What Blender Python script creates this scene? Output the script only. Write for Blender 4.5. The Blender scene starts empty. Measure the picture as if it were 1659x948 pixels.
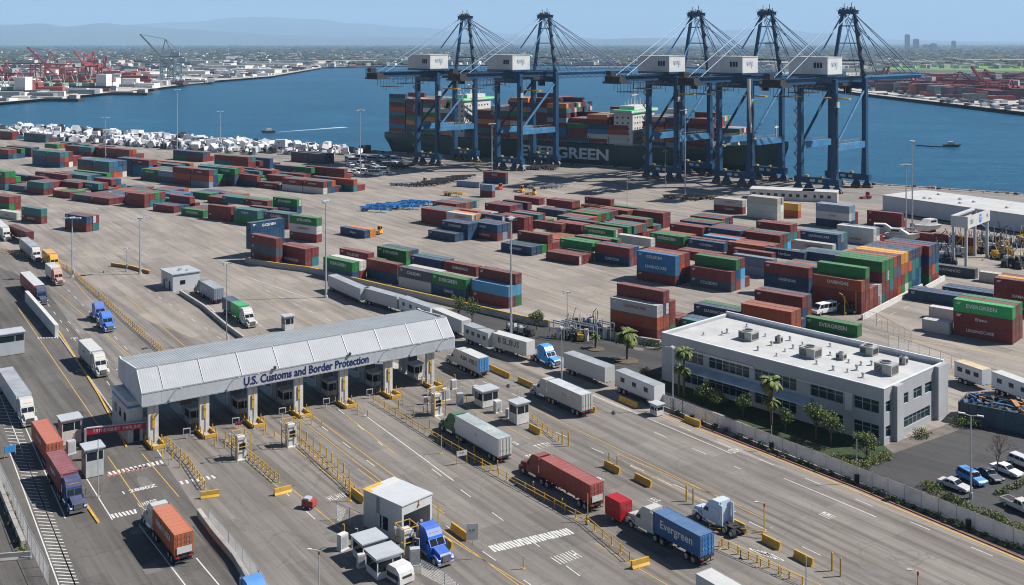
SUN_E, SKY_S, SKY_DUST, HAZE, HAZE_C, EXPO = 5., .05, .1, 4.4e-5, (.45,.67,.93), .78
import bpy, math, random
from mathutils import Vector, Matrix
R = random.Random(7)
rad = math.radians
sc = bpy.context.scene
COL = sc.collection
# ---------------------------------------------------------------- lens: a level camera with a shifted lens
F, CX, HZ, H = 1717., 829.5, 70., 66.
def g(u, v, z=0.):
    d = (H - z) * F / (v - HZ)
    return Vector(((u - CX) * d / F, d, z))
def hd(a): return Vector((math.cos(rad(a)), math.sin(rad(a)), 0))
LANE, YARD, QUAY = -55.5, -41., -31.
# ---------------------------------------------------------------- mesh builder
class MB:
    def __init__(s): s.v = []; s.f = []; s.m = []; s.cuts = []
    def add(s, vs, fs, m=0):
        n = len(s.v); s.cuts.append((n, len(s.f))); s.v += [tuple(p) for p in vs]
        s.f += [tuple(i + n for i in f) for f in fs]; s.m += [m] * len(fs); return s
    def bx(s, x0, x1, y0, y1, z0, z1, m=0):
        return s.add([(x0,y0,z0),(x1,y0,z0),(x1,y1,z0),(x0,y1,z0),(x0,y0,z1),(x1,y0,z1),(x1,y1,z1),(x0,y1,z1)],
              [(0,3,2,1),(4,5,6,7),(0,1,5,4),(1,2,6,5),(2,3,7,6),(3,0,4,7)], m)
    def box(s, c, d, m=0, rz=0., ry=0.):
        M = Matrix.Translation(c) @ Matrix.Rotation(rz, 4, 'Z') @ Matrix.Rotation(ry, 4, 'Y')
        x, y, z = d[0]/2, d[1]/2, d[2]/2
        P = [M @ Vector(p) for p in [(-x,-y,-z),(x,-y,-z),(x,y,-z),(-x,y,-z),(-x,-y,z),(x,-y,z),(x,y,z),(-x,y,z)]]
        return s.add(P, [(0,3,2,1),(4,5,6,7),(0,1,5,4),(1,2,6,5),(2,3,7,6),(3,0,4,7)], m)
    def bar(s, p, q, w, h=None, m=0):
        p, q = Vector(p), Vector(q); h = h or w; a = (q - p)
        if a.length < 1e-6: return s
        a = a.normalized(); up = Vector((0,0,1)) if abs(a.z) < .95 else Vector((1,0,0))
        r = a.cross(up).normalized(); t = r.cross(a)
        P = []
        for c in (p, q):
            for i, j in ((-1,-1),(1,-1),(1,1),(-1,1)): P.append(c + r*(i*w/2) + t*(j*h/2))
        return s.add(P, [(0,3,2,1),(4,5,6,7),(0,1,5,4),(1,2,6,5),(2,3,7,6),(3,0,4,7)], m)
    def tube(s, p, q, r0, r1=None, n=8, m=0):
        p, q = Vector(p), Vector(q); r1 = r0 if r1 is None else r1; a = (q - p).normalized()
        up = Vector((0,0,1)) if abs(a.z) < .95 else Vector((1,0,0)); x = a.cross(up).normalized(); y = a.cross(x)
        P = []
        for c, r in ((p, r0), (q, r1)):
            for i in range(n):
                t = 2*math.pi*i/n; P.append(c + x*(r*math.cos(t)) + y*(r*math.sin(t)))
        fs = [(i, (i+1) % n, n + (i+1) % n, n + i) for i in range(n)] + [tuple(range(n))[::-1], tuple(range(n, 2*n))]
        return s.add(P, fs, m)
    def prof(s, pr, y0, y1, m=0):          # outline in (x, z), pushed along y
        n = len(pr)
        P = [(x, y0, z) for x, z in pr] + [(x, y1, z) for x, z in pr]
        return s.add(P, [(i, (i+1) % n, n+(i+1) % n, n+i) for i in range(n)] + [tuple(range(n))[::-1], tuple(range(n, 2*n))], m)
    def prism(s, pl, z0, z1, m=0):
        n = len(pl)
        P = [(p[0], p[1], z0) for p in pl] + [(p[0], p[1], z1) for p in pl]
        return s.add(P, [(i, (i+1) % n, n+(i+1) % n, n+i) for i in range(n)] + [tuple(range(n))[::-1], tuple(range(n, 2*n))], m)
    def quad(s, a, b, c, d, m=0): return s.add([a, b, c, d], [(0,1,2,3)], m)
    def poly(s, pl, z, m=0): return s.add([(p[0], p[1], z) for p in pl], [tuple(range(len(pl)))], m)
    def mesh(s, name, mats):
        me = bpy.data.meshes.new(name); me.from_pydata(s.v, [], s.f)
        for m in (mats if isinstance(mats, (list, tuple)) else [mats]): me.materials.append(m)
        me.polygons.foreach_set('material_index', s.m); me.update()
        import bmesh
        b = bmesh.new(); b.from_mesh(me); bmesh.ops.recalc_face_normals(b, faces=b.faces); b.to_mesh(me); b.free()
        return me
    def each(s, name, mats, parent, k=1):
        """every k shapes become one part of their own"""
        C = s.cuts[::k] + [(len(s.v), len(s.f))]; out = []
        for (a, fa), (b, fb_) in zip(C, C[1:]):
            m2 = MB(); m2.v = s.v[a:b]; m2.f = [tuple(i-a for i in f) for f in s.f[fa:fb_]]; m2.m = s.m[fa:fb_]; out.append(m2.build(name, mats, parent))
        return out
    def build(s, name, mats, parent=None, loc=(0,0,0), rz=0., color=None):
        return mk(name, s.mesh(name, mats), parent, loc, rz, color)
def mk(name, me, parent=None, loc=(0,0,0), rz=0., color=None):
    o = bpy.data.objects.new(name, me); COL.objects.link(o)
    o.location = loc; o.rotation_euler = (0, 0, rz)
    if parent: o.parent = parent
    if color: o.color = (*color, 1)
    return o
def tag(o, label, cat, group=None):
    o['label'] = label; o['category'] = cat
    if group: o['group'] = group
    return o
def struct(o): o['kind'] = 'structure'; return o
def stuff(o, label=None, cat=None):
    o['kind'] = 'stuff'
    if label: o['label'] = label; o['category'] = cat
    return o
def thing(name, label, cat, loc=(0,0,0), rz=0., group=None):
    o = bpy.data.objects.new(name, None); COL.objects.link(o); o.empty_display_size = .3
    o.location = loc; o.rotation_euler = (0, 0, rz); return tag(o, label, cat, group)
KIDS = {}
def kids(o):
    return [c for c in o.children]
def dup(root, loc, rz, label, group=None, colors=None):
    def rec(o, par):
        c = o.copy(); COL.objects.link(c)
        if par: c.parent = par
        if colors and o.name.split('.')[0] in colors: c.color = (*colors[o.name.split('.')[0]], 1)
        for k in KID_CACHE.setdefault(o.name, list(o.children)): rec(k, c)
        return c
    r = rec(root, None); r.location = loc; r.rotation_euler = (0, 0, rz); r['label'] = label
    if group: r['group'] = group
    return r
KID_CACHE = {}
CACHE = {}
def cached(key, fn):
    if key not in CACHE: CACHE[key] = fn()
    return CACHE[key]
# ---------------------------------------------------------------- materials
def newmat(name):
    m = bpy.data.materials.new(name); m.use_nodes = True; nt = m.node_tree
    return m, nt, nt.nodes['Principled BSDF']
def N(nt, t, **kw):
    n = nt.nodes.new(t)
    for k, v in kw.items():
        if k in n.inputs.keys() if isinstance(k, str) else False: n.inputs[k].default_value = v
        else: setattr(n, k, v)
    return n
def mixc(nt, fac, a, b, mode='MIX'):
    n = nt.nodes.new('ShaderNodeMix'); n.data_type = 'RGBA'; n.blend_type = mode
    for i, x in ((0, fac), (6, a), (7, b)):
        if isinstance(x, (int, float)): n.inputs[i].default_value = x
        elif isinstance(x, tuple): n.inputs[i].default_value = (*x, 1) if len(x) == 3 else x
        else: nt.links.new(x, n.inputs[i])
    return n.outputs[2]
def ramp(nt, src, a, b, ca=(0,0,0), cb=(1,1,1)):
    r = nt.nodes.new('ShaderNodeValToRGB'); e = r.color_ramp.elements
    e[0].position = a; e[1].position = b; e[0].color = (*ca, 1); e[1].color = (*cb, 1)
    nt.links.new(src, r.inputs[0]); return r.outputs[0]
def noise(nt, scale, detail=4., vec=None, rough=.6):
    n = nt.nodes.new('ShaderNodeTexNoise'); n.inputs['Scale'].default_value = scale
    n.inputs['Detail'].default_value = detail; n.inputs['Roughness'].default_value = rough
    if vec is not None: nt.links.new(vec, n.inputs['Vector'])
    return n.outputs[0]
def coords(nt, scale=(1,1,1), rz=0., kind='Object'):
    t = nt.nodes.new('ShaderNodeTexCoord'); mp = nt.nodes.new('ShaderNodeMapping')
    mp.vector_type = 'TEXTURE' if False else 'POINT'
    # rotate first, then scale (two mappings, so that streaks follow a heading)
    nt.links.new(t.outputs[kind], mp.inputs[0]); mp.inputs['Rotation'].default_value = (0, 0, rz)
    m2 = nt.nodes.new('ShaderNodeMapping'); nt.links.new(mp.outputs[0], m2.inputs[0]); m2.inputs['Scale'].default_value = scale
    return m2.outputs[0]
def plain(name, col, rough=.6, metal=0., var=.18, scale=.6, dirt=None, bump=0., spec=.4):
    """a colour with uneven wear: two noises darken and lighten it, dirt adds stains"""
    m, nt, p = newmat(name); co = coords(nt)
    lo = tuple(c*(1-var) for c in col); hi = tuple(min(1, c*(1+var)) for c in col)
    c = ramp(nt, noise(nt, scale, 6, co), .3, .7, lo, hi)
    if dirt:
        c = mixc(nt, ramp(nt, noise(nt, scale*3.3, 5, co, .7), .52, .72, (0,0,0), (dirt[3],)*3), c, tuple(dirt[:3]))
    nt.links.new(c, p.inputs['Base Color'])
    p.inputs['Roughness'].default_value = rough; p.inputs['Metallic'].default_value = metal
    p.inputs['Specular IOR Level'].default_value = spec
    if bump:
        b = nt.nodes.new('ShaderNodeBump'); b.inputs['Strength'].default_value = bump; b.inputs['Distance'].default_value = .05
        nt.links.new(noise(nt, scale*8, 3, co), b.inputs['Height']); nt.links.new(b.outputs[0], p.inputs['Normal'])
    return m
def paint(name, attr=False, rough=.5, rust=.4, fade=.14):
    """paint whose colour belongs to the object (or to the face), with faded and rusty patches"""
    m, nt, p = newmat(name)
    if attr:
        a = nt.nodes.new('ShaderNodeAttribute'); a.attribute_name = 'paint'; c0 = a.outputs['Color']; rnd = None
        co = coords(nt)
    else:
        a = nt.nodes.new('ShaderNodeObjectInfo'); c0 = a.outputs['Color']
        t = nt.nodes.new('ShaderNodeTexCoord'); ad = nt.nodes.new('ShaderNodeVectorMath'); ad.operation = 'ADD'
        ml = nt.nodes.new('ShaderNodeMath'); ml.operation = 'MULTIPLY'; ml.inputs[1].default_value = 91.
        nt.links.new(a.outputs['Random'], ml.inputs[0]); nt.links.new(t.outputs['Object'], ad.inputs[0])
        nt.links.new(ml.outputs[0], ad.inputs[1]); co = ad.outputs[0]
    n1 = noise(nt, .35, 5, co); n2 = noise(nt, 1.7, 6, co, .7)
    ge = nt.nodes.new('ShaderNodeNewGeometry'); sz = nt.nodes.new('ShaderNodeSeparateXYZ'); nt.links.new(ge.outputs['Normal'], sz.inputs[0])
    up = ramp(nt, sz.outputs[2], .6, .9, (0,0,0), (1,1,1))                     # bleached, dusty roofs; also sunlit tops against shaded sides, put into the colour
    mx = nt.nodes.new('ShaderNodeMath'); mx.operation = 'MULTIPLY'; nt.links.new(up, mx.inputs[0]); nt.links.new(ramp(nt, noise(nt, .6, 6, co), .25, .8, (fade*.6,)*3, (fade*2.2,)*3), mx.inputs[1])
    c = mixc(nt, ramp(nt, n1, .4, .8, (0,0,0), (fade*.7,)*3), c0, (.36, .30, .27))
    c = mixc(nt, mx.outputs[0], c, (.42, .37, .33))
    c = mixc(nt, ramp(nt, n2, .6, .74, (0,0,0), (rust,)*3), c, (.13, .06, .035))
    nt.links.new(c, p.inputs['Base Color']); p.inputs['Roughness'].default_value = rough
    p.inputs['Specular IOR Level'].default_value = .35
    return m
def glass(name, col, rough=.04):
    m, nt, p = newmat(name); p.inputs['Base Color'].default_value = (*col, 1); p.inputs['Roughness'].default_value = rough
    p.inputs['Specular IOR Level'].default_value = .3; return m
M = {}
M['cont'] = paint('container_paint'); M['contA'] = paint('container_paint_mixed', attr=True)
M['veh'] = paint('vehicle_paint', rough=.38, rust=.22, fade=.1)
M['steel'] = plain('galvanised_steel', (.36,.38,.40), .5, .3, .15, 2.)
M['rod'] = plain('door_rod_steel', (.35,.33,.31), .5, .4)
M['dark'] = plain('dark_underbody', (.03,.03,.033), .7)
M['tyre'] = plain('tyre_rubber', (.022,.022,.024), .85)
M['rim'] = plain('wheel_rim', (.5,.5,.5), .35, .6)
M['chrome'] = plain('chrome', (.65,.65,.66), .2, .9, .05)
M['glass'] = glass('dark_glass', (.012,.018,.024))
M['bglass'] = glass('window_glass', (.012,.035,.042), .05); M['bglass'].node_tree.nodes['Principled BSDF'].inputs['Specular IOR Level'].default_value = .18
M['lamp'] = plain('headlamp_glass', (.75,.75,.72), .15, 0, .05)
M['red'] = plain('red_lens', (.45,.02,.02), .3)
M['white'] = plain('white_paint', (.5,.5,.48), .5, 0, .08, .5, (.35,.31,.27,.45))
M['offwhite'] = plain('weathered_white', (.52,.51,.49), .6, 0, .14, .4, (.3,.26,.22,.5))
M['letter'] = plain('white_lettering', (.62,.62,.6), .6, 0, .08)
M['redletter'] = plain('red_lettering', (.42,.05,.05), .6)
M['darkletter'] = plain('dark_lettering', (.03,.035,.05), .6)
M['yellow'] = plain('safety_yellow', (.50,.30,.045), .55, 0, .2, 1.2, (.2,.14,.08,.6))
M['concrete'] = plain('barrier_concrete', (.34,.325,.3), .85, 0, .15, .5, (.2,.18,.16,.5))
M['greybox'] = plain('grey_cladding', (.36,.38,.40), .6, 0, .1, .4)
M['rail'] = plain('rust_rail', (.25,.16,.1), .7)
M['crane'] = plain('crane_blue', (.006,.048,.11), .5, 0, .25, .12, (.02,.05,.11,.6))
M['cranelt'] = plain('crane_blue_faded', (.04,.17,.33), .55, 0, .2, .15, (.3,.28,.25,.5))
M['cable'] = plain('stay_steel', (.13,.19,.28), .5, .3)
M['chain'] = plain('chainlink_wire', (.38,.39,.4), .5, .4)
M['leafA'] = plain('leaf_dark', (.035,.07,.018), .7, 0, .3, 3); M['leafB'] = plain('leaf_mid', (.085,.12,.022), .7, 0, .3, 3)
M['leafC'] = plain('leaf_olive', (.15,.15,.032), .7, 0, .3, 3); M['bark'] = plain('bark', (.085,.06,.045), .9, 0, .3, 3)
M['black'] = plain('black_iron', (.012,.013,.015), .6)
M['orange'] = plain('machine_orange', (.6,.22,.03), .5, 0, .2)
M['bluem'] = plain('machine_blue', (.03,.2,.48), .5, 0, .2)
PAL = dict(r=(.145,.019,.017), d=(.10,.014,.02), o=(.27,.055,.016), O=(.5,.16,.03), y=(.58,.3,.03), b=(.005,.042,.10), B=(.006,.11,.25),
           l=(.06,.27,.45), g=(.006,.14,.034), t=(.016,.12,.13), w=(.46,.45,.42), s=(.17,.23,.3), k=(.045,.055,.075), G=(.014,.31,.09))
CN = dict(r='dark red', d='maroon', o='rust orange', O='bright orange', y='yellow', b='navy blue', B='blue', l='light blue', g='green', t='dark teal',
          w='white', s='grey-blue', k='charcoal', G='bright green')
# ---------------------------------------------------------------- lettering
def text_mesh(s, size, mat, ext=.012, off=.012, bold=True):
    def fn():
        cu = bpy.data.curves.new('lettering', 'FONT'); cu.body = s; cu.size = size; cu.align_x = 'CENTER'; cu.align_y = 'CENTER'
        cu.extrude = ext; cu.offset = off*size if bold else 0; cu.resolution_u = 3
        ob = bpy.data.objects.new('lettering', cu); COL.objects.link(ob); dg = bpy.context.evaluated_depsgraph_get()
        me = bpy.data.meshes.new_from_object(ob.evaluated_get(dg)); bpy.data.objects.remove(ob)
        me.transform(Matrix(((1,0,0,0),(0,0,-1,0),(0,1,0,0),(0,0,0,1)))); me.materials.clear(); me.materials.append(mat); return me
    return cached(('txt', s, size, mat.name), fn)
def scribble(n, cw, ch, seed, mb=None, m=0, t=.012):
    """unreadable lettering: strokes like letters in the XZ plane, facing -Y"""
    mb = mb or MB(); r = random.Random(seed); x = -n*cw/2; w = cw*.16
    for i in range(n):
        if r.random() < .1 and 0 < i < n-1: x += cw; continue
        x0, x1 = x + cw*.1, x + cw*.82
        k = r.choice('HEOLNTA')
        def b(a0, a1, z0, z1): mb.bx(a0, a1, -t, 0, z0, z1, m)
        if k in 'HEOLNA': b(x0, x0+w, -ch/2, ch/2)
        if k in 'HONA': b(x1-w, x1, -ch/2, ch/2)
        if k in 'EOTA': b(x0+w if k != 'T' else x0, x1-(w if k in 'OA' else 0), ch/2-ch*.16, ch/2)
        if k in 'EOL': b(x0+w, x1-(w if k == 'O' else 0), -ch/2, -ch/2+ch*.16)
        if k in 'HEA': b(x0+w, x1-(w if k != 'E' else cw*.1), -ch*.08, ch*.08)
        if k == 'T': b((x0+x1-w)/2, (x0+x1+w)/2, -ch/2, ch/2-ch*.16)
        if k == 'N': mb.bar((x0+w/2, -t/2, ch/2-.01), (x1-w/2, -t/2, -ch/2+.01), w*.9, t*.9, m)
        x += cw
    return mb
# ================================================================ THE SETTING
q, bq = hd(QUAY), hd(QUAY + 90)
Q0 = Vector((-31.6, 612.6, 0)) + bq*4.                 # a point of the quay edge
def quay(s, t=0., z=0.): p = Q0 + q*s + bq*t; return Vector((p.x, p.y, z))
# terminal ground: one slab with the quay wall as its edge
def ground_mat(name, base, streak_rz, dark=.55, tracks=0.):
    m, nt, p = newmat(name)
    co = coords(nt); st0 = coords(nt, (.5, 3., 1), -rad(streak_rz)); st = coords(nt, (.022, .55, 1), -rad(streak_rz)); st2 = coords(nt, (.06, 1.9, 1), -rad(streak_rz))
    c = ramp(nt, noise(nt, .03, 7, co, .65), .3, .72, tuple(x*.8 for x in base), tuple(x*1.14 for x in base))
    c = mixc(nt, ramp(nt, noise(nt, 1., 4, st), .44, .68, (0,0,0), (.72,)*3), c, tuple(x*dark for x in base))       # tyre-darkened lanes
    c = mixc(nt, ramp(nt, noise(nt, 1., 5, st2), .54, .72, (0,0,0), (.62,)*3), c, tuple(x*.5 for x in base))
    c = mixc(nt, ramp(nt, noise(nt, .11, 6, co, .75), .58, .72, (0,0,0), (.45,)*3), c, tuple(x*.55 for x in base))  # oil stains
    c = mixc(nt, ramp(nt, noise(nt, .5, 7, co, .8), .56, .7, (0,0,0), (.3,)*3), c, tuple(min(1, x*1.35) for x in base))
    # paired wheel paths along each lane
    wv = nt.nodes.new('ShaderNodeTexWave'); wv.wave_type = 'BANDS'; wv.bands_direction = 'Y'; wv.inputs['Scale'].default_value = .17; wv.inputs['Distortion'].default_value = 5.; wv.inputs['Detail'].default_value = 3; wv.inputs['Detail Scale'].default_value = .06
    nt.links.new(coords(nt, (1,1,1), -rad(streak_rz)), wv.inputs['Vector'])
    mlt = nt.nodes.new('ShaderNodeMath'); mlt.operation = 'MULTIPLY'; nt.links.new(ramp(nt, wv.outputs['Fac'], .4, .9, (0,0,0), (tracks,)*3), mlt.inputs[0]); nt.links.new(ramp(nt, noise(nt, .03, 5, st0), .46, .62, (0,0,0), (1,1,1)), mlt.inputs[1])
    c = mixc(nt, mlt.outputs[0], c, tuple(x*f for x, f in zip(base, (.52,.48,.45))))
    # cast slabs of slightly different age, joints filled dark
    bt_ = nt.nodes.new('ShaderNodeTexBrick'); nt.links.new(coords(nt, (1,1,1), -rad(streak_rz)), bt_.inputs['Vector']); bt_.inputs['Scale'].default_value = 1.
    bt_.inputs['Brick Width'].default_value = 11.; bt_.inputs['Row Height'].default_value = 3.7; bt_.inputs['Mortar Size'].default_value = .035; bt_.inputs['Color1'].default_value = (.78,.78,.79,1); bt_.inputs['Color2'].default_value = (1.16,1.15,1.13,1); bt_.inputs['Mortar'].default_value = (.5,.48,.46,1)
    c = mixc(nt, .62, c, bt_.outputs['Color'], 'MULTIPLY')
    # cracks and slab joints
    vo = nt.nodes.new('ShaderNodeTexVoronoi'); vo.feature = 'DISTANCE_TO_EDGE'; vo.inputs['Scale'].default_value = .11
    ds = nt.nodes.new('ShaderNodeVectorMath'); ds.operation = 'ADD'
    nz = nt.nodes.new('ShaderNodeTexNoise'); nz.inputs['Scale'].default_value = .2; nz.inputs['Detail'].default_value = 5
    sv = nt.nodes.new('ShaderNodeVectorMath'); sv.operation = 'SCALE'; sv.inputs['Scale'].default_value = 4.
    nt.links.new(co, nz.inputs['Vector']); nt.links.new(nz.outputs['Color'], sv.inputs[0]); nt.links.new(co, ds.inputs[0]); nt.links.new(sv.outputs[0], ds.inputs[1])
    nt.links.new(ds.outputs[0], vo.inputs['Vector'])
    c = mixc(nt, ramp(nt, vo.outputs['Distance'], .002, .009, (.4,)*3, (0,0,0)), c, tuple(x*.4 for x in base))
    nt.links.new(c, p.inputs['Base Color']); p.inputs['Roughness'].default_value = .85; p.inputs['Specular IOR Level'].default_value = .25
    bp = nt.nodes.new('ShaderNodeBump'); bp.inputs['Strength'].default_value = .25; bp.inputs['Distance'].default_value = .05
    nt.links.new(noise(nt, 3., 5, co), bp.inputs['Height']); nt.links.new(bp.outputs[0], p.inputs['Normal'])
    return m
M['yard'] = ground_mat('yard_concrete', (.262,.232,.202), LANE)
M['road'] = ground_mat('lane_asphalt', (.198,.180,.161), LANE, .48, .85)
M['lot'] = ground_mat('parking_asphalt', (.06,.059,.059), YARD, .7)
M['apron'] = ground_mat('quay_apron', (.22,.203,.185), QUAY)
edge = [quay(s) for s in (-900, -560, -430, -330, -200, -60, 60, 170, 300, 420)]
shape = [Vector((p.x, p.y, 0)) for p in edge] + [Vector((600, 20, 0)), Vector((600, -120, 0)), Vector((-900, -120, 0)), Vector((-1000, 1080, 0))]
gm = MB(); gm.prism(shape, -4.2, 0)
struct(gm.build('terminal_ground', M['yard']))
def sheet(name, px, z, mat):
    return struct(MB().poly([g(*p) for p in px], z).build(name, mat))
sheet('gate_road', [(-260,420),(-40,398),(60,412),(130,448),(240,520),(345,560),(560,520),(700,525),(800,575),(1000,660),(1090,690),(1390,808),(1900,1010),(1700,1400),(-200,1400),(-700,700)], .004, M['road'])
M['oldroad'] = ground_mat('worn_dark_asphalt', (.116,.108,.099), LANE, .55, .6)
sheet('old_lane_asphalt', [(-300,430),(-20,425),(70,462),(118,530),(196,640),(262,742),(335,850),(430,985),(480,1400),(-800,1400),(-700,800)], .008, M['oldroad'])
pm_ = MB(); pr_ = random.Random(55); pc_ = []
for i in range(120):
    u, v = pr_.uniform(120,1500), pr_.uniform(560,940)
    if v < 500+.42*(u-1090)+175 - 0 and u > 1090: continue
    if u < 750 and v < 740-.16*u: continue
    c0 = g(u, v)
    if any((c0-o).length < 11 for o in pc_): continue
    pc_.append(c0); a, b_ = hd(LANE), hd(LANE+90); L, W = pr_.uniform(1.5,9), pr_.uniform(.6,2.4); n = 10
    pm_.poly([c0+a*(L*math.cos(6.283*k/n)*pr_.uniform(.85,1.1)*.5)+b_*(W*math.sin(6.283*k/n)*pr_.uniform(.85,1.1)*.5) if i % 3 else c0+a*((L/2)*(1,1,-1,-1)[min(3,k)])+b_*((W/2)*(-1,1,1,-1)[min(3,k)]) for k in range(n if i % 3 else 4)], .0105)
struct(pm_.build('asphalt_patches', plain('repair_patch', (.135,.125,.115), .9, 0, .22, .7, (.17,.155,.14,.6))))
sheet('parking_lot', [(1352,765),(1420,735),(1548,690),(1700,640),(2000,760),(2000,1030)], .012, M['lot'])
sheet('palm_court', [(690,498),(790,506),(905,532),(1090,572),(1062,632),(1000,606),(900,575),(760,534)], .008, M['lot'])
ap = MB(); ap.poly([quay(-330, -6), quay(330, -6), quay(330, -62), quay(-330, -62)], .004)
struct(ap.build('quay_apron', M['apron']))
struct(MB().prism([quay(-900, -1.1), quay(420, -1.1), quay(420, -.02), quay(-900, -.02)], .004, .35).build('quay_coping', M['concrete']))
rl = MB()
for t in (-7, -35):
    for dt in (-.75, .75): a, c = quay(-300, t+dt, .03), quay(300, t+dt, .03); rl.bar(a, c, .14, .05)
struct(rl.build('crane_rails', M['rail']))
# water
wm, nt, p = newmat('harbour_water')
co = coords(nt); cs = coords(nt, (.35, 1, 1), -rad(QUAY))
c = ramp(nt, noise(nt, .004, 5, co), .35, .7, (.004,.060,.118), (.008,.088,.158))
c = mixc(nt, ramp(nt, noise(nt, .02, 4, cs), .55, .75, (0,0,0), (.5,)*3), c, (.012,.112,.185))
c = mixc(nt, ramp(nt, noise(nt, .05, 5, coords(nt, (.25,1,1), -rad(-8))), .44, .62, (0,0,0), (.6,)*3), c, (.004,.045,.095))
c = mixc(nt, ramp(nt, noise(nt, .25, 3, coords(nt, (.3,1,1), -rad(-8))), .56, .66, (0,0,0), (.5,)*3), c, (.03,.13,.2))
nt.links.new(c, p.inputs['Base Color']); p.inputs['Roughness'].default_value = .32; p.inputs['IOR'].default_value = 1.33; p.inputs['Specular IOR Level'].default_value = .2
bp = nt.nodes.new('ShaderNodeBump'); bp.inputs['Strength'].default_value = .8; bp.inputs['Distance'].default_value = .8
ad = nt.nodes.new('ShaderNodeMath'); ad.operation = 'ADD'
nt.links.new(noise(nt, .12, 6, cs, .65), ad.inputs[0]); nt.links.new(noise(nt, .9, 3, cs), ad.inputs[1])
nt.links.new(ad.outputs[0], bp.inputs['Height']); nt.links.new(bp.outputs[0], p.inputs['Normal'])
struct(MB().poly([(-6000,-300),(6000,-300),(9000,9000),(-9000,9000)], -3.).build('harbour_water', wm))
# far land
M['farland'] = plain('far_ground', (.06,.068,.05), .95, 0, .5, .004, (.2,.18,.15,.6))
M['farport'] = plain('far_port_paving', (.36,.34,.31), .9, 0, .2, .01)
SH = [(-600,215),(-120,178),(0,168),(60,163),(135,156),(180,150),(240,146),(310,139),(345,136),(345,131),(400,129),(440,125),(520,111),(600,109),(700,107.5),(860,106.5),(1030,107.5),(1130,111),(1240,119),(1290,140),(1420,156),(1540,170),(1659,184),(1900,215),(2300,270)]
far = [g(u, v, -3) for u, v in SH]
def shore_y(u):
    for (a, va), (b, vb) in zip(SH, SH[1:]):
        if a <= u <= b and b > a: return va + (vb-va)*(u-a)/(b-a)
    return 110
fl = MB(); fl.prism([(p.x, p.y) for p in far] + [(54000, 400), (54000, 56000), (-54000, 56000), (-54000, 2000)], -4., 0.6)
struct(fl.build('far_shore_land', M['farland']))
def wpts(px, z=0.): return [g(u, v, z) for u, v in px]
fp = MB()
fp.poly(wpts([(-120,175),(0,166),(135,154),(240,144.5),(345,131),(440,123.5),(520,110),(520,104),(300,112),(0,118),(-200,125)], .6), .7)
fp.poly(wpts([(1292,138),(1420,154),(1659,181.5),(2000,225),(2200,200),(1659,122),(1420,118),(1240,116)], .6), .7)
struct(fp.build('far_port_paving', M['farport']))
struct(MB().poly(wpts([(1430,112),(1700,116),(1900,110),(1700,103),(1450,105)], .7), .8).build('far_green_field', plain('far_grass', (.10,.2,.045), .9, 0, .3, .01)))
# hills
def hills(name, D, prof, depth, seed, col):
    r = random.Random(seed); mb = MB(); us = list(range(-500, 2201, 9)); rows = 9
    ph = [(r.uniform(.01,.09), r.uniform(0,6.3), r.uniform(.3,1)) for _ in range(9)]
    def top(u):
        for (a, va), (b, vb) in zip(prof, prof[1:]):
            if a <= u <= b: t = (u-a)/(b-a); t = t*t*(3-2*t); return va + (vb-va)*t
        return prof[-1][1]
    V = []
    for j in range(rows):
        t = j/(rows-1); y = D - depth + depth*1.6*t; prf = math.sin(min(1, t*1.6)*math.pi/2) if t < .625 else max(0, 1-(t-.625)*1.4)
        for u in us:
            hgt = (HZ - top(u))*D/F + H
            bum = sum(a*math.sin(u*k + p + j*1.7) for k, p, a in ph)/9
            V.append(((u-CX)*D/F*(y/D), y, max(-2, hgt*prf*(1 + bum*.35*(1-prf*.75)))))
    n = len(us)
    mb.add(V, [(j*n+i, j*n+i+1, (j+1)*n+i+1, (j+1)*n+i) for j in range(rows-1) for i in range(n-1)])
    o = struct(mb.build(name, col))
    for pl in o.data.polygons: pl.use_smooth = True
M['hill'] = plain('dry_hill', (.07,.08,.055), .95, 0, .35, .0008)
hills('far_hills', 44000, [(-500,30),(-100,36),(150,44),(280,36),(430,27),(500,31),(580,38),(660,44),(760,50),(860,57),(1000,63),(1120,61),(1180,49),(1250,45),(1330,54),(1420,64),(1600,67),(2200,66)], 9000, 3, M['hill'])
hills('near_hills', 31000, [(-500,46),(-200,44),(0,42),(65,38),(110,43),(160,38),(215,42),(300,47),(380,52),(480,58),(560,61),(640,60),(720,63),(900,61),(960,64),(1040,62),(1120,61),(1250,64),(1400,70),(2200,72)], 7000, 8, M['hill'])
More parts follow.
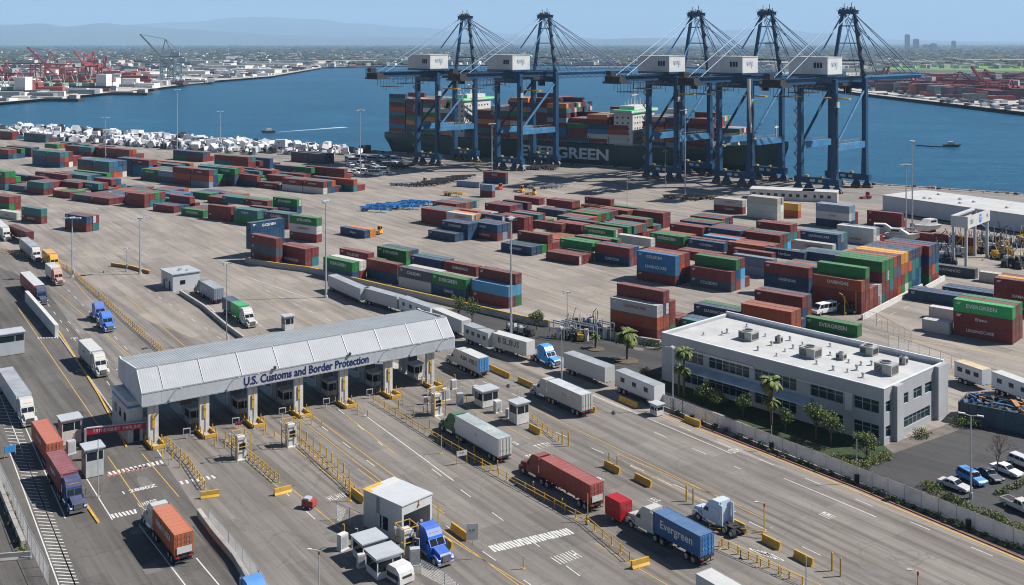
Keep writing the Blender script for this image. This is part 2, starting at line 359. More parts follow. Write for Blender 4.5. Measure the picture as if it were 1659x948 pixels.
# ================================================================ CONTAINERS
CL, CW, CH = 12.6, 2.44, 2.7
def container_body(L):
    def fn():
        mb = MB(); W, h = CW, CH; x0, x1, y0, y1 = -L/2, L/2, -W/2, W/2
        n = int(L/.56); e = .05
        for s in (-1, 1):                                    # corrugated sides
            pts = []; x = x0+.12; st = (L-.24)/n
            for i in range(n):
                for dx, dy in ((0, 0), (.28, 0), (.42, e), (.86, e)): pts.append((x+dx*st, dy))
                x += st
            pts.append((x1-.12, 0))
            V = [(px, s*(W/2-.02-dy), z) for z in (.16, h-.14) for px, dy in pts]; k = len(pts)
            mb.add(V, [(i, i+1, k+i+1, k+i) for i in range(k-1)])
        k = n//2*4; V = []; st = (L-.2)/(n//2*2)             # ribbed roof
        for y in (y0+.05, y1-.05):
            for i in range(n//2*2+1): V.append((x0+.1+i*st, y, h-.03-(.035 if i % 2 else 0)))
        k = n//2*2+1; mb.add(V, [(i, i+1, k+i+1, k+i) for i in range(k-1)])
        mb.bx(x0+.1, x0+.14, y0+.1, y1-.1, .14, h-.1)
        mb.bx(x0+.05, x1-.12, y0+.03, y1-.03, .08, .15)
        for y in (y0, y1-.1):
            mb.bx(x0+.15, x1-.15, y, y+.1, 0.02, .18); mb.bx(x0+.15, x1-.15, y, y+.1, h-.14, h-.02)
        for x in (x0, x1-.15):
            for y in (y0, y1-.15):
                mb.bx(x, x+.15, y, y+.15, .12, h-.12)
                for z in (0, h-.12): mb.bx(x-.004, x+.154, y-.004, y+.154, z, z+.12, 1)
            mb.bx(x+.02, x+.13, y0+.15, y1-.15, .02, .16); mb.bx(x+.02, x+.13, y0+.15, y1-.15, h-.14, h-.02)
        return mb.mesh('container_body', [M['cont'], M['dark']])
    return cached(('cb', L), fn)
def container_door(s):
    def fn():
        mb = MB(); w = CW/2-.16
        y0, y1 = (.005, w) if s > 0 else (-w, -.005)
        for k in range(5): z = .17+k*.476; mb.bx(-.03, .0 if k % 2 else .02, y0, y1, z, z+.47)
        for y in (y0+w*.28, y0+w*.72):
            mb.tube((.06, y, .1), (.06, y, CH-.08), .028, n=5, m=1); mb.bx(.04, .1, y-.2, y+.02, 1.1, 1.17, 1)
        return mb.mesh('container_door', [M['cont'], M['rod']])
    return cached(('cd', s), fn)
MUM = ['LEASINGCARE', 'CENSINEND', 'KAMAINGO', 'GAZENEN', 'COLSIDEN', 'Hardbon', 'CAINTON', 'OASENDAS', 'Eristor', 'CIALNE']     # as far as the photograph can be read
WORDS = {'g': 'EVERGREEN', 'G': 'EVERGREEN'}
def make_container(loc, rz, c, label, L=CL, word=None, group='shipping containers in the yard', rnd=R):
    root = thing('shipping_container', label, 'container', loc, rz, group)
    j = rnd.uniform(.8, 1.15); col = tuple(min(1, x*j*rnd.uniform(.94, 1.06)) for x in PAL[c])
    mk('container_body', container_body(L), root, color=col)
    for s in (-1, 1):
        mk('door', container_door(s), root, (L/2-.05, 0, 0), 0, col if rnd.random() > .08 else PAL[rnd.choice('row')])
    if word:
        if word == '#': me = text_mesh(rnd.choice(MUM), rnd.choice((.95, 1.1)), M['redletter'] if c == 'w' else M['letter'])
        else: me = text_mesh(word, 1.25, M['letter'])
        mk('lettering', me, root, (rnd.uniform(-.6, .6), -CW/2-.006, CH*.55))
    if rnd.random() < .5:
        me = cached('idmark', lambda: MB().bx(-.5, .5, -.012, 0, -.09, .09).bx(-.45, .25, -.012, 0, -.4, -.25).mesh('lettering', [M['letter']]))
        mk('number_panel', me, root, (-L/2+1.2, -CW/2-.006, CH*.78))
    return root
# ---- clusters: (u, v of the top near corner of the front row, rows front to back, options)
LZ = -34.
CLU = [
 # left far yard
 (20,214,'rr rk','',2),(74,218,'kt kr','',2),(13.5,243,'rb rt',''),(50.5,239.5,'kr bo',''),(97.4,247.3,'trb tor rrw','',2),(113,236,'gr or rr',''),(148,239,'tr rk',''),(184,241,'rr tr',''),(209,243,'rr or',''),
 (176.5,262.7,'tkr Bko bBo bkw','',2),(241,260,'rBB rso',''),(285.5,279,'sk rk rs',''),(285.5,267.5,'tr br',''),(34.7,282,'bbk rro gr','',2),(67.5,305.7,'r r',''),(109,284,'rk rr',''),(99.3,300.3,'tr rr',''),
 (152.4,298.8,'tk rk','',2),(141,285,'tr br br',''),(210,294.5,'br Bo',''),(143.7,315.7,'r t',''),(176.5,322,'r',''),(249,300,'rr rb',''),(305,303,'bo b',''),(242,329,'o r r',''),(229.5,315.7,'o o o',''),(281.6,334.5,'r b b',''),
 (268,319.6,'rr rr',''),(329,341.8,'g r',''),(209,319.6,'t b',''),(289,315.7,'B b B',''),(14.5,319.6,'rg rr',''),(27,345,'w',''),(66.5,339.3,'tr',''),(140,351.4,'br rt',''),
 (329,247,'br rr',''),(402,255,'rrg trw','',2),(437,257,'bb b',''),(338.6,276,'ros tbb',''),(375,274,'gkb kbb orb',''),(315,274,'gkk',''),(363,269,'rrr rrr',''),(419.6,278,'tt',''),(435,277,'rr oo',''),
 (448.5,288,'rb r',''),(483,301,'w s',''),(494,272,'rr','',1),(492,283,'r',''),(518,280,'o w o',''),(524,295,'rw bk ob',''),(557.5,274,'rr',''),(566,283,'rtr ot',''),(525.7,250,'kk','',2),(374,336,'rr',''),(410,354,'g',''),(417,342,'tg tr',''),
 (392.6,317.7,'r',''),(374,318,'g r',''),(405,326,'r r',''),(433,326,'rt',''),(467,347.5,'kr tk',''),(481,323.5,'gbr',''),(513,354,'gwr',''),
 (590.5,374,'b O',''),
 # the row along the inner wall
 (447,387,'rkr','n'),(494.5,404,'rr rt','n'),(525.5,421,'bb','n'),(571,426,'gb wr','n'),(596,411,'rr l',''),(658,407.5,'gg br',''),(643.5,429,'rb','n'),(702,443,'kw ww','n'),(715.5,423,'bb',''),(771,433,'rr',''),(760,456,'gb','n'),(791.5,429,'kt',''),(824,465,'lr rlg','n'),
 # middle yard
 (739,331,'rr bb or',''),(764.6,349,'wb Oo rr','',2),(756,364,'bb bb',''),(737,379.5,'b b',''),(806,365,'br bs',''),(813.6,350.8,'br ro',''),(849,353,'rr rr',''),(826,334,'rr rr bb',''),(872.7,322,'rr or',''),(926.7,327,'rr rr',''),(913,342,'kr',''),
 (869,348,'br rr',''),(908,364,'rr ro',''),(942,365,'rr or',''),(877,383.7,'bb rr',''),(861,401,'b b',''),(938,415.6,'r r r',''),(917,389.5,'o o o o',''),(986,392,'rr gr',''),(994.5,373.4,'gr rr',''),(1045,389.5,'br wr',''),(1019.8,403,'rb br',''),
 (1094,415.6,'BBr oob rrr',''),(1062,379,'gr gr',''),(1111,385,'gr gr or',''),(983,336,'o',''),(1016.5,342,'rr or',''),(1043.5,339,'kr',''),(1074,346,'rr',''),(1045,356.5,'rr gt',''),(962.5,349,'gr rr gg',''),(942,355.7,'tr rr oo',''),(1021.5,368,'tr oo tr',''),
 (1138,369,'rr rr',''),(1158,413,'rr ro',''),(1172.6,395,'br rr',''),(1165,356.5,'rr bb',''),(1154,363,'br rr',''),(1199.6,375,'bb rr',''),(1263.7,382,'rr rt tl',''),(1280.6,365,'rt rt',''),(1244,401,'or or ro',''),(1196,388.6,'lr or',''),(1302.5,409.7,'bb bb sb',''),(1363,415,'bb bs',''),
 (1184.4,441,'rk gbr rls',''),(1231,417,'gr or',''),(1252,420.7,'ss',''),(1310,435,'rbb',''),(1236,455,'w',''),(1357,381,'bb sb',''),(1349,397,'ww',''),
 (1259.5,322,'www www',''),(1203,325,'wr ww',''),(1376,334.6,'swb ssb',''),(1415.4,371,'ww sw',''),(1293,331,'yo',''),(1503.6,400,'rbrg bbor bbtr',''),
 (1395.5,456,'orr grro oo rr ww grrt ggrr ggtr okrr rkro yorg yogw kobg bttb btbb rbtt',''),
 (1338,436,'tb or',''),(1300,482,'rb kr','n'),(1282,506,'oo oo',''),(1389,528,'g','n'),(1064.4,496,'wor rbor rrg','n'),(1105.7,519,'r r','s'),(1199.5,505.5,'b',''),(1140,523,'t b','s'),
 (1640.4,499,'Grr rrr grr','n'),(1553,480.5,'b b',''),(1609,476,'b b',''),(1700,462,'rrr yrr rrr',''),(1538,524,'w','s'),(1547,503,'w','s'),(1579.5,436.6,'k',''),(1624,445,'w','s'),(1460.6,346.5,'rr',''),(1514.5,380,'r',''),(1579.5,385.7,'ry',''),
]
PLACED = []
def corners(c, ang, L, W):
    a, b_ = hd(ang), hd(ang+90); return [c + a*(i*L/2) + b_*(j*W/2) for i, j in ((-1,-1),(1,-1),(1,1),(-1,1))]
def hits(A, B):
    for P in (A, B):
        for i in (0, 1):
            e = P[i+1]-P[i]; n = Vector((-e.y, e.x)); n.normalize()
            a = [p.x*n.x+p.y*n.y for p in A]; b_ = [p.x*n.x+p.y*n.y for p in B]
            if max(a) <= min(b_)+.02 or max(b_) <= min(a)+.02: return False
    return True
STACKS = []     # (centre, ang, L, levels, cluster index, row)
order = []
for ci, c in enumerate(CLU):
    rows = c[2].split(); P = g(c[0], c[1], len(rows[0])*CH); order.append((P.y, ci, P))
FR = random.Random(77); BARE = {i for i, c in enumerate(CLU) if c[:2] in ((140,351.4),(66.5,339.3),(590.5,374),(27,345),(14.5,319.6),(513,354),(1259.5,322),(1203,325),(1293,331),(737,379.5),(756,364),(1579.5,436.6),(1236,455),(658,407.5),(481,323.5))}
order.sort(key=lambda t: t[0])
for _, ci, P in order:
    c = CLU[ci]; rows = c[2].split(); cols = c[4] if len(c) > 4 else 1
    left = c[0] < 620 and c[1] < 366
    if left and len(c) < 5 and ci not in BARE and c[1] < 330: cols = 2
    ang = LZ if left else YARD
    L = 6.1 if c[3] == 's' else CL
    a, b_ = hd(ang), hd(ang+90); c0 = P - a*(L/2) + b_*(CW/2); c0.z = 0
    if ci not in BARE and (len(rows) < 4) and c[3] == '' and c[0] < 1480:
        rows = rows + [''.join(FR.choice('rrrbdokgt') for _ in range(FR.choice((1,1,2) if len(rows[0]) < 3 else (1,2)))) for _ in range(FR.choice((1,2,2)))]
    for ri, row in enumerate(rows):
        for k in range(cols):
            lv = row
            if k: lv = ''.join(R.choice('rrbktg') if R.random() < .6 else x for x in row)
            base = c0 + b_*(ri*(CW+.12)) - a*(k*(L+.35))
            for tr in ((0,0),(0,.6),(-.8,0),(.8,0),(-.6,.8),(.8,1.2),(-1.6,.6),(0,2),(-2,2)):
                cc = base + a*tr[0] + b_*tr[1]; K = corners(cc, ang, L+.1, CW+.04)
                if not any((s[0]-cc).length < 16 and hits(K, s[1]) for s in PLACED): break
            else: continue
            PLACED.append((cc, K)); STACKS.append((cc, ang, L, lv, ci, ri, k))
# the turned navy tower at the end of the inner wall
tw = g(406.5, 361.8, 4*CH); ta = 49.
tc = tw + hd(ta)*(CL/2) + hd(ta+90)*(CW/2); tc.z = 0
K = corners(tc, ta, CL, CW); STACKS = [s for s in STACKS if not hits(K, corners(s[0], s[1], s[2], CW))]
TOWER = (tc, ta)
# landmarks for the descriptions
LAND = [((860,235),'the container ship'),((1540,345),'the white warehouse'),((1310,570),'the office building'),((460,590),'the customs canopy'),
        ((282,447),'the grey guardhouse'),((640,335),'the blue chassis'),((380,235),'the white rubble'),((1578,390),'the portal gantry'),((1237,335),'the white stack'),
        ((1440,460),'the four-high block'),((430,390),'the navy tower'),((760,300),'the quayside chassis'),((0,400),'the far-left lanes'),((1590,520),'the green-topped stack'),((560,305),'the parked vans')]
def pix(p): return (CX + F*p.x/p.y, HZ + F*(H-p.z)/p.y)
def where(p):
    u, v = pix(p); best = min((t for t in LAND if math.hypot(u-t[0][0], (v-t[0][1])*2) > 12), key=lambda t: math.hypot(u-t[0][0], (v-t[0][1])*2))
    du, dv = u-best[0][0], (v-best[0][1])*2
    rel = ('right of' if du > 0 else 'left of') if abs(du) > abs(dv) else ('before' if dv > 0 else 'behind')
    return rel + ' ' + best[1]
items = []
for cc, ang, L, lv, ci, ri, k in STACKS:
    n = len(lv)
    for i, ch in enumerate(lv): items.append(dict(c=cc, z=(n-1-i)*CH, ang=ang, L=L, ch=ch, i=i, n=n, ci=ci, ri=ri, k=k, lv=lv))
items.append(None)
for i in range(4): items.append(dict(c=tc, z=(3-i)*CH, ang=ta, L=CL, ch='b', i=i, n=4, ci=-1, ri=0, k=0, lv='bbbb'))
items = [x for x in items if x]
# which can be seen: a coarse depth test over top, near side and right end of each box
def vis_key(x): return x['c'].y
boxes = {}
occ = {}
def samples(x):
    a, b_ = hd(x['ang']), hd(x['ang']+90); S = []
    for s in (-.45, -.15, .15, .45):
        S.append(x['c'] + a*(s*x['L']) - b_*(CW/2) + Vector((0,0,x['z']+CH*.5)))
    for t in (-.3, .3): S.append(x['c'] + a*(x['L']/2) + b_*(t*CW) + Vector((0,0,x['z']+CH*.5)))
    if x['i'] == 0:
        for s in (-.4, 0, .4): S.append(x['c'] + a*(s*x['L']) + b_*(CW*.2) + Vector((0,0,x['z']+CH)))
    return S
from mathutils.bvhtree import BVHTree
bv, bf, owner = [], [], []
for idx, x in enumerate(items):
    K = corners(x['c'], x['ang'], x['L'], CW); n0 = len(bv)
    bv += [(p.x, p.y, x['z']+.01) for p in K] + [(p.x, p.y, x['z']+CH-.01) for p in K]
    for f in ((0,1,2,3),(4,5,6,7),(0,1,5,4),(1,2,6,5),(2,3,7,6),(3,0,4,7)): bf.append(tuple(i+n0 for i in f)); owner.append(idx)
tree = BVHTree.FromPolygons(bv, bf); eye = Vector((0,0,H))
for idx, x in enumerate(items):
    cnt = 0
    for p in samples(x):
        d = p-eye; h_ = tree.ray_cast(eye, d.normalized(), d.length+1)
        if h_[0] is not None and owner[h_[2]] == idx: cnt += 1
    x['area'] = cnt/(x['c'].y**2)*1e6
    u, v = pix(x['c']); 
    if not -40 < u < 1700: x['area'] = 0
visible = sorted([x for x in items if x['area'] > 0], key=lambda x: -x['area'])
single, rest = visible[:300], visible[300:]
POS1 = {1: ['standing alone']}
def level(x):
    if x['n'] == 1: return 'on the ground'
    t = ['', '', 'two', 'three', 'four'][x['n']]
    return ('on top of ' if x['i'] == 0 else 'bottom of ' if x['i'] == x['n']-1 else 'middle of ' if x['n'] == 3 else ('second of ' if x['i'] == 1 else 'third of ')) + t
ORD = ['nearest', 'second', 'third', 'fourth', 'fifth', 'sixth', 'seventh', 'eighth', 'ninth', 'tenth', 'eleventh', 'twelfth', 'thirteenth', 'fourteenth', 'fifteenth', 'sixteenth', 'seventeenth', 'eighteenth', 'nineteenth', 'twentieth']
rl_ = random.Random(21); byl = {}
for x in single:
    p = x['c']+Vector((0,0,x['z'])); u, v = pix(p)
    x['word'] = None
    front = x['ri'] == 0
    if front and x['n']-1 >= 0:
        if x['ch'] in 'gG' and x['i'] == 0 and x['L'] > 10: x['word'] = 'EVERGREEN'
        elif x['L'] > 10 and rl_.random() < {'b':.6,'B':.7,'w':.6,'t':.4,'k':.4,'r':.33}.get(x['ch'], .25): x['word'] = '#'
    stk = ''
    if x['n'] > 1 and x['i'] != x['n']-1: stk += ' above ' + CN[x['lv'][x['i']+1]]
    elif x['n'] > 1: stk += ' under ' + CN[x['lv'][x['i']-1]]
    if x['ci'] == -1: x['lab'] = ['navy blue container on top of the turned four-high tower by the inner wall','second container from the top of the turned navy tower','third container from the top of the turned navy tower','bottom container of the turned navy tower'][x['i']]; byl.setdefault(x['lab'], []).append(x); continue
    x['lab'] = '%s container %s%s, %s' % (CN[x['ch']], level(x), stk, where(p))
    byl.setdefault(x['lab'], []).append(x)
for lab, xs in byl.items():
    if len(xs) == 1: continue
    a0 = lab.split(', ')
    xs.sort(key=lambda x: pix(x['c'])[0])
    for i, x in enumerate(xs):
        w = ('leftmost' if i == 0 else 'rightmost' if i == len(xs)-1 else ORD[i] + ' from left')
        x['lab'] = a0[0] + ', ' + w + ' ' + a0[1]
def trim(lab):
    for a_, b_ in (('on top of', 'atop'), ('middle of three', 'mid-stack'), ('bottom of three', 'bottommost')):
        if len(lab.split()) > 16: lab = lab.replace(a_, b_)
    return lab
for x in single:
    make_container(x['c']+Vector((0,0,x['z']+.02)), rad(x['ang']), x['ch'], trim(x['lab']), x['L'], x['word'], rnd=rl_)
# the far rest, as one mass: the ship adds its deck load to it later
FARBOX = MB(); FARCOL = []
def far_box(c, z, ang, L, W, h, col):
    M_ = Matrix.Translation((c.x, c.y, z)) @ Matrix.Rotation(rad(ang), 4, 'Z'); e = .06
    P = [M_ @ Vector(p) for p in [(-L/2,-W/2,0),(L/2,-W/2,0),(L/2,W/2,0),(-L/2,W/2,0),(-L/2,-W/2,h-e),(L/2,-W/2,h-e),(L/2,W/2,h-e),(-L/2,W/2,h-e)]]
    FARBOX.add(P, [(0,3,2,1),(4,5,6,7),(0,1,5,4),(1,2,6,5),(2,3,7,6),(3,0,4,7)]); FARCOL.extend([col]*6)
for x in rest:
    j = rl_.uniform(.75, 1.15); far_box(x['c'], x['z']+.02, x['ang'], x['L'], CW, CH, tuple(y*j for y in PAL[x['ch']]))
print('CONTAINERS', len(items), 'visible', len(visible), 'labels', len(set(trim(x['lab']) for x in single)), max(len(trim(x['lab']).split()) for x in single))
# ================================================================ VEHICLES
def wheel_mesh(r, w, dual=False):
    def fn():
        mb = MB(); ws = [(-w/2, w/2)] if not dual else [(-w, -.03), (.03, w)]
        for a, b_ in ws: mb.tube((0,a,0), (0,b_,0), r, r, 16, 0)
        e = ws[-1][1]; mb.tube((0,e,0), (0,e+.012,0), r*.62, r*.55, 12, 1); mb.tube((0,e,0), (0,e+.06,0), r*.2, r*.16, 8, 1)
        e = ws[0][0]; mb.tube((0,e,0), (0,e-.012,0), r*.62, r*.55, 12, 1)
        return mb.mesh('wheel', [M['tyre'], M['rim']])
    return cached(('wh', r, w, dual), fn)
def tractor_parts(root, col, style='conv', flip=1):
    """a long-nosed tractor; local +X forward, the bumper at x = 0, ground at z = 0"""
    def cabm():
        mb = MB()
        mb.prof([(-.1,.75),(-.05,1.45),(-.3,1.68),(-2.1,1.98),(-2.1,.75)], -.78, .78)                          # hood
        for s in (-1, 1):
            y0, y1 = (.72, 1.2) if s > 0 else (-1.2, -.72)
            mb.prof([(-.12,.62),(-.1,1.05),(-.4,1.3),(-.95,1.42),(-1.6,1.32),(-2.0,1.05),(-2.05,.9),(-1.75,.92),(-1.5,1.12),(-1.2,1.2),(-.9,1.12),(-.68,.92),(-.6,.62)], y0, y1)  # wing over the wheel
            mb.bx(-3.5, -2.0, *( (.95, 1.18) if s > 0 else (-1.18, -.95)), .45, .62)                            # step
        mb.prof([(-2.0,.75),(-1.95,1.98),(-2.62,2.72),(-2.95,2.78),(-5.1,2.78),(-5.1,.85)], -1.12, 1.12)
        mb.prof([(-2.62,2.72),(-2.75,2.98),(-3.35,3.66),(-3.8,3.86),(-5.1,3.9),(-5.1,2.75)], -1.06, 1.06)       # sleeper roof
        mb.bx(-5.75, -5.1, .98, 1.14, .9, 3.6); mb.bx(-5.75, -5.1, -1.14, -.98, .9, 3.6)
        return mb.mesh('cab', [M['veh']])
    cab = mk('cab', cached('cabm', cabm), root, color=col)
    def ws():
        mb = MB()
        for s in (-1, 1): mb.quad((-1.985, s*.05, 2.06), (-1.985, s*1.0, 2.06), (-2.6, s*.98, 2.7), (-2.6, s*.05, 2.7))
        return mb.mesh('windshield', [M['glass']])
    wsm = cached('wsm', ws); o = mk('windshield', wsm, cab, (.02, 0, .01))
    for s in (-1, 1):
        mk('side_window', cached('swm', lambda: MB().prof([(-2.2,2.02),(-2.62,2.55),(-3.15,2.6),(-3.15,2.0)], -.01, .01).mesh('side_window', [M['glass']])), cab, (0, s*1.125, 0))
        mk('headlight', cached('hlm', lambda: MB().box((0,0,0), (.1,.32,.2)).mesh('headlight', [M['lamp']])), cab, (-.1, s*.95, 1.02))
        mk('mirror', cached('mim', lambda: MB().bx(-.06,.06,-.03,.03,-.35,.35).bx(-.02,.02,-.03,.03,-.45,.45, 1).mesh('mirror', [M['veh'], M['black']])), cab, (-2.2, s*1.42, 2.1), color=col)
        mk('exhaust_stack', cached('exm', lambda: MB().tube((0,0,.9), (0,0,3.75), .09).tube((0,0,1.4),(0,0,2.5),.14).mesh('exhaust_stack', [M['chrome']])), root, (-5.35, s*1.05, .2))
        mk('fuel_tank', cached('ftm', lambda: MB().tube((-.9,0,0), (.9,0,0), .33, n=12).mesh('fuel_tank', [M['chrome']])), root, (-3.7, s*.92, .72))
        mk('wheel', wheel_mesh(.52,.3), root, (-1.2, s*1.0, .52), 0 if s > 0 else math.pi)
        for x in (-6.1, -7.4): mk('wheel', wheel_mesh(.52,.3,True), root, (x, s*.93, .52), 0 if s > 0 else math.pi)
    mk('grille', cached('grm', lambda: (lambda mb: [mb.bx(-.01,.05,-.52+.13*i,-.46+.13*i,-.36,.36,0) for i in range(9)] and mb.bx(-.03,.02,-.56,.56,-.4,.4,1).bx(.0,.06,-.58,.58,.38,.46,0))(MB()).mesh('grille', [M['chrome'], M['black']])), cab, (-.04, 0, 1.12))
    mk('bumper', cached('bum', lambda: MB().prof([(0,.35),(.06,.62),(-.25,.7),(-.25,.35)], -1.18, 1.18).mesh('bumper', [M['chrome']])), root, (.02,0,0))
    mk('chassis', cached('chm', lambda: MB().bx(-8.1,-.3,-.45,-.25,.7,.98).bx(-8.1,-.3,.25,.45,.7,.98).bx(-7.4,-6.1,-.7,.7,1.0,1.14).bx(-8.0,-5.2,-.24,.24,.55,.8).mesh('chassis', [M['dark']])), root)
    mk('roof_marker', cached('rmm', lambda: MB().bx(-.05,.05,-.7,.7,-.02,.03).mesh('roof_marker', [plain('amber_lens', (.6,.25,.02), .3)])), cab, (-3.05, 0, 3.32))
    return cab
def trailer_parts(root, x1, L, col, kind='cont', roof=None, marks='#', dcol=None, placard=False):
    """semi-trailer behind x1: a box body or a container on its skeleton chassis"""
    x0 = x1-L; floor, top = (1.28, 4.0) if kind == 'cont' else (1.15, 4.02)
    W = 2.44 if kind == 'cont' else 2.56
    def body():
        mb = MB()
        if kind == 'cont':
            n = int(L/.56); st = (L-.3)/n
            for s in (-1, 1):
                pts = []; x = x0+.15
                for i in range(n):
                    for dx, dy in ((0,0),(.28,0),(.42,.05),(.86,.05)): pts.append((x+dx*st, dy))
                    x += st
                pts.append((x1-.15, 0)); k = len(pts)
                mb.add([(px, s*(W/2-.03-dy), z) for z in (floor+.12, top-.12) for px, dy in pts], [(i, i+1, k+i+1, k+i) for i in range(k-1)])
            mb.bx(x0, x1, -W/2, -W/2+.1, floor, floor+.16); mb.bx(x0, x1, W/2-.1, W/2, floor, floor+.16)
            mb.bx(x0, x1, -W/2, -W/2+.1, top-.14, top); mb.bx(x0, x1, W/2-.1, W/2, top-.14, top)
            for x in (x0, x1-.14):
                for y in (-W/2-.003, W/2-.137): mb.bx(x-.003, x+.143, y, y+.14, floor+.003, top-.003)
            mb.bx(x0+.1, x1-.02, -W/2+.1, W/2-.1, top-.1, top-.035, 1); mb.bx(x1-.05, x1-.006, -W/2+.1, W/2-.1, floor+.1, top-.1); mb.bx(x0+.1,x1-.1,-W/2+.1,W/2-.1,floor+.02,floor+.1)
            for i in range(int(L/1.1)): mb.bx(x0+.5+i*1.1, x0+.9+i*1.1, -W/2+.12, W/2-.12, top-.035, top-.015, 1)
        else:
            mb.bx(x0+.05, x1, -W/2, W/2, floor, top-.04)
            mb.bx(x0+.1, x1-.05, -W/2+.06, W/2-.06, top-.04, top, 1)
            for i in range(int(L/1.22)):
                for s in (-1, 1): mb.bx(x0+.6+i*1.22, x0+.66+i*1.22, *((W/2, W/2+.015) if s > 0 else (-W/2-.015, -W/2)), floor+.15, top-.15)
            mb.bx(x0, x1+.01, -W/2-.03, -W/2+.05, floor-.04, floor+.1, 2); mb.bx(x0, x1+.01, W/2-.05, W/2+.03, floor-.04, floor+.1, 2)
            mb.bx(x0, x1+.01, -W/2-.02, -W/2+.05, top-.1, top+.02, 2); mb.bx(x0, x1+.01, W/2-.05, W/2+.02, top-.1, top+.02, 2)
            mb.bx(x0-.01, x0+.08, -W/2-.02, W/2+.02, top-.14, top+.015, 2)
        return mb.mesh('trailer', [M['veh'], roof or M['veh'], M['steel']])
    b = mk('trailer', body(), root, color=col)
    for s in (-1, 1):
        def dm(s=s):
            mb = MB(); y0, y1 = (.01, W/2-.1) if s > 0 else (-W/2+.1, -.01)
            mb.bx(x0-.01, x0+.05, y0, y1, floor+.12, top-.12)
            for y in (y0+.32, y1-.3): mb.tube((x0-.05, y, floor+.08), (x0-.05, y, top-.1), .03, n=5, m=1); mb.bx(x0-.09, x0-.03, y-.22, y+.02, floor+.9, floor+.98, 1)
            if kind == 'cont':
                for k in range(4): mb.bx(x0-.035, x0-.01, y0+.04, y1-.04, floor+.3+k*.6, floor+.62+k*.6)
            return mb.mesh('trailer_door', [M['veh'], M['rod']])
        mk('trailer_door', dm(), b, color=dcol or col)
        for x in (x0+1.3, x0+2.6): mk('wheel', wheel_mesh(.52,.3,True), root, (x, s*.93, .52), 0 if s > 0 else math.pi)
        mk('tail_light', cached('tlm', lambda: MB().bx(-.05,.02,-.22,.22,-.06,.06).mesh('tail_light', [M['red']])), root, (x0-.02, s*.85, 1.0))
    ch = MB().bx(x0, x1-.3, -.5, -.3, .85, floor-.04).bx(x0, x1-.3, .3, .5, .85, floor-.04).bx(x0, x0+.12, -1.2, 1.2, .9, floor-.02).bx(x0-.04, x0+.06, -1.1, 1.1, .45, .55).bx(x0, x0+.08, -.7, -.6, .5, .95).bx(x0, x0+.08, .6, .7, .5, .95)
    for i in range(5): ch.bx(x0+L*.1+i*L*.18, x0+L*.1+i*L*.18+.14, -1.18, 1.18, .98, floor-.03)
    for s in (-1, 1): ch.bx(x1-3.2, x1-3.05, s*.75-.07, s*.75+.07, .12, 1.0)
    if kind != 'cont':
        for s in (-1, 1): ch.bx(x0+4.2, x1-3.6, *((1.12, 1.16) if s > 0 else (-1.16, -1.12)), .5, 1.05)
    mk('trailer_chassis', ch.mesh('trailer_chassis', [M['dark']]), root)
    if placard:
        mk('notice_board', MB().bx(x0-.13, x0-.1, -.95, .95, floor+.25, floor+1.1).mesh('notice_board', [M['white']]), b)
    if marks:
        for s in (-1,):
            pass
    return b
def side_marks(b, x, z, W, text, size, mat, side):
    """lettering on the side (+1 left, -1 right) that faces the camera"""
    me = text_mesh(text, size, mat) if not text.startswith('#') else cached(('sm', text, size, mat.name), lambda: scribble(int(text[1:]), size*.72, size, text).mesh('lettering', [mat]))
    return mk('lettering', me, b, (x, side*(W/2+.022), z), math.pi if side > 0 else 0)
def place2(f, r):
    """root pose from the ground pixels of the wheel line the camera sees: front end f, rear end r"""
    a, b_ = g(*f), g(*r); d = a-b_; L = d.length; ang = math.degrees(math.atan2(d.y, d.x))
    n = hd(ang+90); s = 1 if n.dot(-(a+b_)/2) > 0 else -1                     # the side towards the camera
    return a, b_, L, ang, s
def semi(f, r, cab, load, label, kind='cont', roof=None, text=None, tsize=1., tmat=None, lane=True, Lt=None, dcol=None, placard=False, cat='truck', name='semi_truck', group=None):
    a, b_, L, ang, s = place2(f, r)
    if lane: ang = LANE if abs(((ang-LANE)+180) % 360-180) < 90 else LANE+180
    mid = (a+b_)/2; Lt = Lt or max(7., L-5.7); tot = Lt+5.7
    head = mid + hd(ang)*(tot/2) - hd(ang+90)*(s*1.27)
    root = thing(name, label, cat, head, rad(ang), group)
    tractor_parts(root, cab)
    b = trailer_parts(root, -5.75, Lt, load, kind, roof, None, dcol, placard)
    if text: side_marks(b, -5.75-Lt*.5, 2.8, 2.44 if kind == 'cont' else 2.56, text, tsize, tmat or M['letter'], s)
    return root, b, s
def bobtail(f, r, cab, label, lane=True, group=None):
    a, b_, L, ang, s = place2(f, r)
    if lane: ang = LANE if abs(((ang-LANE)+180) % 360-180) < 90 else LANE+180
    head = (a+b_)/2 + hd(ang)*4. - hd(ang+90)*(s*1.2)
    root = thing('tractor_unit', label, 'truck', head, rad(ang), group); c = tractor_parts(root, cab); return root, c
def loose(f, r, col, label, kind='box', roof=None, text=None, tsize=1., tmat=None, windows=0, lane=False, dcol=None, name='parked_trailer', tz=2.9, tx=.5):
    a, b_, L, ang, s = place2(f, r)
    if lane: ang = LANE if abs(((ang-LANE)+180) % 360-180) < 90 else LANE+180
    head = (a+b_)/2 + hd(ang)*(L/2) - hd(ang+90)*(s*1.27)
    root = thing(name, label, 'trailer', head, rad(ang))
    b = trailer_parts(root, 0, L, col, kind, roof, None, dcol)
    if text: side_marks(b, -L*tx, tz, 2.44 if kind == 'cont' else 2.56, text, tsize, tmat or M['letter'], s)
    for i in range(windows):
        wx = -L*(i+.7)/(windows+.4)
        mk('window', MB().bx(-.55,.55,-.02,.02,-.4,.4).bx(-.62,.62,-.012,.012,-.47,.47,1).mesh('window', [M['glass'], M['steel']]), b, (wx, s*1.29, 2.75))
    return root, b, s
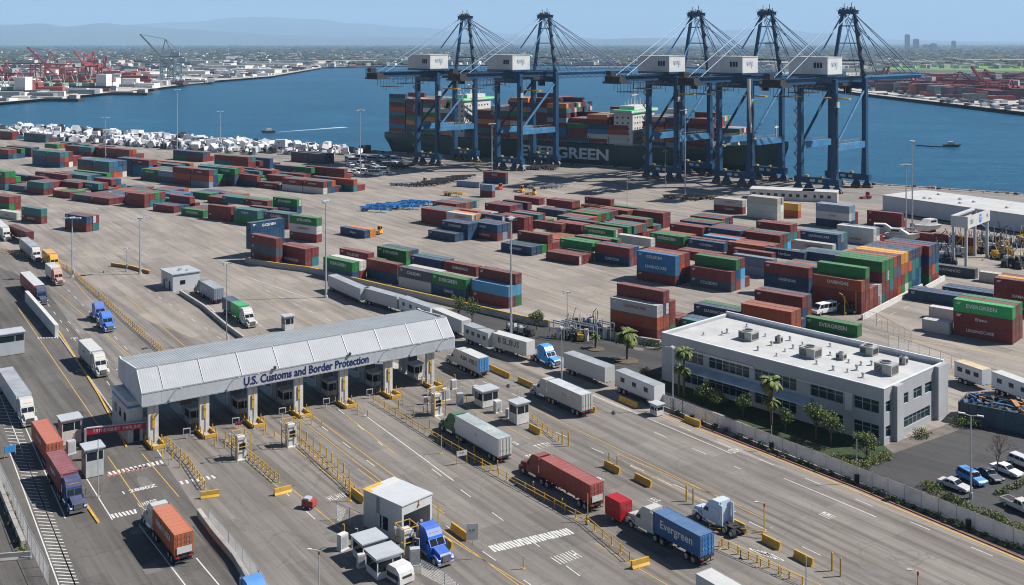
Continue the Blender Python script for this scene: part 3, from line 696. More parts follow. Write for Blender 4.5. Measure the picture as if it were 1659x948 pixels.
grey_roof = plain('trailer_roof_grey', (.27,.29,.31), .6, 0, .2, .3, (.2,.15,.1,.5))
white_roof = plain('trailer_roof_white', (.45,.45,.43), .5, 0, .08)
WH = (.45,.45,.43)
# toward the camera, left lanes
semi((106,839),(79,774.5), (.012,.03,.10), (.20,.042,.055), 'maroon container truck with dark navy tractor coming out of the left lane', text='Gazaniho', tsize=.9)
lt = loose((51,722),(74,762), (.40,.10,.05), 'rust orange container on a chassis ahead of the maroon one', 'cont', text='ECOLNERS', tsize=.9, lane=True, name='container_trailer')
semi((37,695),(-4,632), WH, (.5,.54,.55), 'white tractor with pale grey roofed box trailer, cut by the left edge', 'box', grey_roof)
semi((157,614),(127,582), WH, WH, 'all white box truck with white tractor heading for the canopy', 'box', white_roof, text='#4', tsize=.35, tmat=M['darkletter'])
bobtail((172,546),(154,523), (.02,.14,.5), 'bright blue tractor without trailer, front one of two in lane')
bobtail((160,530),(143,507), (.05,.13,.42), 'blue tractor with red roof close behind another blue tractor')[1]
semi((69,495),(26,466), (.012,.03,.09), (.28,.04,.045), 'dark blue tractor pulling a red box trailer with white roof', 'box', white_roof)
semi((90,466),(73,448), (.42,.25,.2), (.62,.6,.57), 'short off-white box truck with reddish cab behind the yellow truck', 'box', white_roof, Lt=8.)
semi((86,441),(66,424), PAL['y'], PAL['y'], 'yellow box truck with yellow cab in the upper left lanes', 'box', Lt=8.)
semi((57,426),(29,406), WH, (.25,.29,.33), 'white tractor with slate grey box trailer in the upper left lanes', 'box', grey_roof)
semi((14,391),(-22,374), WH, WH, 'white box truck cut by the left edge above the lanes', 'box', white_roof)
loose((42,396),(12,383), PAL['d'], 'maroon container on a chassis beside the uppermost left lanes', 'cont', name='container_trailer')
# behind the canopy
semi((309,474),(351,493), (.03,.16,.13), (.19,.24,.3), 'slate grey trailer with dark green tractor driving away past the guardhouse', 'box', grey_roof, text='#12', tsize=.4)
rt, tb, s_ = semi((403,533),(358,508), WH, (.03,.06,.13), 'white tractor with half navy and half green container load behind the canopy')
mk('green_box', MB().bx(-5.74-5.4, -5.72, -1.25, 1.25, 1.26, 4.06).bx(-11.2,-11.1,-1.27,1.27,1.25,4.08).bx(-5.8,-5.68,-1.27,1.27,1.25,4.08).mesh('green_box', [M['veh']]), rt, color=PAL['G'])
# away from the camera, right lanes
semi((837,765),(957,832), (.17,.018,.022), (.26,.048,.042), 'brick red container truck with maroon cab in the middle gate lane', placard=True, dcol=(.3,.06,.05))
semi((708,696),(808,753), (.03,.13,.075), (.62,.63,.64), 'white trailer with rusty grey roof and green cab leaving the gate', 'box', plain('trailer_roof_rusty', (.3,.35,.35), .6, 0, .25, .4, (.3,.17,.06,.7)), text='#2', tsize=.45, tmat=M['orange'], dcol=WH)
semi((854,639),(945,677), WH, WH, 'white box trailer with small orange mark and white cab, right lanes', 'box', plain('trailer_roof_pale', (.40,.42,.43), .6), text='#3', tsize=.6, tmat=M['orange'])
rt, tb, s_ = semi((722,590),(773,612), WH, WH, 'white trailer with blue rear doors just right of the canopy', 'box', white_roof, text='A.BA. VIBLC', tsize=1.2, tmat=M['darkletter'], dcol=(.03,.22,.52))
semi((1006,853),(1139,918.5), WH, (.03,.11,.25), 'navy container truck with white cab and white lettering on its side', text='Evergreen', tsize=1.5, dcol=(.02,.13,.36))
semi((224,846),(285,918), WH, (.42,.12,.05), 'rust orange container truck with white cab driving away at bottom left', text='EMBOY KSEA', tsize=1.1, dcol=(.36,.10,.045), placard=True)
bobtail((1137,845),(1172,868), (.45,.55,.66), 'white and blue tractor without trailer beside the navy container truck')
bobtail((703,919),(666,888), (.012,.10,.46), 'glossy blue long-nosed tractor coming out of the white inspection shed')
semi((1232,1060),(1166,1000), WH, WH, 'white box truck cut off by the bottom edge', 'box', white_roof, Lt=8.)
bobtail((412,1020),(380,975), (.03,.2,.5), 'blue cab roof showing at the bottom edge of the photo')
# the white row beside the court
GRW = (.42,.43,.43)
loose((584,494),(531,470), GRW, 'white trailer at the upper left end of the parked row', 'box', grey_roof)
loose((643,508),(588,492), GRW, 'second white trailer of the parked row, behind the canopy roof', 'box', grey_roof)
loose((697,527),(646,508), (.6,.63,.66), 'pale trailer with side windows behind the canopy ridge', 'box', grey_roof, windows=4)
loose((748,549),(700,528), GRW, 'white trailer half hidden by the right end of the canopy', 'box', white_roof)
loose((791,571),(751,555), GRW, 'white office trailer with dark round-topped windows near the canopy', 'box', grey_roof, windows=4)
loose((853,586),(795,569), WH, 'white trailer with big black lettering and a small sign', 'box', white_roof, text='B SL.BUS', tsize=1.7, tmat=M['darkletter'])
bobtail((889,596),(866,586), (.03,.26,.6), 'light blue short tractor parked between two long white trailers')
loose((980,630),(913,604), GRW, 'long plain white trailer with panel joints by the light mast', 'box', grey_roof)
loose((1060,662),(996,634), (.62,.62,.61), 'white office trailer with three dark windows at the fence corner', 'box', grey_roof, windows=3, dcol=(.4,.4,.4))
# ---------------------------------------------------------------- cars
def car(p, ang, col, label, kind='sedan', cat='car', name='parked_car', scale=1.):
    root = thing(name, label, cat, p, rad(ang), 'vehicles in the office car park' if name == 'parked_car' else None); root.scale = (scale,)*3
    L = dict(sedan=4.7, suv=4.8, pickup=5.4, van=5.6)[kind]; h = L/2
    if kind == 'sedan':
        lo = [(h,.35),(h,.62),(h-.15,.78),(h-1.3,.92),(-h+1.0,.95),(-h+.05,.88),(-h,.35)]; up = [(h-1.35,.9),(h-2.1,1.38),(h-3.2,1.43),(-h+.75,.93)]
    elif kind == 'suv':
        lo = [(h,.4),(h,.8),(h-.2,.98),(h-1.2,1.08),(-h+.05,1.1),(-h,.4)]; up = [(h-1.2,1.06),(h-1.9,1.68),(-h+.35,1.74),(-h+.03,1.08)]
    elif kind == 'pickup':
        lo = [(h,.45),(h,.85),(h-.2,1.02),(h-1.3,1.1),(-h+.03,1.1),(-h,.45)]; up = [(h-1.3,1.08),(h-1.9,1.72),(h-3.0,1.74),(h-3.3,1.08)]
    else:
        lo = [(h,.4),(h,.9),(h-.5,1.2),(-h,1.25),(-h,.4)]; up = [(h-.5,1.2),(h-1.2,2.1),(-h+.05,2.25),(-h+.01,1.22)]
    key = ('car', kind)
    def bm_():
        import bmesh
        mb = MB(); mb.prof(lo, -.9, .9); mb.prof(up, -.78, .78)
        if kind == 'pickup': mb.bx(-h+.12, h-3.4, -.72, .72, 1.101, 1.115, 1)
        me = mb.mesh('body', [M['veh'], M['dark']])
        b = bmesh.new(); b.from_mesh(me); bmesh.ops.bevel(b, geom=[e for e in b.edges if e.calc_length() > .25], offset=.05, segments=2, affect='EDGES'); b.to_mesh(me); b.free(); return me
    body = mk('body', cached(key, bm_), root, color=col)
    x0, z0 = up[0]; x1, z1 = up[1]; x2, z2 = up[2]; x3, z3 = up[3]; l = lambda a, b_, t: a+(b_-a)*t
    e = .018
    mk('windshield', cached((key,'w'), lambda: MB().quad((l(x0,x1,.12)+e,-.7,l(z0,z1,.12)+e),(l(x0,x1,.12)+e,.7,l(z0,z1,.12)+e),(l(x0,x1,.9)+e,.66,l(z0,z1,.9)+e),(l(x0,x1,.9)+e,-.66,l(z0,z1,.9)+e)).mesh('windshield', [M['glass']])), body)
    mk('rear_window', cached((key,'r'), lambda: MB().quad((l(x3,x2,.3)-e,-.66,l(z3,z2,.3)+e),(l(x3,x2,.3)-e,.66,l(z3,z2,.3)+e),(l(x3,x2,.88)-e,.62,l(z3,z2,.88)+e),(l(x3,x2,.88)-e,-.62,l(z3,z2,.88)+e)).mesh('rear_window', [M['glass']])), body)
    for s in (-1, 1):
        def sw():
            mb = MB(); zb, zt = z0+.06, min(z1, z2)-.08; n = 3 if kind == 'suv' else 2
            if kind == 'van': n = 4
            a0, a1 = x0-.35, x3+.3 if kind in ('sedan',) else x3+.2
            for i in range(n):
                xa = a0+(a1-a0)*i/n-.04; xb = a0+(a1-a0)*(i+1)/n+.04
                ya = (x1-.06) if i == 0 else xa; yb = (x2+.12) if i == n-1 else xb
                mb.quad((xa,0,zb),(xb,0,zb),(yb,0,zt),(ya,0,zt))
            return mb.mesh('side_window', [M['glass']])
        mk('side_window', cached((key,'s'), sw), body, (0, s*.787, 0))
        mk('headlight', cached('chl', lambda: MB().bx(-.06,.03,-.2,.2,-.07,.07).mesh('headlight', [M['lamp']])), body, (h-.02, s*.66, .68 if kind == 'sedan' else .84))
        mk('tail_light', cached('ctl', lambda: MB().bx(-.03,.05,-.14,.14,-.09,.09).mesh('tail_light', [M['red']])), body, (-h+.0, s*.74, .75 if kind == 'sedan' else .92))
        for x in (h-.9, -h+.95): mk('wheel', wheel_mesh(.33,.22), root, (x, s*.82, .33), 0 if s > 0 else math.pi)
    return root
def car2(f, r, col, label, kind, **k):
    a, b_, L, ang, s = place2(f, r); return car((a+b_)/2 - hd(ang+90)*(s*.9), ang, col, label, kind, **k)
car2((1561,801),(1521,787), (.42,.43,.45), 'silver grey saloon nearest the tall car-park lamp post', 'sedan')
car2((1586,792),(1548,772), (.04,.22,.5), 'blue estate-type SUV between the silver saloon and a dark car', 'suv')
car2((1603,781),(1585,771), (.02,.035,.06), 'dark navy car squeezed beside the blue SUV', 'sedan')
car2((1643,776),(1606,762), (.74,.74,.73), 'white saloon with dark windows beside the bare tree', 'sedan')
car2((1672,766),(1634,751), (.5,.52,.56), 'pale grey SUV at the far right of the parked row', 'suv')
car2((1664,838),(1626,820), (.5,.47,.42), 'beige silver pickup parked alone behind the hedge', 'pickup')
car(g(1335,508), -150, (.76,.76,.75), 'white van standing at the foot of the four-high block', 'van', 'van', 'white_van', 1.25)
# ================================================================ BUILDINGS
def panel_mat(name, col, step_x, step_z, line=.35, rough=.55, rot=0., axis='XZ', ridge=0.):
    """panels with thin dark joints, set in the object's own coordinates"""
    m, nt, p = newmat(name); co = coords(nt)
    sx = nt.nodes.new('ShaderNodeSeparateXYZ'); nt.links.new(co, sx.inputs[0])
    def line_(out, step, w):
        d = nt.nodes.new('ShaderNodeMath'); d.operation = 'DIVIDE'; d.inputs[1].default_value = step; nt.links.new(out, d.inputs[0])
        f = nt.nodes.new('ShaderNodeMath'); f.operation = 'FRACT'; nt.links.new(d.outputs[0], f.inputs[0])
        l = nt.nodes.new('ShaderNodeMath'); l.operation = 'LESS_THAN'; l.inputs[1].default_value = w/step; nt.links.new(f.outputs[0], l.inputs[0]); return l.outputs[0], f.outputs[0]
    c = ramp(nt, noise(nt, .25, 6, co), .3, .7, tuple(x*.88 for x in col), tuple(min(1,x*1.08) for x in col))
    st = coords(nt, (1.6, 1.6, .12))
    c = mixc(nt, ramp(nt, noise(nt, 1., 5, st), .52, .75, (0,0,0), (.35,)*3), c, tuple(x*.62 for x in col))   # rain streaks
    for a, step in ((sx.outputs[0], step_x), (sx.outputs[1], step_x), (sx.outputs[2], step_z)):
        if step: l, f = line_(a, step, .05); c = mixc(nt, l, c, tuple(x*(1-line) for x in col)) if not ridge or a is sx.outputs[2] else c
    nt.links.new(c, p.inputs['Base Color']); p.inputs['Roughness'].default_value = rough; p.inputs['Specular IOR Level'].default_value = .3
    return m
# ---------------------------------------------------------------- the customs canopy
CA = 34.4; ex, ed = hd(CA), hd(CA-90)                      # along the canopy; towards the camera
A0 = g(231, 657, 6.8); A0.z = 0
CLN = 59.4
canopy = thing('customs_canopy', 'long white metal customs canopy with blue lettering across the gate lanes', 'canopy', A0, rad(CA))
M['cladA'] = panel_mat('canopy_panels', (.38,.40,.43), 3.0, 0, .3, .6)
M['roofrib'] = plain('ribbed_roof_metal', (.26,.28,.295), .7, 0, .12, .3, (.3,.28,.25,.35))
# local: x along, y towards the back (+) ; front fascia at y = 0
fb = MB(); fb.bx(0, CLN, -.12, .14, 6.6, 8.7); fb.build('fascia', M['cladA'], canopy)
sl_ = MB(); n = 148
V = []
for i in range(n*2+1):
    x = CLN*i/(n*2); b = .0 if i % 2 else .022
    V += [(x, -.12, 8.72+b), (x, 3.1, 11.9+b)]
sl_.add(V, [(2*i, 2*i+2, 2*i+3, 2*i+1) for i in range(n*2)])
sl_.build('sloped_front', M['roofrib'] if False else plain('slope_metal', (.30,.315,.33), .75, 0, .08, .2, (.4,.4,.4,.3)), canopy)
for i in range(9): pass
sm = MB()
for i in range(9): x = 3.4+i*6.7; sm.bar((x, -.1, 8.82), (x, 3.1, 12.0), .09, .1)
sm.bx(-.05, CLN+.05, 3.05, 3.3, 11.75, 12.12); sm.bx(-.02, CLN+.02, -.2, -.1, 6.5, 6.72); sm.bx(-.02, CLN+.02, -.17, -.05, 8.62, 8.82)
sm.build('trim', M['steel'], canopy)
rf = MB(); V = []; n = 120
for i in range(n*2+1):
    x = .3+(CLN-.6)*i/(n*2); b = 0 if i % 2 else .07
    V += [(x, 3.3, 11.55+b), (x, 14.6, 11.0+b)]
rf.add(V, [(2*i, 2*i+2, 2*i+3, 2*i+1) for i in range(n*2)])
rf.bx(.25, CLN-.25, 3.2, 14.6, 10.6, 10.95); rf.build('roof', M['roofrib'], canopy)
ra = MB()
for x0, x1, y0, y1, h in ((34,56,12.4,15.2,.25),(14,26,13,15.4,.15)): ra.bx(x0, x1, y0, y1, 10.9, 11.2+h)

en = MB()
for x0, x1 in ((-.16, .1), (CLN-.1, CLN+.16)):
    en.add([(x, y, z) for x in (x0, x1) for y, z in ((-.12,6.6),(-.12,8.7),(3.1,11.9),(3.3,12.0),(13.2,11.2),(14.2,11.4),(14.7,11.3),(14.7,7.6))],
           [(0,1,2,3,4,5,6,7),(8,9,10,11,12,13,14,15)]+[(i,(i+1)%8,8+(i+1)%8,8+i) for i in range(8)])
en.each('gable_end', panel_mat('canopy_gable', (.5,.52,.545), 3.4, 2.5, .12), canopy)
bk = MB().bx(0, CLN, 14.45, 14.6, 7.6, 11.0).build('rear_fascia', M['cladA'], canopy)
sf = MB().bx(.2, CLN-.2, .15, 14.4, 6.9, 7.1).build('soffit', M['greybox'], canopy)
tx = text_mesh('U.S. Customs and Border Protection', 2.0, plain('lettering_blue', (.004,.014,.085), .6), .02, .022)
mk('lettering', tx, canopy, (29.0, -.15, 7.55)).scale = (.80, 1, 1)
PX = [(260,719),(348,705),(430,687),(508,672),(583,650),(655,632),(716,620)]
pil_x = [1.9, 10.4, 18.9, 27.4, 36.2, 45.4, 54.5]
def in_canopy(x, y, z=0): return A0 + ex*x - ed*y + Vector((0,0,z))
for i, x in enumerate(pil_x):
    mb = MB()
    for dx in (-.5, .5): mb.bx(x+dx-.32, x+dx+.32, .5, 1.2, 0, 6.9)
    mb.bx(x-.2, x+.2, .62, 1.08, .3, 6.9); mb.build('pillar', M['offwhite'], canopy)
    MB().bx(x-.55, x+.55, 11.6, 12.5, 0, 7.6).build('pillar', M['offwhite'], canopy)
lf = MB()
for x in (7.2, 15.8, 24.2, 33, 41.5, 50.5):
    lf.bx(x-.9, x+.9, .3, .55, 5.5, 6.45); lf.bx(x-.05, x+.05, .4, .5, 6.4, 6.95)
lf.each('lane_signal_board', M['dark'], canopy, 2)
cl_ = MB()
for x in (5.2, 15.0, 18.5, 44, 50.5, 56.5): cl_.bar((x, -.15, 8.2), (x+.7, -1.2, 8.9), .08); cl_.box((x+.75, -1.35, 8.85), (.3,.6,.2))
cl_.each('floodlight', M['steel'], canopy, 2)
cv = MB()
for x in (22.6, 37.0): cv.bx(x-.2, x+.2, -.5, -.14, 8.9, 9.4)
cv.each('camera_unit', M['dark'], canopy)
# islands, booths and guards, one set per pillar
BOOTHN = ['leftmost','second from left','third from left','middle','third from right','second from right','rightmost']
def kiosk(parent, w, d, h, mat=None):
    zb = max(1.0, h-1.75); mb = MB(); mb.bx(-w/2, w/2, -d/2, d/2, .12, zb); mb.bx(w*.12,w*.12+.12,-d/2,-d/2+.1,zb,h-.4)
    for x in (-w/2, w/2-.12):
        for y in (-d/2, d/2-.12): mb.bx(x, x+.12, y, y+.12, zb, h)
    mb.bx(-w/2, w/2, -d/2, d/2, h-.45, h); mb.bx(-w/2+.1, w/2-.1, d/2-.14, d/2-.05, zb, h-.4)
    mb.build('booth_wall', mat or M['offwhite'], parent)
    MB().bx(-w/2-.25, w/2+.25, -d/2-.25, d/2+.25, h+.002, h+.16).build('booth_roof', M['greybox'], parent)
    for nm, c in (('window', [(-w/2+.1,-d/2+.05),(w/2-.1,-d/2+.05)]),('window', [(-w/2+.05,-d/2+.14),(-w/2+.05,d/2-.16)]),('window', [(w/2-.05,-d/2+.14),(w/2-.05,d/2-.16)])):
        (a0, b0), (a1, b1) = c; MB().bar((a0,b0,(zb+h-.45)/2), (a1,b1,(zb+h-.45)/2), .03, h-.46-zb).build('window', M['glass'], parent)
    MB().bx(-.45, .45, d/2+.001, d/2+.05, .15, 2.05).build('door', M['greybox'], parent)
def bollard_obj(p, label, h=1.15, group='yellow bollards at the gate islands', r=.11):
    me = cached(('bol', h, r), lambda: MB().tube((0,0,0),(0,0,h),r,r,10).tube((0,0,h),(0,0,h+.06),r,r*.5,10).mesh('bollard', [M['yellow']]))
    o = mk('bollard', me, None, p); return tag(o, label, 'bollard', group)
def jersey(p, ang, L, mat, label, name='concrete_barrier', group='concrete barriers', h=.95, w=.6):
    me = cached(('jer', round(L,1), mat.name, h), lambda: MB().add([(x, y, z) for x in (-L/2, L/2) for y, z in ((-w/2,0),(-w/2,.12),(-w*.22,.4),(-w*.17,h),(w*.17,h),(w*.22,.4),(w/2,.12),(w/2,0))],
        [(0,1,2,3,4,5,6,7),(8,9,10,11,12,13,14,15)]+[(i,(i+1)%8,8+(i+1)%8,8+i) for i in range(8)]).mesh(name, [mat]))
    o = mk(name, me, None, p, rad(ang)); return tag(o, label, 'barrier', group)
for i, x in enumerate(pil_x):
    isl = MB(); isl.prism([(-1.05,-1.6),(-.6,-2.4),(.6,-2.4),(1.05,-1.6),(1.05,17),(.6,18),(-.6,18),(-1.05,17)], 0, .16)
    o = isl.build('gate_island', M['concrete'], None, in_canopy(x, 0), rad(CA)); struct(o)
    b = thing('inspection_booth', 'grey glazed inspection booth under the canopy behind the %s front pillar' % BOOTHN[i], 'booth', in_canopy(x-.1, 6.6, .16), rad(CA), 'inspection booths under the customs canopy')
    kiosk(b, 1.9, 2.8, 2.75)
    b = thing('equipment_cabinet', 'tall grey cabinet under the canopy roof behind the %s booth' % BOOTHN[i], 'cabinet', in_canopy(x, 10.2, .16), rad(CA), 'cabinets under the customs canopy')
    MB().bx(-.7,.7,-.8,.8,.1,3.4).bx(-.6,.6,-.7,.7,0,.1).build('cabinet_body', M['greybox'], b); MB().bx(-.4,.4,-.84,-.801,.4,2.5).build('door', M['offwhite'], b)
    gd = thing('island_guard', 'low yellow U-shaped guard round the foot of the %s canopy pillar' % BOOTHN[i], 'guard rail', in_canopy(x, 0, .16), rad(CA), 'yellow pillar guards')
    MB().bx(-1.15,-.9,-2.3,1.6,-.1,.55).bx(.9,1.15,-2.3,1.6,-.1,.55).bx(-.9,.9,-2.5,-2.25,-.1,.5).build('guard_wall', M['yellow'], gd)
    tu = MB()
    for dx in (-1.0, 1.0):
        for y in (-2.2, -.6): tu.tube((dx,y,.5),(dx,y,1.5),.09,n=8)
    tu.each('post', M['yellow'], gd)
    sg = thing('pillar_sign', 'yellow warning panel fixed to the %s front pillar' % BOOTHN[i], 'sign', in_canopy(x, .38, 2.6), rad(CA), 'yellow panels on the canopy pillars')
    MB().bx(-.22,.22,-.04,.1,0,2.3).build('panel', M['yellow'], sg); mk('lettering', cached('psl', lambda: scribble(3,.12,.2,4).mesh('lettering',[M['darkletter']])), sg, (0,-.045,1.5))
    for k, (dx, y) in enumerate(((-.85,2.4),(.85,2.4),(-.85,4.3))): bollard_obj(in_canopy(x+dx, y, .16), 'yellow bollard on the island behind the %s canopy pillar' % BOOTHN[i], 1.2)
    if i in (0,1,2,3,4): 
        s = thing('lane_screen', 'small white framed screen on a post right of the %s pillar' % BOOTHN[i], 'screen', in_canopy(x+5.2, -.4+i*.2), rad(CA-12), 'lane screens')
        MB().bx(-.6,.6,-.06,.06,.75,1.75).bx(-.08,.08,-.05,.05,0,.75).build('frame', M['white'], s); MB().bx(-.48,.48,-.075,-.061,.87,1.63).build('display', M['glass'], s)
ew = thing('canopy_end_wall', 'pale end building with blue trim under the left end of the canopy', 'building', in_canopy(-.1, 4.5), rad(CA))
MB().bx(-1.5, .9, -1.6, 8.5, 0, 6.8).build('wall', M['offwhite'], ew)
for y in (0.2, 3.2, 6.2): MB().bx(-1.54,-1.48, y-.6, y+.6, 3.2, 4.6).build('window', M['bglass'], ew)
MB().bx(-1.55,.95,-1.65,8.55,5.7,6.1).build('blue_trim', M['bluem'], ew); MB().bx(-.6,.4,-1.66,-1.61,.1,2.3).build('door', M['dark'], ew)
# ---------------------------------------------------------------- the office building
NB = g(1432, 722); OA = -47.2; HB = 9.2
office = thing('office_building', 'two-storey pale grey office building with flat white roof and dark window bands', 'building', NB, rad(OA))
M['offc'] = panel_mat('office_concrete', (.35,.36,.37), 4.2, .62, .16, .7); M['roofw'] = plain('white_membrane_roof', (.40,.40,.39), .7, 0, .14, .25, (.38,.36,.33,.5), bump=.2)
OL, OW = 46.5, 21.5
# local x runs from the near corner backwards along -x; y to the right-rear
w_ = MB()
def wall_band(mb, z0, z1, inset=0): mb.bx(-OL+inset, 0-inset, inset, .35+inset, z0, z1)
rec = .45
for z0, z1 in ((0,.9),(3.0,5.0),(7.0,HB)): w_.bx(-OL, 0, 0, .4, z0, z1)
segs0 = [(-OL,-OL+5.5),(-36.5,-35.2),(-26.2,-25.),(-16.4,-13.6),(-7.4,-5.4),(-.9,0)]
for x0, x1 in segs0:
    for z0, z1 in ((.9,3.0),(5.0,7.0)): w_.bx(x0, x1, 0, .4, z0, z1)
w_.bx(-OL, 0, OW-.4, OW, 0, HB); w_.bx(-OL, -OL+.4, .4, OW-.4, 0, HB)
for z0, z1 in ((0,1.1),(2.9,5.2),(7.0,HB)): w_.bx(-.4, 0, .4, OW-.4, z0, z1)
ys = {(1.1,2.9): [(.4,.6),(2.6,5.6),(16.2,OW-.4)], (5.2,7.0): [(.4,.6),(2.6,5.6),(8.4,10.2),(13.2,14.4),(17.2,OW-.4)]}
for (z0, z1), ss in ys.items():
    for y0, y1 in ss: w_.bx(-.4, 0, y0, y1, z0, z1)
w_.build('wall', M['offc'], office)
pb = MB(); pb.bx(0, .8, 3.0, 5.2, 0, HB-.002); pb.bx(0,.8,17.8,OW+.002,0,HB+.12); pb.each('pier', M['offc'], office)
MB().bx(-OL+.4,-.4,.4,OW-.4,HB-.75,HB-.55).build('roof', M['roofw'], office)
pa = MB(); pa.bx(-OL-.06,.06,-.06,.34,HB-.001,HB+.14); pa.bx(-OL-.06,.06,OW-.34,OW+.06,HB+.0,HB+.55); pa.bx(-OL-.06,-OL+.34,.34,OW-.34,HB-.0,HB+.14); pa.bx(-.34,.06,.34,OW-.34,HB-.0,HB+.14)
pa.build('parapet', plain('parapet_metal', (.55,.57,.6), .5), office)
def win(x0, x1, z0, z1, n, axis='x'):
    mb = MB(); gl = MB(); d = .22
    if axis == 'x':
        gl.bx(x0, x1, d, d+.04, z0, z1)
        for i in range(n+1): x = x0+(x1-x0)*i/n; mb.bx(max(x0,x-.05), min(x1,x+.05), d-.05, d-.003, z0, z1)
        mb.bx(x0,x1,d-.06,d-.052,z0+.62*(z1-z0),z0+.62*(z1-z0)+.07)
    else:
        gl.bx(-d-.04, -d, x0, x1, z0, z1)
        for i in range(n+1): x = x0+(x1-x0)*i/n; mb.bx(-d+.003, -d+.05, max(x0,x-.05), min(x1,x+.05), z0, z1)
        mb.bx(-d+.052,-d+.06,x0,x1,z0+.62*(z1-z0),z0+.62*(z1-z0)+.07)
    f = mb.build('window', M['steel'], office); gl.build('pane', M['bglass'], f)
for (a0, a1), (b0, b1) in zip(segs0, segs0[1:]):
    for z0, z1 in ((.9,3.0),(5.0,7.0)): win(a1, b0, z0, z1, max(2, int((b0-a1)/1.4)))
for (z0, z1), ss in ys.items():
    for (a0, a1), (b0, b1) in zip(ss, ss[1:]): win(a1, b0, z0, z1, max(1, int((b0-a1)/1.5)), 'y')
can = MB(); can.add([(x,y,z) for x in (-40.5,-13) for y,z in ((0,4.1),(-2.6,3.75),(-2.6,4.0),(0,4.5))], [(0,1,2,3),(4,5,6,7),(0,1,5,4),(1,2,6,5),(2,3,7,6),(3,0,4,7)])
can.build('entrance_canopy', plain('canopy_sheet', (.36,.40,.44), .45, .1), office)
lo = MB(); lo.bx(-40.4,-25.2,-.25,-.003,7.0,7.35); lo.bx(-16.2,-5.5,-.2,-.003,7.0,7.25); lo.bx(-6.9,-5.6,-.25,-.003,4.2,7.02); lo.each('sun_shade', M['white'], office)
fl_ = MB().bx(-OL+.4,-.4,.4,OW-.4,3.9,4.1).build('floor_slab', M['dark'], office)
zr = HB-.55
def roof_pt(u, v, z=zr):
    p = g(u, v, z); d = p-NB; a = hd(OA); b_ = hd(OA+90); return (d.x*a.x+d.y*a.y, d.x*b_.x+d.y*b_.y)
def ac(u, v, w, d, h, label):
    x, y = roof_pt(u, v); p = NB+hd(OA)*x+hd(OA+90)*y; p.z = zr
    t = thing('rooftop_unit', label, 'air conditioner', p, rad(OA), 'air-conditioning units on the office roof')
    MB().bx(-w/2,w/2,-d/2,d/2,.15,h).bx(-w/2+.1,w/2-.1,-d/2+.1,d/2-.1,0,.15).build('housing', plain('ac_housing', (.33,.33,.31), .6, .1), t)
    lv = MB()
    for k in range(6): lv.bx(-w/2+.15, -.1, -d/2-.03, -d/2, .35+k*(h-.6)/6, .35+k*(h-.6)/6+.12)
    for k in range(6): lv.bx(w/2, w/2+.03, -d/2+.2, d/2-.2, .35+k*(h-.6)/6, .35+k*(h-.6)/6+.12)
    lv.build('louvre', M['dark'], t)
    MB().tube((0,0,h),(0,0,h+.22),min(w,d)*.36,n=18).tube((0,0,h+.22),(0,0,h+.24),min(w,d)*.3,n=18,m=1).build('fan', [M['steel'], M['black']], t)
ac(1213,550,3.0,2.6,1.7,'large grey rooftop unit nearest the far left roof corner')
ac(1313,578,3.2,2.6,1.8,'large grey rooftop unit in the middle of the white roof')
ac(1408,574,2.6,2.2,1.6,'grey rooftop unit near the rear parapet')
ac(1436,605,3.2,2.7,1.9,'large grey rooftop unit nearest the right roof edge')
ac(1363,582,1.5,1.3,1.1,'small grey rooftop unit between two large ones')
ac(1464,590,1.2,1.1,1.3,'small upright rooftop unit beside the right-hand large unit')
ac(1262,555,1.2,1.0,1.2,'small dark rooftop unit right of the far large unit')
for i, (u, v) in enumerate([(1140,543),(1170,543),(1178,540),(1228,568),(1250,560),(1272,570),(1280,552),(1285,565),(1258,577),(1323,590),(1345,576),(1375,588),(1388,600),(1395,592),(1412,592),(1350,600),(1373,603),(1505,600),(1300,560),(1345,562),(1240,545),(1210,530),(1398,612)]):
    x, y = roof_pt(u, v); p = NB+hd(OA)*x+hd(OA+90)*y; p.z = zr
    if not (-OL+.6 < x < -.6 and .6 < y < OW-.6): continue
    t = thing('roof_vent', 'small grey vent pipe with a cowl on the white office roof', 'vent', p, rad(R.uniform(0,90)), 'vents on the office roof')
    s = R.uniform(.7,1.2); MB().tube((0,0,0),(0,0,.6*s),.16*s,n=8).bx(-.35*s,.35*s,-.35*s,.35*s,0,.1).build('pipe', M['greybox'], t); MB().tube((0,0,.6*s),(0,0,.85*s),.3*s,.2*s,n=8).build('cowl', M['steel'], t)
# ---------------------------------------------------------------- the white inspection shed
a, b_, c_ = g(589, 852), g(651, 882), g(699, 866)
SA = math.degrees(math.atan2((b_-a).y, (b_-a).x)); SL = (b_-a).length; SW = 5.4
shed = thing('inspection_shed', 'white drive-through inspection shed with rust-stained roof corner and open front', 'shed', b_, rad(SA))
sh = MB(); hh = 4.9; M['shed'] = panel_mat('shed_panels', (.5,.51,.51), 2.4, 2.4, .18)
sh.bx(-SL,-SL+2.6,0,.2,0,hh); sh.bx(-SL+3.4,-5.2,0,.2,0,hh); sh.bx(-5.2,-2.8,0,.2,2.6,hh); sh.bx(-5.2,-2.8,0,.2,0,.8); sh.bx(-2.8,-.2,0,.2,0,hh); sh.bx(-SL+2.6,-SL+3.4,0,.2,2.8,hh)
sh.bx(-SL,0,SW-.2,SW,0,hh); sh.bx(-SL,-SL+.2,.2,SW-.2,3.9,hh); sh.bx(-.2,0,0,SW-.201,3.7,hh); sh.bx(-.2,0,0,.35,0,3.7); sh.bx(-.2,.001,SW-.35,SW-.201,0,3.7)
sh.build('wall', M['shed'], shed)
MB().bx(-5.2,-4.15,.08,.12,.8,2.6).bx(-3.9,-2.8,.08,.12,.8,2.6).bx(-4.15,-3.9,.02,.18,.8,2.6,1).build('window', [M['glass'], M['shed']], shed)
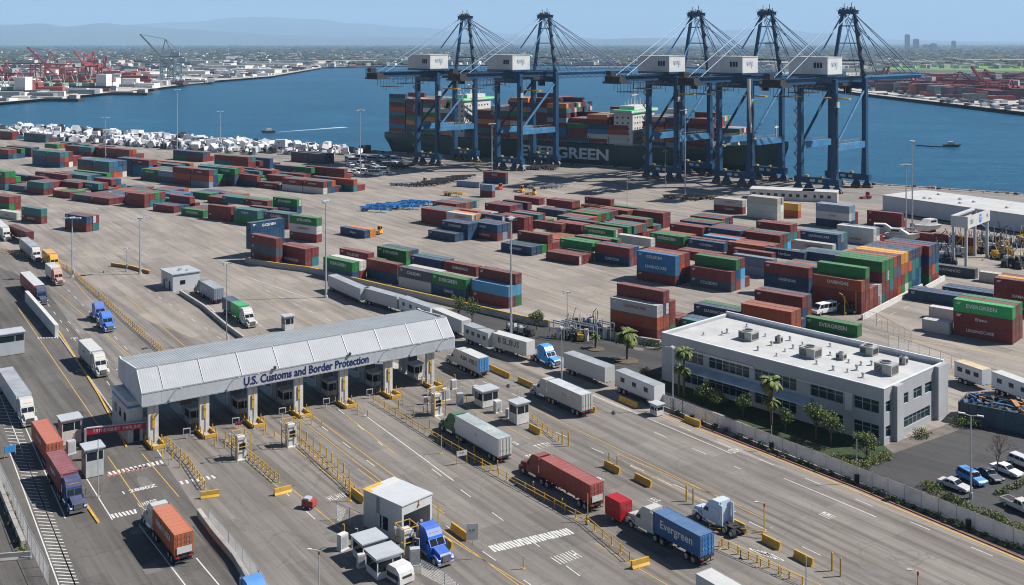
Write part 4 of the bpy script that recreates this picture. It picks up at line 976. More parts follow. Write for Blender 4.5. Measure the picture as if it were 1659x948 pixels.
MB().bx(-SL+2.6,-SL+3.4,.1,.14,0,2.8).build('door', M['dark'], shed)
rw = plain('shed_roof', (.44,.45,.46), .5, 0, .08, .3)
MB().bx(-SL-.1,-6.2,-.1,SW+.1,hh+.002,hh+.16).bx(-6.2,.12,-.1,SW+.1,hh+.03,hh+.18,1).build('roof', [M['white'], rw], shed)
st = MB(); st.bx(-SL-.13,-SL+.7,-.13,SW*.55,hh+.165,hh+.172); st.bx(-SL+.7,-SL+2.2,-.13,.5,hh+.165,hh+.171); st.build('rust_stained_edge', plain('rust_stain', (.55,.33,.06), .8, 0, .3, 2), shed)
MB().tube((.06,SW*.55,hh-.5),(.06,SW*.55,hh+.1),.05).box((.12,SW*.55,hh-.55),(.2,.2,.25)).build('floodlight', M['orange'], shed)
# ---------------------------------------------------------------- guardhouse behind the canopy
gh = thing('guardhouse', 'small grey flat-roofed guardhouse beside the upper gate lanes', 'building', g(280, 472), rad(-52))
MB().bx(-8.6,0,0,7.4,0,4.3).build('wall', panel_mat('guardhouse_panels', (.46,.48,.5), 2.8, 2.2, .15), gh)
MB().bx(-8.9,.3,-.3,7.7,4.302,4.55).build('roof', plain('guardhouse_roof', (.33,.35,.37), .6, 0, .1), gh)
MB().bx(-6.8,-6.0,-.05,-.002,.05,2.2).bx(-2.8,-1.8,-.05,-.002,.05,2.3).each('door', M['dark'], gh); MB().bx(-5.2,-4.2,-.05,-.002,1.7,2.7).bx(.002,.05,2,3.4,1.5,2.6).each('window', M['glass'], gh)
MB().bx(-4,-3.2,3,3.8,4.55,5.1).bx(-2.2,-1.8,4.5,4.9,4.55,5.0).each('roof_vent', M['steel'], gh)
# ---------------------------------------------------------------- small booths
def booth(p, ang, w, d, h, label, mat=None, cat='booth', name='guard_booth'):
    t = thing(name, label, cat, p, rad(ang)); kiosk(t, w, d, h, mat); return t
booth(g(113,716), LANE+90, 3.0, 3.0, 4.1, 'white control booth behind the red barrier arm, left lanes')
bb = booth(g(150,768), LANE+90, 2.6, 2.9, 4.3, 'grey-green gate booth beside the yellow kerb, left lanes', plain('booth_grey', (.40,.43,.42), .6))
booth(g(598,903), LANE+90, 3.2, 3.0, 2.6, 'low white booth with a stained roof next to the inspection shed')
booth(g(622,928), LANE+90, 3.4, 3.0, 2.7, 'white open-fronted booth in front of another low booth, bottom centre')
booth(g(788,656), LANE+90, 3.4, 2.8, 3.0, 'white control cabin on a base at the lane centre right of the canopy')
booth(g(841,684), LANE+90, 2.6, 2.4, 3.6, 'tall white sentry cabin in front of the control cabin')
booth(g(466,534), LANE+90, 2.2, 2.2, 3.2, 'small white booth behind the canopy beside the green container truck', cat='booth')
booth(g(16,572), LANE+90, 5.0, 4.2, 4.6, 'grey roofed lane booth with red stripe at the left edge', M['greybox'])
booth(g(1064,672), LANE, 1.8, 1.6, 2.0, 'small white cabinet booth at the corner of the long white fence')
cp = thing('equipment_pod', 'rounded white equipment pod at the bottom centre', 'pod', g(648,940), rad(LANE+8))
MB().prof([(-1.4,.2),(-1.4,1.5),(-.9,2.0),(.6,2.05),(1.3,1.6),(1.5,.9),(1.5,.2)], -1.1, 1.1).build('shell', M['offwhite'], cp); MB().bx(-1.2,1.2,-1.13,-1.1,.6,1.2).bx(1.5,1.52,-.7,.7,.9,1.2).build('grille', M['dark'], cp)
for x in (-1,1):
    for s in (-1,1): mk('wheel', wheel_mesh(.28,.2), cp, (x*.9,s*1.0,.28))
# ---------------------------------------------------------------- the long white warehouse
W0 = g(1430, 343); WA = math.degrees(math.atan2((g(1659,379)-W0).y, (g(1659,379)-W0).x))
wh = thing('warehouse', 'long low white warehouse with flat pale roof beside the water', 'warehouse', W0, rad(WA))
MB().bx(0,33.3,0,26,0,6.3).bx(33.3,41.3,.6,26,0,6.3).bx(41.3,120,0,26,0,6.3).bx(33.3,41.3,0,.6,4.3,6.3).build('wall', panel_mat('warehouse_panels', (.46,.49,.52), 6., 0, .12), wh)
MB().bx(-.3,120,-.3,26.3,6.302,6.55).build('roof', M['roofw'], wh)
MB().bx(33.3,41.3,.3,.5,0,2.4).build('door_opening', M['black'], wh); MB().bx(33.3,41.3,.25,.5,2.4,4.3).build('roller_door', M['greybox'], wh)
MB().bx(0,120,-.12,-.003,.02,.5).build('plinth', M['dark'], wh)
vv = MB()
for x, y in ((15,5),(17,5.6),(24,14),(30,5),(31,12),(46,9),(60,12),(12,18),(70,5)): vv.tube((x,y,6.5),(x,y,7.2),.35,n=7); vv.bx(x-.7,x+.5,y+.3,y+.9,6.5,6.9)
vv.each('roof_vent', M['steel'], wh, 2)
# ---------------------------------------------------------------- grey portal gantry with a sign
P1, P2 = g(1565, 433), g(1599, 417)
pa_ = math.degrees(math.atan2((P2-P1).y,(P2-P1).x)); pl_ = (P2-P1).length
pg = thing('portal_gantry', 'tall grey steel portal with white and blue sign board across its top', 'gantry', P1, rad(pa_))
for x in (0, pl_):
    for y in (0, 3.6): MB().bx(x-.35,x+.35,y-.35,y+.35,0,14.2).build('leg', M['greybox'], pg)
MB().bx(-.5,pl_+.5,-.45,.2,14.2,14.6).bx(-.5,pl_+.5,3.4,4.05,14.2,14.6).bx(-.5,.3,.2,3.4,14.2,14.6).bx(pl_-.3,pl_+.5,.2,3.4,14.2,14.6).build('beam', M['greybox'], pg)
sb = MB().bx(-.6,pl_+.6,-.7,-.46,11.4,14.9).bx(-.6,pl_+.6,4.06,4.2,11.6,14.9).bx(-.6,-.45,-.46,4.06,11.6,14.9).build('sign_board', M['white'], pg)
MB().tube((pl_*.56,-.74,13.2),(pl_*.56,-.7,13.2),1.35,n=24).build('round_emblem', M['bluem'], sb)
mk('lettering', scribble(3,.85,1.2,5).mesh('lettering',[M['letter']]), sb, (pl_*.56,-.75,13.2)); mk('lettering', scribble(3,.9,1.3,9).mesh('lettering',[M['darkletter']]), sb, (pl_*.16,-.71,13.1)); mk('lettering', scribble(2,.9,1.0,2).mesh('lettering',[M['darkletter']]), sb, (pl_*.9,-.71,13.3))
# ================================================================ QUAY CRANES
def make_crane(loc, label):
    root = thing('quay_crane', label, 'crane', loc, rad(-46), 'blue ship-to-shore cranes on the quay')
    B, LT = M['crane'], M['cranelt']; S, G = 17., 27.                                      # leg spacing, rail gauge
    for x in (0, S):
        for y in (0, G):
            mb = MB(); mb.prof([(x-1.0,5.0),(x+1.0,5.0),(x+1.0,50),(x-1.0,50)], y-1.1, y+1.1)
            mb.add([(x-1.3,y-1.3,4.8),(x+1.3,y-1.3,4.8),(x+1.3,y+1.3,4.8),(x-1.3,y+1.3,4.8),(x-1.002,y-1.102,18),(x+1.002,y-1.102,18),(x+1.002,y+1.102,18),(x-1.002,y+1.102,18)], [(0,1,5,4),(1,2,6,5),(2,3,7,6),(3,0,4,7)])
            mb.build('leg', B, root)
    for y in (0, G):
        MB().bx(-2.5,S+2.5,y-1.35,y+1.35,3.4,6.2).bx(2.6,4,y-.7,y+.7,6.2,6.9,1).bx(10,11,y-.6,y+.6,6.2,7.,1).build('sill_beam', [B, M['yellow']], root)
        sg_ = MB().bx(5.5,8,y-1.39,y-1.36,4.2,5.4).bx(9.5,11.5,y-1.39,y-1.36,4.2,5.4).build('number_board', M['white'], root)
        MB().bx(1,S-1,y-.9,y+.9,45.2,48.2).build('portal_tie', B, root)
    for x in (0, S):
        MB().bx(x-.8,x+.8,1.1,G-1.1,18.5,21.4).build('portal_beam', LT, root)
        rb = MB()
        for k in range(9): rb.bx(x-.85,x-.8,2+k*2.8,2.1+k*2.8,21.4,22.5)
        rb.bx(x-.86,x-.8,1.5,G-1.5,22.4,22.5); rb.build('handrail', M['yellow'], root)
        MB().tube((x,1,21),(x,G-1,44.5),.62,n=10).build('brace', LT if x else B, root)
    for k, (x, y) in enumerate([(a, c) for a in (-1.2, 4.2, S-4.2, S+1.2) for c in (0, G)]):
        mb = MB(); mb.prof([(x-2.2,1.1),(x+2.2,1.1),(x+.7,3.5),(x-.7,3.5)], y-.55, y+.55)
        bo = mb.build('bogie', B, root)
        mk('wheel_set', cached('bws', lambda: (lambda m_: [m_.tube((dx,-.35,.62),(dx,.35,.62),.62,n=12) for dx in (-1.7,-.55,.6,1.75)] and m_)(MB()).mesh('wheel_set', [plain('bogie_wheel', (.2,.115,.04), .7, 0, .5, 2)])), bo, (x, y-.75, 0))
        mk('wheel_set', CACHE['bws'], bo, (x, y+.75, 0))
    # girders and boom
    gd = MB()
    for x in (5.2, S-5.2): gd.bx(x-.75,x+.75,-34,G+6,48.2,50.9)
    for k in range(14): gd.bx(5.95,S-5.95,-33+k*4.9,-32.6+k*4.9,49.2,50.2)
    gd.build('girder', B, root)
    bm = MB()
    for x in (5.4, S-5.4): bm.bx(x-.6,x+.6,G+6.1,G+70,48.5,50.6); 
    for k in range(13): bm.bx(6,S-6,G+8+k*5,G+8.4+k*5,49,49.9)
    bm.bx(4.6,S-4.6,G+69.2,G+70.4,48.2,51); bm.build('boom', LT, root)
    wk = MB()
    for x in (3.4, S-4.2): wk.bx(x,x+.8,-33,G+69,50.95,51.05)
    for x in (3.4, S-3.4):
        wk.bx(x-.03,x+.03,-33,G+69,52.0,52.08)
        for k in range(43): y = -33+k*3.05; wk.bx(x-.03,x+.03,y,y+.07,51,52.05)
    wk.build('walkway', M['dark'], root)
    hs = MB(); hs.bx(-3.4,S-1.2,-4.2,8.4,52.2,59.6); h_ = hs.build('machinery_house', panel_mat('house_panels', (.56,.57,.56), 4.2, 0, .15), root)
    MB().bx(-3.6,S-1.0,-4.4,8.6,59.602,59.9).build('house_roof', M['offwhite'], h_)
    l_ = mk('lettering', cached('crl', lambda: scribble(4,1.5,2.0,11).tube((1.2,-.0,-1.6),(1.2,-.02,-1.6),.5,n=12).mesh('lettering', [plain('faded_blue_mark', (.2,.27,.4), .6)])), h_, (S-1.19, 2.0, 56.4)); l_.rotation_euler = (0,0,rad(90))
    lv = MB()
    for k in range(3): lv.bx(9+k*1.5,10.2+k*1.5,-4.23,-4.2,55,57.4)
    lv.build('louvre', M['dark'], h_)
    MB().bx(-3.4,S-1.2,-4.4,8.5,51.3,52.15).build('house_base', B, root)
    # mast
    ap = 80.
    for x, xt in ((.6, 5.6), (S-.6, S-5.6)):
        MB().bar((x,G,50),(xt,G+.5,ap),1.25,1.25).build('mast_leg', B, root)
        MB().tube((x+ (1.5 if x < 5 else -1.5),3,51),(xt,G,ap-1),.34,n=8).build('back_stay', LT, root)
    MB().bx(4.4,S-4.4,G-1.6,G+2.4,ap-.6,ap+1.1).bx(3.8,S-3.8,G-2,G+3,ap+1.1,ap+1.25).build('mast_head', B, root)
    tp = MB()
    for x, h in ((5,1.6),(6.6,3.2),(8.4,2.0),(10.2,3.6),(11.8,1.8)): tp.bx(x-.12,x+.12,G,G+.25,ap+1.2,ap+1.2+h); tp.bx(x-.5,x+.3,G-.8,G+.8,ap+1.2,ap+1.2+h*.4)
    for k in range(8): tp.bx(4+k*1.28,4.06+k*1.28,G-1.95,G-1.9,ap+1.25,ap+2.3)
    tp.bx(3.9,S-3.9,G-1.95,G-1.9,ap+2.25,ap+2.32); tp.build('mast_top_equipment', M['dark'], root)
    for z in (58., 66., 74.): t = (z-50)/(ap-50); a_, b2 = .6+5*t, S-.6-5*t; MB().bar((a_,G+.2,z),(b2,G+.2,z),.5).build('mast_tie', B, root)
    for x, xt in ((5.2,6.2),(S-5.2,S-6.2)):
        for yb in (G+22, G+36, G+60, G+66): MB().tube((xt,G+1,ap),(x,yb,50.8),.2,n=6).build('forestay', M['cable'], root)
        MB().tube((xt,G-1,ap),(x,-31,50.9),.2,n=6).build('back_tie', M['cable'], root)
        MB().tube((xt,G+.5,ap),(x+(1 if x > 8 else -1)*1.3,G+17,50.7),.16,n=6).build('forestay', M['cable'], root)
    ms_ = MB()
    for k in range(9):
        z = 51+k*3.2; t = (z-50)/30; x = S-.6-5*t; y0, y1 = (G-2.2, G+.6) if k % 2 else (G+.6, G-2.2)
        ms_.bar((x+1.0,y0,z),(x+.6,y1,z+3.2),.6,.14); ms_.bar((x+1.3,y0,z+1),(x+.9,y1,z+4.2),.08); ms_.bx(x+.2,x+1.6,y1-.5,y1+.5,z+3.1,z+3.22)
    ms_.build('mast_stairs', M['dark'], root)
    lt_ = MB()
    for x in (3.4, S-3.4):
        for k in range(26): y = -30+k*4.6; lt_.bar((x,y,48.2),(x,y+2.3,46.9),.12); lt_.bar((x,y+2.3,46.9),(x,y+4.6,48.2),.12)
        lt_.bar((x,-30,46.9),(x,89,46.9),.12)
    lt_.build('cable_festoon', M['dark'], root)
    for x, z in ((-1.2,30),(S+1.2,38),(-1.2,44)): MB().bx(x-.5,x+.5,-.9,.9,z,z+2.2).bx(x-.8,x+.8,-1.4,1.4,z-.2,z).build('service_box', M['greybox'], root)
    # back end, trolley, cab, spreader
    be = MB(); be.bx(3.0,S-3.0,-38,-30,47.2,48.1); be.bx(4,S-4,-37.5,-33,48.1,50.6); be.bx(5,8,-37.9,-34.5,50.9,53.2)
    for k in range(10): be.tube((3.2+k*1.1,-37.8,48),(3.2+k*1.1,-37.8,52.2),.09,n=5); be.tube((3.2+k*1.1,-30+k*1.1,47.2),(3.2+k*1.1,-30+k*1.1,43.6-(k*5 % 4)),.1,n=5)
    be.bx(3.2,S-3.2,-38,-37.9,52.1,52.3); be.bx(4,S-4,-29,-21,43,43.25)
    for k in range(9): be.tube((4+k*1.1,-20+k*2.1,48),(4+k*1.1,-20+k*2.1,44.6-(k % 3)),.09,n=5)
    be.bx(4,S-4,-18,-6,44.3,44.5)
    for x in (4.2,S-4.2):
        for y in (-17,-12,-7): be.bx(x-.1,x+.1,y-.1,y+.1,44.5,48.2)
    be.build('service_platform', M['dark'], root)
    tr = MB().bx(4,S-4,G-13,G-6,46.6,48.0).build('trolley', M['dark'], root)
    MB().bx(S-7.2,S-4.6,G-6.3,G-3.6,43.2,46.0).build('operator_cab', M['glass'], tr)
    sp_ = MB().bx(2.2,S-2.2,G-10.8,G-8.4,40.4,41.0)
    for x in (4.4,S-4.4): sp_.tube((x,G-9.6,41),(x,G-9.6,46.7),.06,n=5)
    sp_.build('spreader', M['yellow'], tr)
    # stair tower on the left landside leg
    sr = MB(); x0 = -1.4
    for k in range(13):
        z = 6.5+k*3.2; y0, y1 = (-1.6, 2.2) if k % 2 else (2.2, -1.6)
        sr.bar((x0-.7,y0,z),(x0-.7,y1,z+3.2),.7,.16); sr.bx(x0-1.5,x0+.3,min(y1,y1+.6),max(y1,y1+.6)+.4,z+3.1,z+3.2); sr.bar((x0-1.4,y0,z+1),(x0-1.4,y1,z+4.2),.07)
        sr.bx(x0-1.45,x0-1.38,y1,y1+.08,z+3.2,z+4.3)
    sr.build('stairs', plain('stair_steel', (.30,.33,.36), .6, .2), root)
    cb = MB().tube((S+1.3,-.4,8),(S+1.3,-.4,44),.2,n=6).bx(S+1.0,S+1.7,-.8,.2,20,24).bx(S+1.05,S+1.6,-.7,.1,34,36); cb.build('cable_run', M['dark'], root)
    return root
def nrm(o):
    return o
CR = [((-51.9,584.1),'blue quay crane at the stern end of the ship, leftmost of five'),((-7.7,561.0),'blue quay crane beside the start of the hull lettering, second from left'),
      ((67.4,522.2),'blue quay crane in front of the white ship superstructure, third from left'),((98.0,501.4),'blue quay crane near the ship bow with the pale hanging hose, second from right'),((130.2,478.2),'blue quay crane standing clear of the ship, rightmost of five')]
c0_ = make_crane((*CR[0][0], 0), CR[0][1])
bpy.context.view_layer.update()
for (p, lab) in CR[1:]:
    r_ = dup(c0_, (*p, 0), rad(-46), lab)
    if 'hose' in lab: MB().tube((17.8,-2,49.5),(17.8,-2,45),.9,.9,8).tube((17.8,-2,45),(19.4,-2.6,25),.8,.45,8).build('hanging_hose', M['offwhite'], r_)
# ================================================================ THE SHIP
ship = thing('container_ship', 'dark green container ship moored along the quay, white lettering on its hull', 'ship', quay(-60, 2.5), rad(QUAY))
SLn, HWd = 262., 16.
M['hull'] = plain('hull_green', (.012,.042,.036), .45, 0, .35, .05, (.03,.05,.04,.6)); M['boot'] = plain('hull_red', (.22,.03,.025), .6)
hb_ = MB(); sec = []
#  s, half width at deck, half width at waterline, deck height, keel offset
for s_, wd, ww, zd, rk in [(0,13.5,7,11.4,3.0),(4,15.2,11.5,11.4,1.0),(14,16,15,11.2,0),(60,16,16,11.2,0),(150,16,16,11.2,0),(205,16,15.4,11.4,0),(225,15.2,12,12.6,0),(240,12.5,7.2,14.4,0),(252,8,2.6,15.4,-2),(259,3.2,.5,16,-5),(262,.5,.2,16.2,-8)]:
    L_ = []
    for t, z in ((1,zd),(1,zd-3),(.6,4.2),(.2,.3),(0,-3.4)):
        w2 = ww+(wd-ww)*t; L_.append(((s_+rk*(1-t))*.94, -w2, z))
    L_ += [(x, -y, z) for x, y, z in L_[::-1]]; sec.append(L_)
for L_ in sec: pass
nn = len(sec[0]); V = [(x, y+HWd, z) for L_ in sec for x, y, z in L_]
fs = [(i*nn+j, i*nn+j+1, (i+1)*nn+j+1, (i+1)*nn+j) for i in range(len(sec)-1) for j in range(nn-1)] + [tuple(range(nn))]
hb_.add(V, fs); hull = hb_.build('hull', M['hull'], ship)
dk = MB()
for a_, b2 in zip(sec, sec[1:]): dk.add([(a_[0][0],a_[0][1]+HWd+.3,a_[0][2]-.6),(b2[0][0],b2[0][1]+HWd+.2,b2[0][2]-.6),(b2[0][0],HWd-b2[0][1]-.2,b2[0][2]-.6),(a_[0][0],HWd-a_[0][1]-.3,a_[0][2]-.6)],[(0,1,2,3)])
dk.build('deck', plain('deck_green', (.05,.16,.10), .7, 0, .25, .1, (.25,.12,.07,.5)), ship)
mk('hull_lettering', text_mesh('EVERGREEN', 10.5, M['letter'], .03, .03), hull, (126, -.05, 5.4)).scale = (1.0, 1, .78)
def house(x, w, zt, funnel):
    t = MB(); t.bx(x-w/2,x+w/2,1.5,30.5,10.6,zt); t.bx(x-w/2-.8,x+w/2+.8,-1.5,33.5,zt,zt+1.4); t.bx(x-w/2+1,x+w/2-1,6,26,zt+1.4,zt+3.6)
    o = t.build('superstructure', M['white'], ship)
    w3 = MB()
    for lv in range(int((zt-14)/2.9)):
        for k in range(8): w3.bx(x+w/2+.002,x+w/2+.03,4+k*3.2,5.2+k*3.2,14+lv*2.9,15+lv*2.9)
        for k in range(3): w3.bx(x-w/2+1.5+k*3.2,x-w/2+2.5+k*3.2,1.46,1.498,14+lv*2.9,15+lv*2.9)
    w3.build('porthole', M['glass'], o)
    MB().bx(x-w/2-.9,x+w/2+.9,-1.52,33.52,zt+.2,zt+.55).bx(x-w/2-.6,x+w/2+.6,-1.4,33.4,zt+1.41,zt+1.7).build('green_bridge_deck', plain('bridge_green', (.06,.42,.16), .6), o)
    m_ = MB().tube((x,16,zt+3.5),(x,16,zt+13),.5,.25).bx(x-.3,x+.3,12,20,zt+9,zt+9.4)
    for k in range(7): m_.tube((x-2+k*.7,8+k*2.4,zt+3.6),(x-2+k*.7,8+k*2.4,zt+5.5+(k*7 % 3)),.22,n=6)
    m_.build('radar_mast', M['offwhite'], o)
    if funnel: MB().bx(x-w-4,x-w/2-2,10,22,10.6,zt+1).bx(x-w-4.1,x-w/2-1.9,9.9,22.1,zt-4,zt-1.5,1).build('funnel', [M['white'], M['leafB']], ship)
house(54.5, 10, 32.0, True); house(161.5, 11, 28.5, False)
rr_ = random.Random(5); cols = ['r','r','d','o','r','g','b','t','k','w','s','O','B','r']
bays = [(5,5,8),(18.6,5,0),(32,5,3),(45,4,0),(70,5,1),(83,6,0),(96.5,8,0),(109.5,8,0),(122.5,7,0),(136,4,5),(149,5,3),(162,3,2),(184,5,0),(197.5,4,0),(211,5,0),(224,3,0)]
for bx_, lv, cut in bays:
    lv += 3 if bx_ < 40 else 2 if bx_ < 60 else 1
    for rw_ in range(13):
        yy = 1.4+rw_*2.43+1.0
        if bx_ > 220 and not 3 < rw_ < 10: continue
        nl = lv + (rr_.choice((0,0,0,-1,1)) if rw_ % 4 == 0 else 0)
        for k in range(nl):
            if rw_ > 1 and k < nl-2 and rw_ < 12: continue
            c = rr_.choice(cols); j = rr_.uniform(.8,1.15)
            far_box(quay(-60+bx_*.94+6.0, 2.5+yy), 11.6+k*2.62, QUAY, 12.2, 2.36, 2.6, tuple(v*j for v in PAL[c]))
dm = MB()
for k, (x, y, z, h) in enumerate([(236,9,13,3),(238,20,13,2.4),(243,14,14,3.4),(246,18,14,2),(233,26,12.5,2),(248,12,14.6,2),(230,5,12,2)]): x -= 15; dm.bx(x-2,x+2,y-1.6,y+1.6,z,z+h); dm.tube((x,y,z),(x,y,z+h+1.5),.3)
dm.tube((240,16,15),(240,16,27),.5,.25); dm.bx(239.5,240.5,13,19,23,23.5)
dm.build('foredeck_gear', M['offwhite'], ship)
rl2 = MB()
for i in range(47): x = 4+i*4.4; rl2.bx(x,x+.12,.25,.37,11,12.3)
rl2.bx(4,208,.27,.35,12.2,12.3); rl2.bx(4,208,.27,.35,11.7,11.76); rl2.build('railing', M['steel'], ship)
lb = MB()
for x in (11.8,24.4,37,72.3,85,97.5,109.7,121.8,134.6,146.7,179.5,192.2,204.8): lb.bx(x+6.1,x+6.6,1,31,11,15.5)
lb.build('lashing_bridge', plain('lashing_steel', (.12,.14,.15), .7), ship)
fo = MB(); 
# the one mass of far containers
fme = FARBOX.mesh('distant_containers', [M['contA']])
at = fme.color_attributes.new('paint', 'FLOAT_COLOR', 'CORNER')
vals = []
for pl in fme.polygons: vals += [*(FARCOL[pl.index]), 1.]*pl.loop_total
at.data.foreach_set('color', vals)
stuff(mk('distant_containers', fme), 'mixed coloured containers stacked on the ship and in the farthest yard rows', 'containers')
# ================================================================ LANE PAINT
M['lw'] = plain('white_road_paint', (.52,.51,.48), .8, 0, .2, 1.5, (.2,.19,.18,.85)); M['ly'] = plain('yellow_road_paint', (.46,.28,.06), .8, 0, .2, 1.5, (.2,.17,.14,.85)); M['lr'] = plain('red_road_paint', (.42,.12,.07), .8, 0, .2, 2., (.2,.17,.15,.85))
PM = {'w': MB(), 'y': MB(), 'r': MB()}
def stripe(a, b_, w, k='w', dash=0, gap=0, z=.012):
    a, b_ = g(*a), g(*b_); d = b_-a; L = d.length; d.normalize(); n = Vector((-d.y, d.x, 0))*(w/2); zz = Vector((0,0,z))
    t = 0
    while t < L:
        e = min(L, t+(dash or L)); p, r_ = a+d*t+zz, a+d*e+zz
        PM[k].quad(p-n, r_-n, r_+n, p+n); t = e+gap
        if not dash: break
for a, b_ in [((0,640),(122,948)),((12,723),(95,948)),((38,735),(122,948)),((18,640),(106,840)),((393,545),(330,489)),((590,672),(735,779)),((1190,672),(1659,868)),((960,640),(1185,735)),((1270,775),(1420,838)),((700,670),(760,715)),((225,850),(300,948)),((318,904),(365,960)),((480,320),(300,305)),((395,447),(520,490)),((205,655),(262,740)),((140,775),(182,842))]: stripe(a, b_, .16)
for a, b_ in [((1100,690),(1659,922)),((520,640),(620,722)),((740,600),(900,668)),((900,700),(1250,855)),((520,690),(760,870)),((1000,745),(1330,900)),((640,560),(690,590)),((430,470),(620,560)),((240,470),(420,590)),((60,470),(190,640)),((80,440),(230,590)),((280,470),(470,600)),((420,760),(520,850)),((620,780),(860,948)),((110,520),(190,600)),((700,760),(960,948)),((1060,700),(1200,760))]: stripe(a, b_, .14, 'w', 3., 6.)
for a, b_ in [((455,655),(690,835)),((482,655),(720,832)),((560,672),(640,735)),((365,712),(462,800)),((445,700),(570,800)),((580,760),(840,948)),((690,850),(850,948)),((860,660),(1240,842)),((1000,745),(1140,812)),((1170,872),(1330,948)),((965,880),(1110,965)),((740,650),(860,712)),((30,500),(160,690)),((98,478),(330,680)),((120,455),(150,490)),((175,740),(240,835)),((230,735),(290,805)),((205,480),(380,630)),((1000,735),(1200,820)),((540,545),(430,480)),((470,790),(610,905))]: stripe(a, b_, .14, 'y')
for v in (395, 412, 432, 452, 470): stripe((620,v-30), (1010,v+42), .14, 'y')
for i in range(8): stripe((880+i*24,470-i*2), (960+i*24,492-i*2), .12, 'y', 4, 6)
for i in range(7): stripe((60+i*60,395-i*5), (150+i*70,412-i*2), .12, 'y', 4, 8)
stripe((1440,545),(1659,580),.3,'y'); stripe((1420,520),(1530,470),.12,'w',3,5); stripe((1480,590),(1659,640),.2,'y')
for i in range(58):                                                       # hatched strip at lower left
    v = 640+i*5.4; u0 = -14+i*1.95; stripe((u0+1,v),(u0+29+i*.06,v+2),.2)
def crosswalk(a, b_, n, w, L, k='w', seed=1):
    r = random.Random(seed); A, B2 = g(*a), g(*b_)
    for i in range(n):
        p = A.lerp(B2, (i+.5)/n); p.z = .013; d = hd(LANE+r.uniform(-6,6)); nn = Vector((-d.y, d.x, 0))*(w/2)
        PM[k].quad(p-d*L/2-nn, p+d*L/2-nn, p+d*L/2+nn, p-d*L/2+nn)
crosswalk((795,890),(925,860),26,.32,1.9); crosswalk((175,768),(265,748),13,.35,1.5,'w',2); crosswalk((172,771),(240,756),9,.3,1.3,'r',3); crosswalk((290,783),(350,772),7,.35,1.4,'w',4); crosswalk((180,837),(222,828),7,.3,1.5,'w',5)
crosswalk((1222,893),(1262,904),7,.3,2.2,'w',6); crosswalk((60,548),(100,546),9,.3,1.0,'w',8)
def road_word(p, n, s, seed, ang=LANE+90, k='w', word=None):
    o = g(*p); x = hd(ang); y = hd(ang+90); 
    tmp = scribble(n, s*.62, s*1.5, seed)
    for f in tmp.f:
        vs_ = [tmp.v[i] for i in f]
        if all(abs(v[1]-vs_[0][1]) < 1e-6 for v in vs_) and vs_[0][1] < -.005:
            PM[k].add([o+x*v[0]+y*v[2]+Vector((0,0,.016)) for v in vs_], [tuple(range(len(vs_)))])
for p, n, s, sd_ in [((918,903),4,1.5,3),((545,805),4,1.1,4),((880,722),4,1.2,5),((828,720),4,1.0,7),((130,600),3,1.0,8),((1190,730),3,1.0,9),((240,815),5,.9,10),((1340,835),2,1.3,11),((860,740),2,1.1,12),((70,505),3,.9,13),((965,778),4,1.0,15),((120,548),3,.9,14),((1060,810),3,.9,16)]: road_word(p, n, s, sd_)
mk('numerals', None) if False else None
num = text_mesh('1 2880Z', 1.5, M['lw'], 0, .02); nm = num.copy(); nm.transform(Matrix(((1,0,0,0),(0,0,1,0),(0,0,0,0),(0,0,0,1))))
struct(mk('lane_numerals', nm, None, g(225,793)+Vector((0,0,.02)), rad(LANE+90)))
struct(PM['w'].build('white_lane_paint', M['lw'])); struct(PM['y'].build('yellow_lane_paint', M['ly'])); struct(PM['r'].build('red_lane_paint', M['lr']))
# ================================================================ KERB, FENCES
def poly_at(px): return [g(*p) for p in px]
def run_strip(px, w, z0, z1, name, mat):
    P = poly_at(px); mb = MB()
    for a, b_ in zip(P, P[1:]): mb.bar(a+Vector((0,0,(z0+z1)/2)), b_+Vector((0,0,(z0+z1)/2)), w, z1-z0)
    return struct(mb.build(name, mat))
run_strip([(1085,672),(1390,792),(1800,966)], .22, 0, .14, 'red_kerb', plain('red_kerb_paint', (.26,.10,.08), .8, 0, .2, 1))
run_strip([(1060,668),(1250,740),(1450,822),(1800,970)], .3, .0, .03, 'yellow_edge_line', M['ly'])
run_strip([(94,535),(160,640),(205,725),(180,842)][:3], .3, 0, .16, 'lane_kerb', M['yellow'])
run_strip([(40,480),(94,542),(178,660),(205,700)], .3, 0, .15, 'lane_kerb', M['concrete'])
run_strip([(120,790),(160,848)], .35, 0, .16, 'lane_kerb', M['yellow'])
soil = plain('planting_soil', (.09,.075,.05), .95, 0, .3, .8)
pl_ = [(1086,667),(1390,786),(1800,958),(1800,968),(1390,793),(1084,673)]; sheet('planting_strip', pl_, .02, soil)
lawn = plain('shaded_lawn', (.022,.04,.010), .95, 0, .4, .5, (.06,.05,.025,.6)); sheet('office_lawn', [(1062,628),(1110,648),(1392,760),(1452,735),(1432,722),(1085,600)], .02, lawn)
sheet('side_path', [(1447,735),(1556,696),(1540,686),(1432,722)], .024, plain('dirt_path', (.13,.11,.095), .95, 0, .3, .4))
sheet('hedge_bed', [(1500,790),(1560,815),(1659,858),(1659,880),(1560,842),(1490,800)], .024, soil)
def panel_fence(px, h, label, name='white_panel_fence'):
    P = poly_at(px); t = thing(name, label, 'fence', P[0]); pm = MB(); po = MB(); o = P[0]
    for a, b_ in zip(P, P[1:]):
        a, b_ = a-o, b_-o; d = b_-a; n = max(1, int(d.length/2.6))
        for k in range(9): z = .12+k*(h-.15)/9; pm.bar(a+Vector((0,0,z+.1)), b_+Vector((0,0,z+.1)), .035, (h-.15)/9-.025)
        for i in range(n+1): p = a.lerp(b_, i/n); po.bx(p.x-.05,p.x+.05,p.y-.05,p.y+.05,0,h+.08)
    pm.build('panel', M['offwhite'], t); po.each('post', M['steel'], t); return t
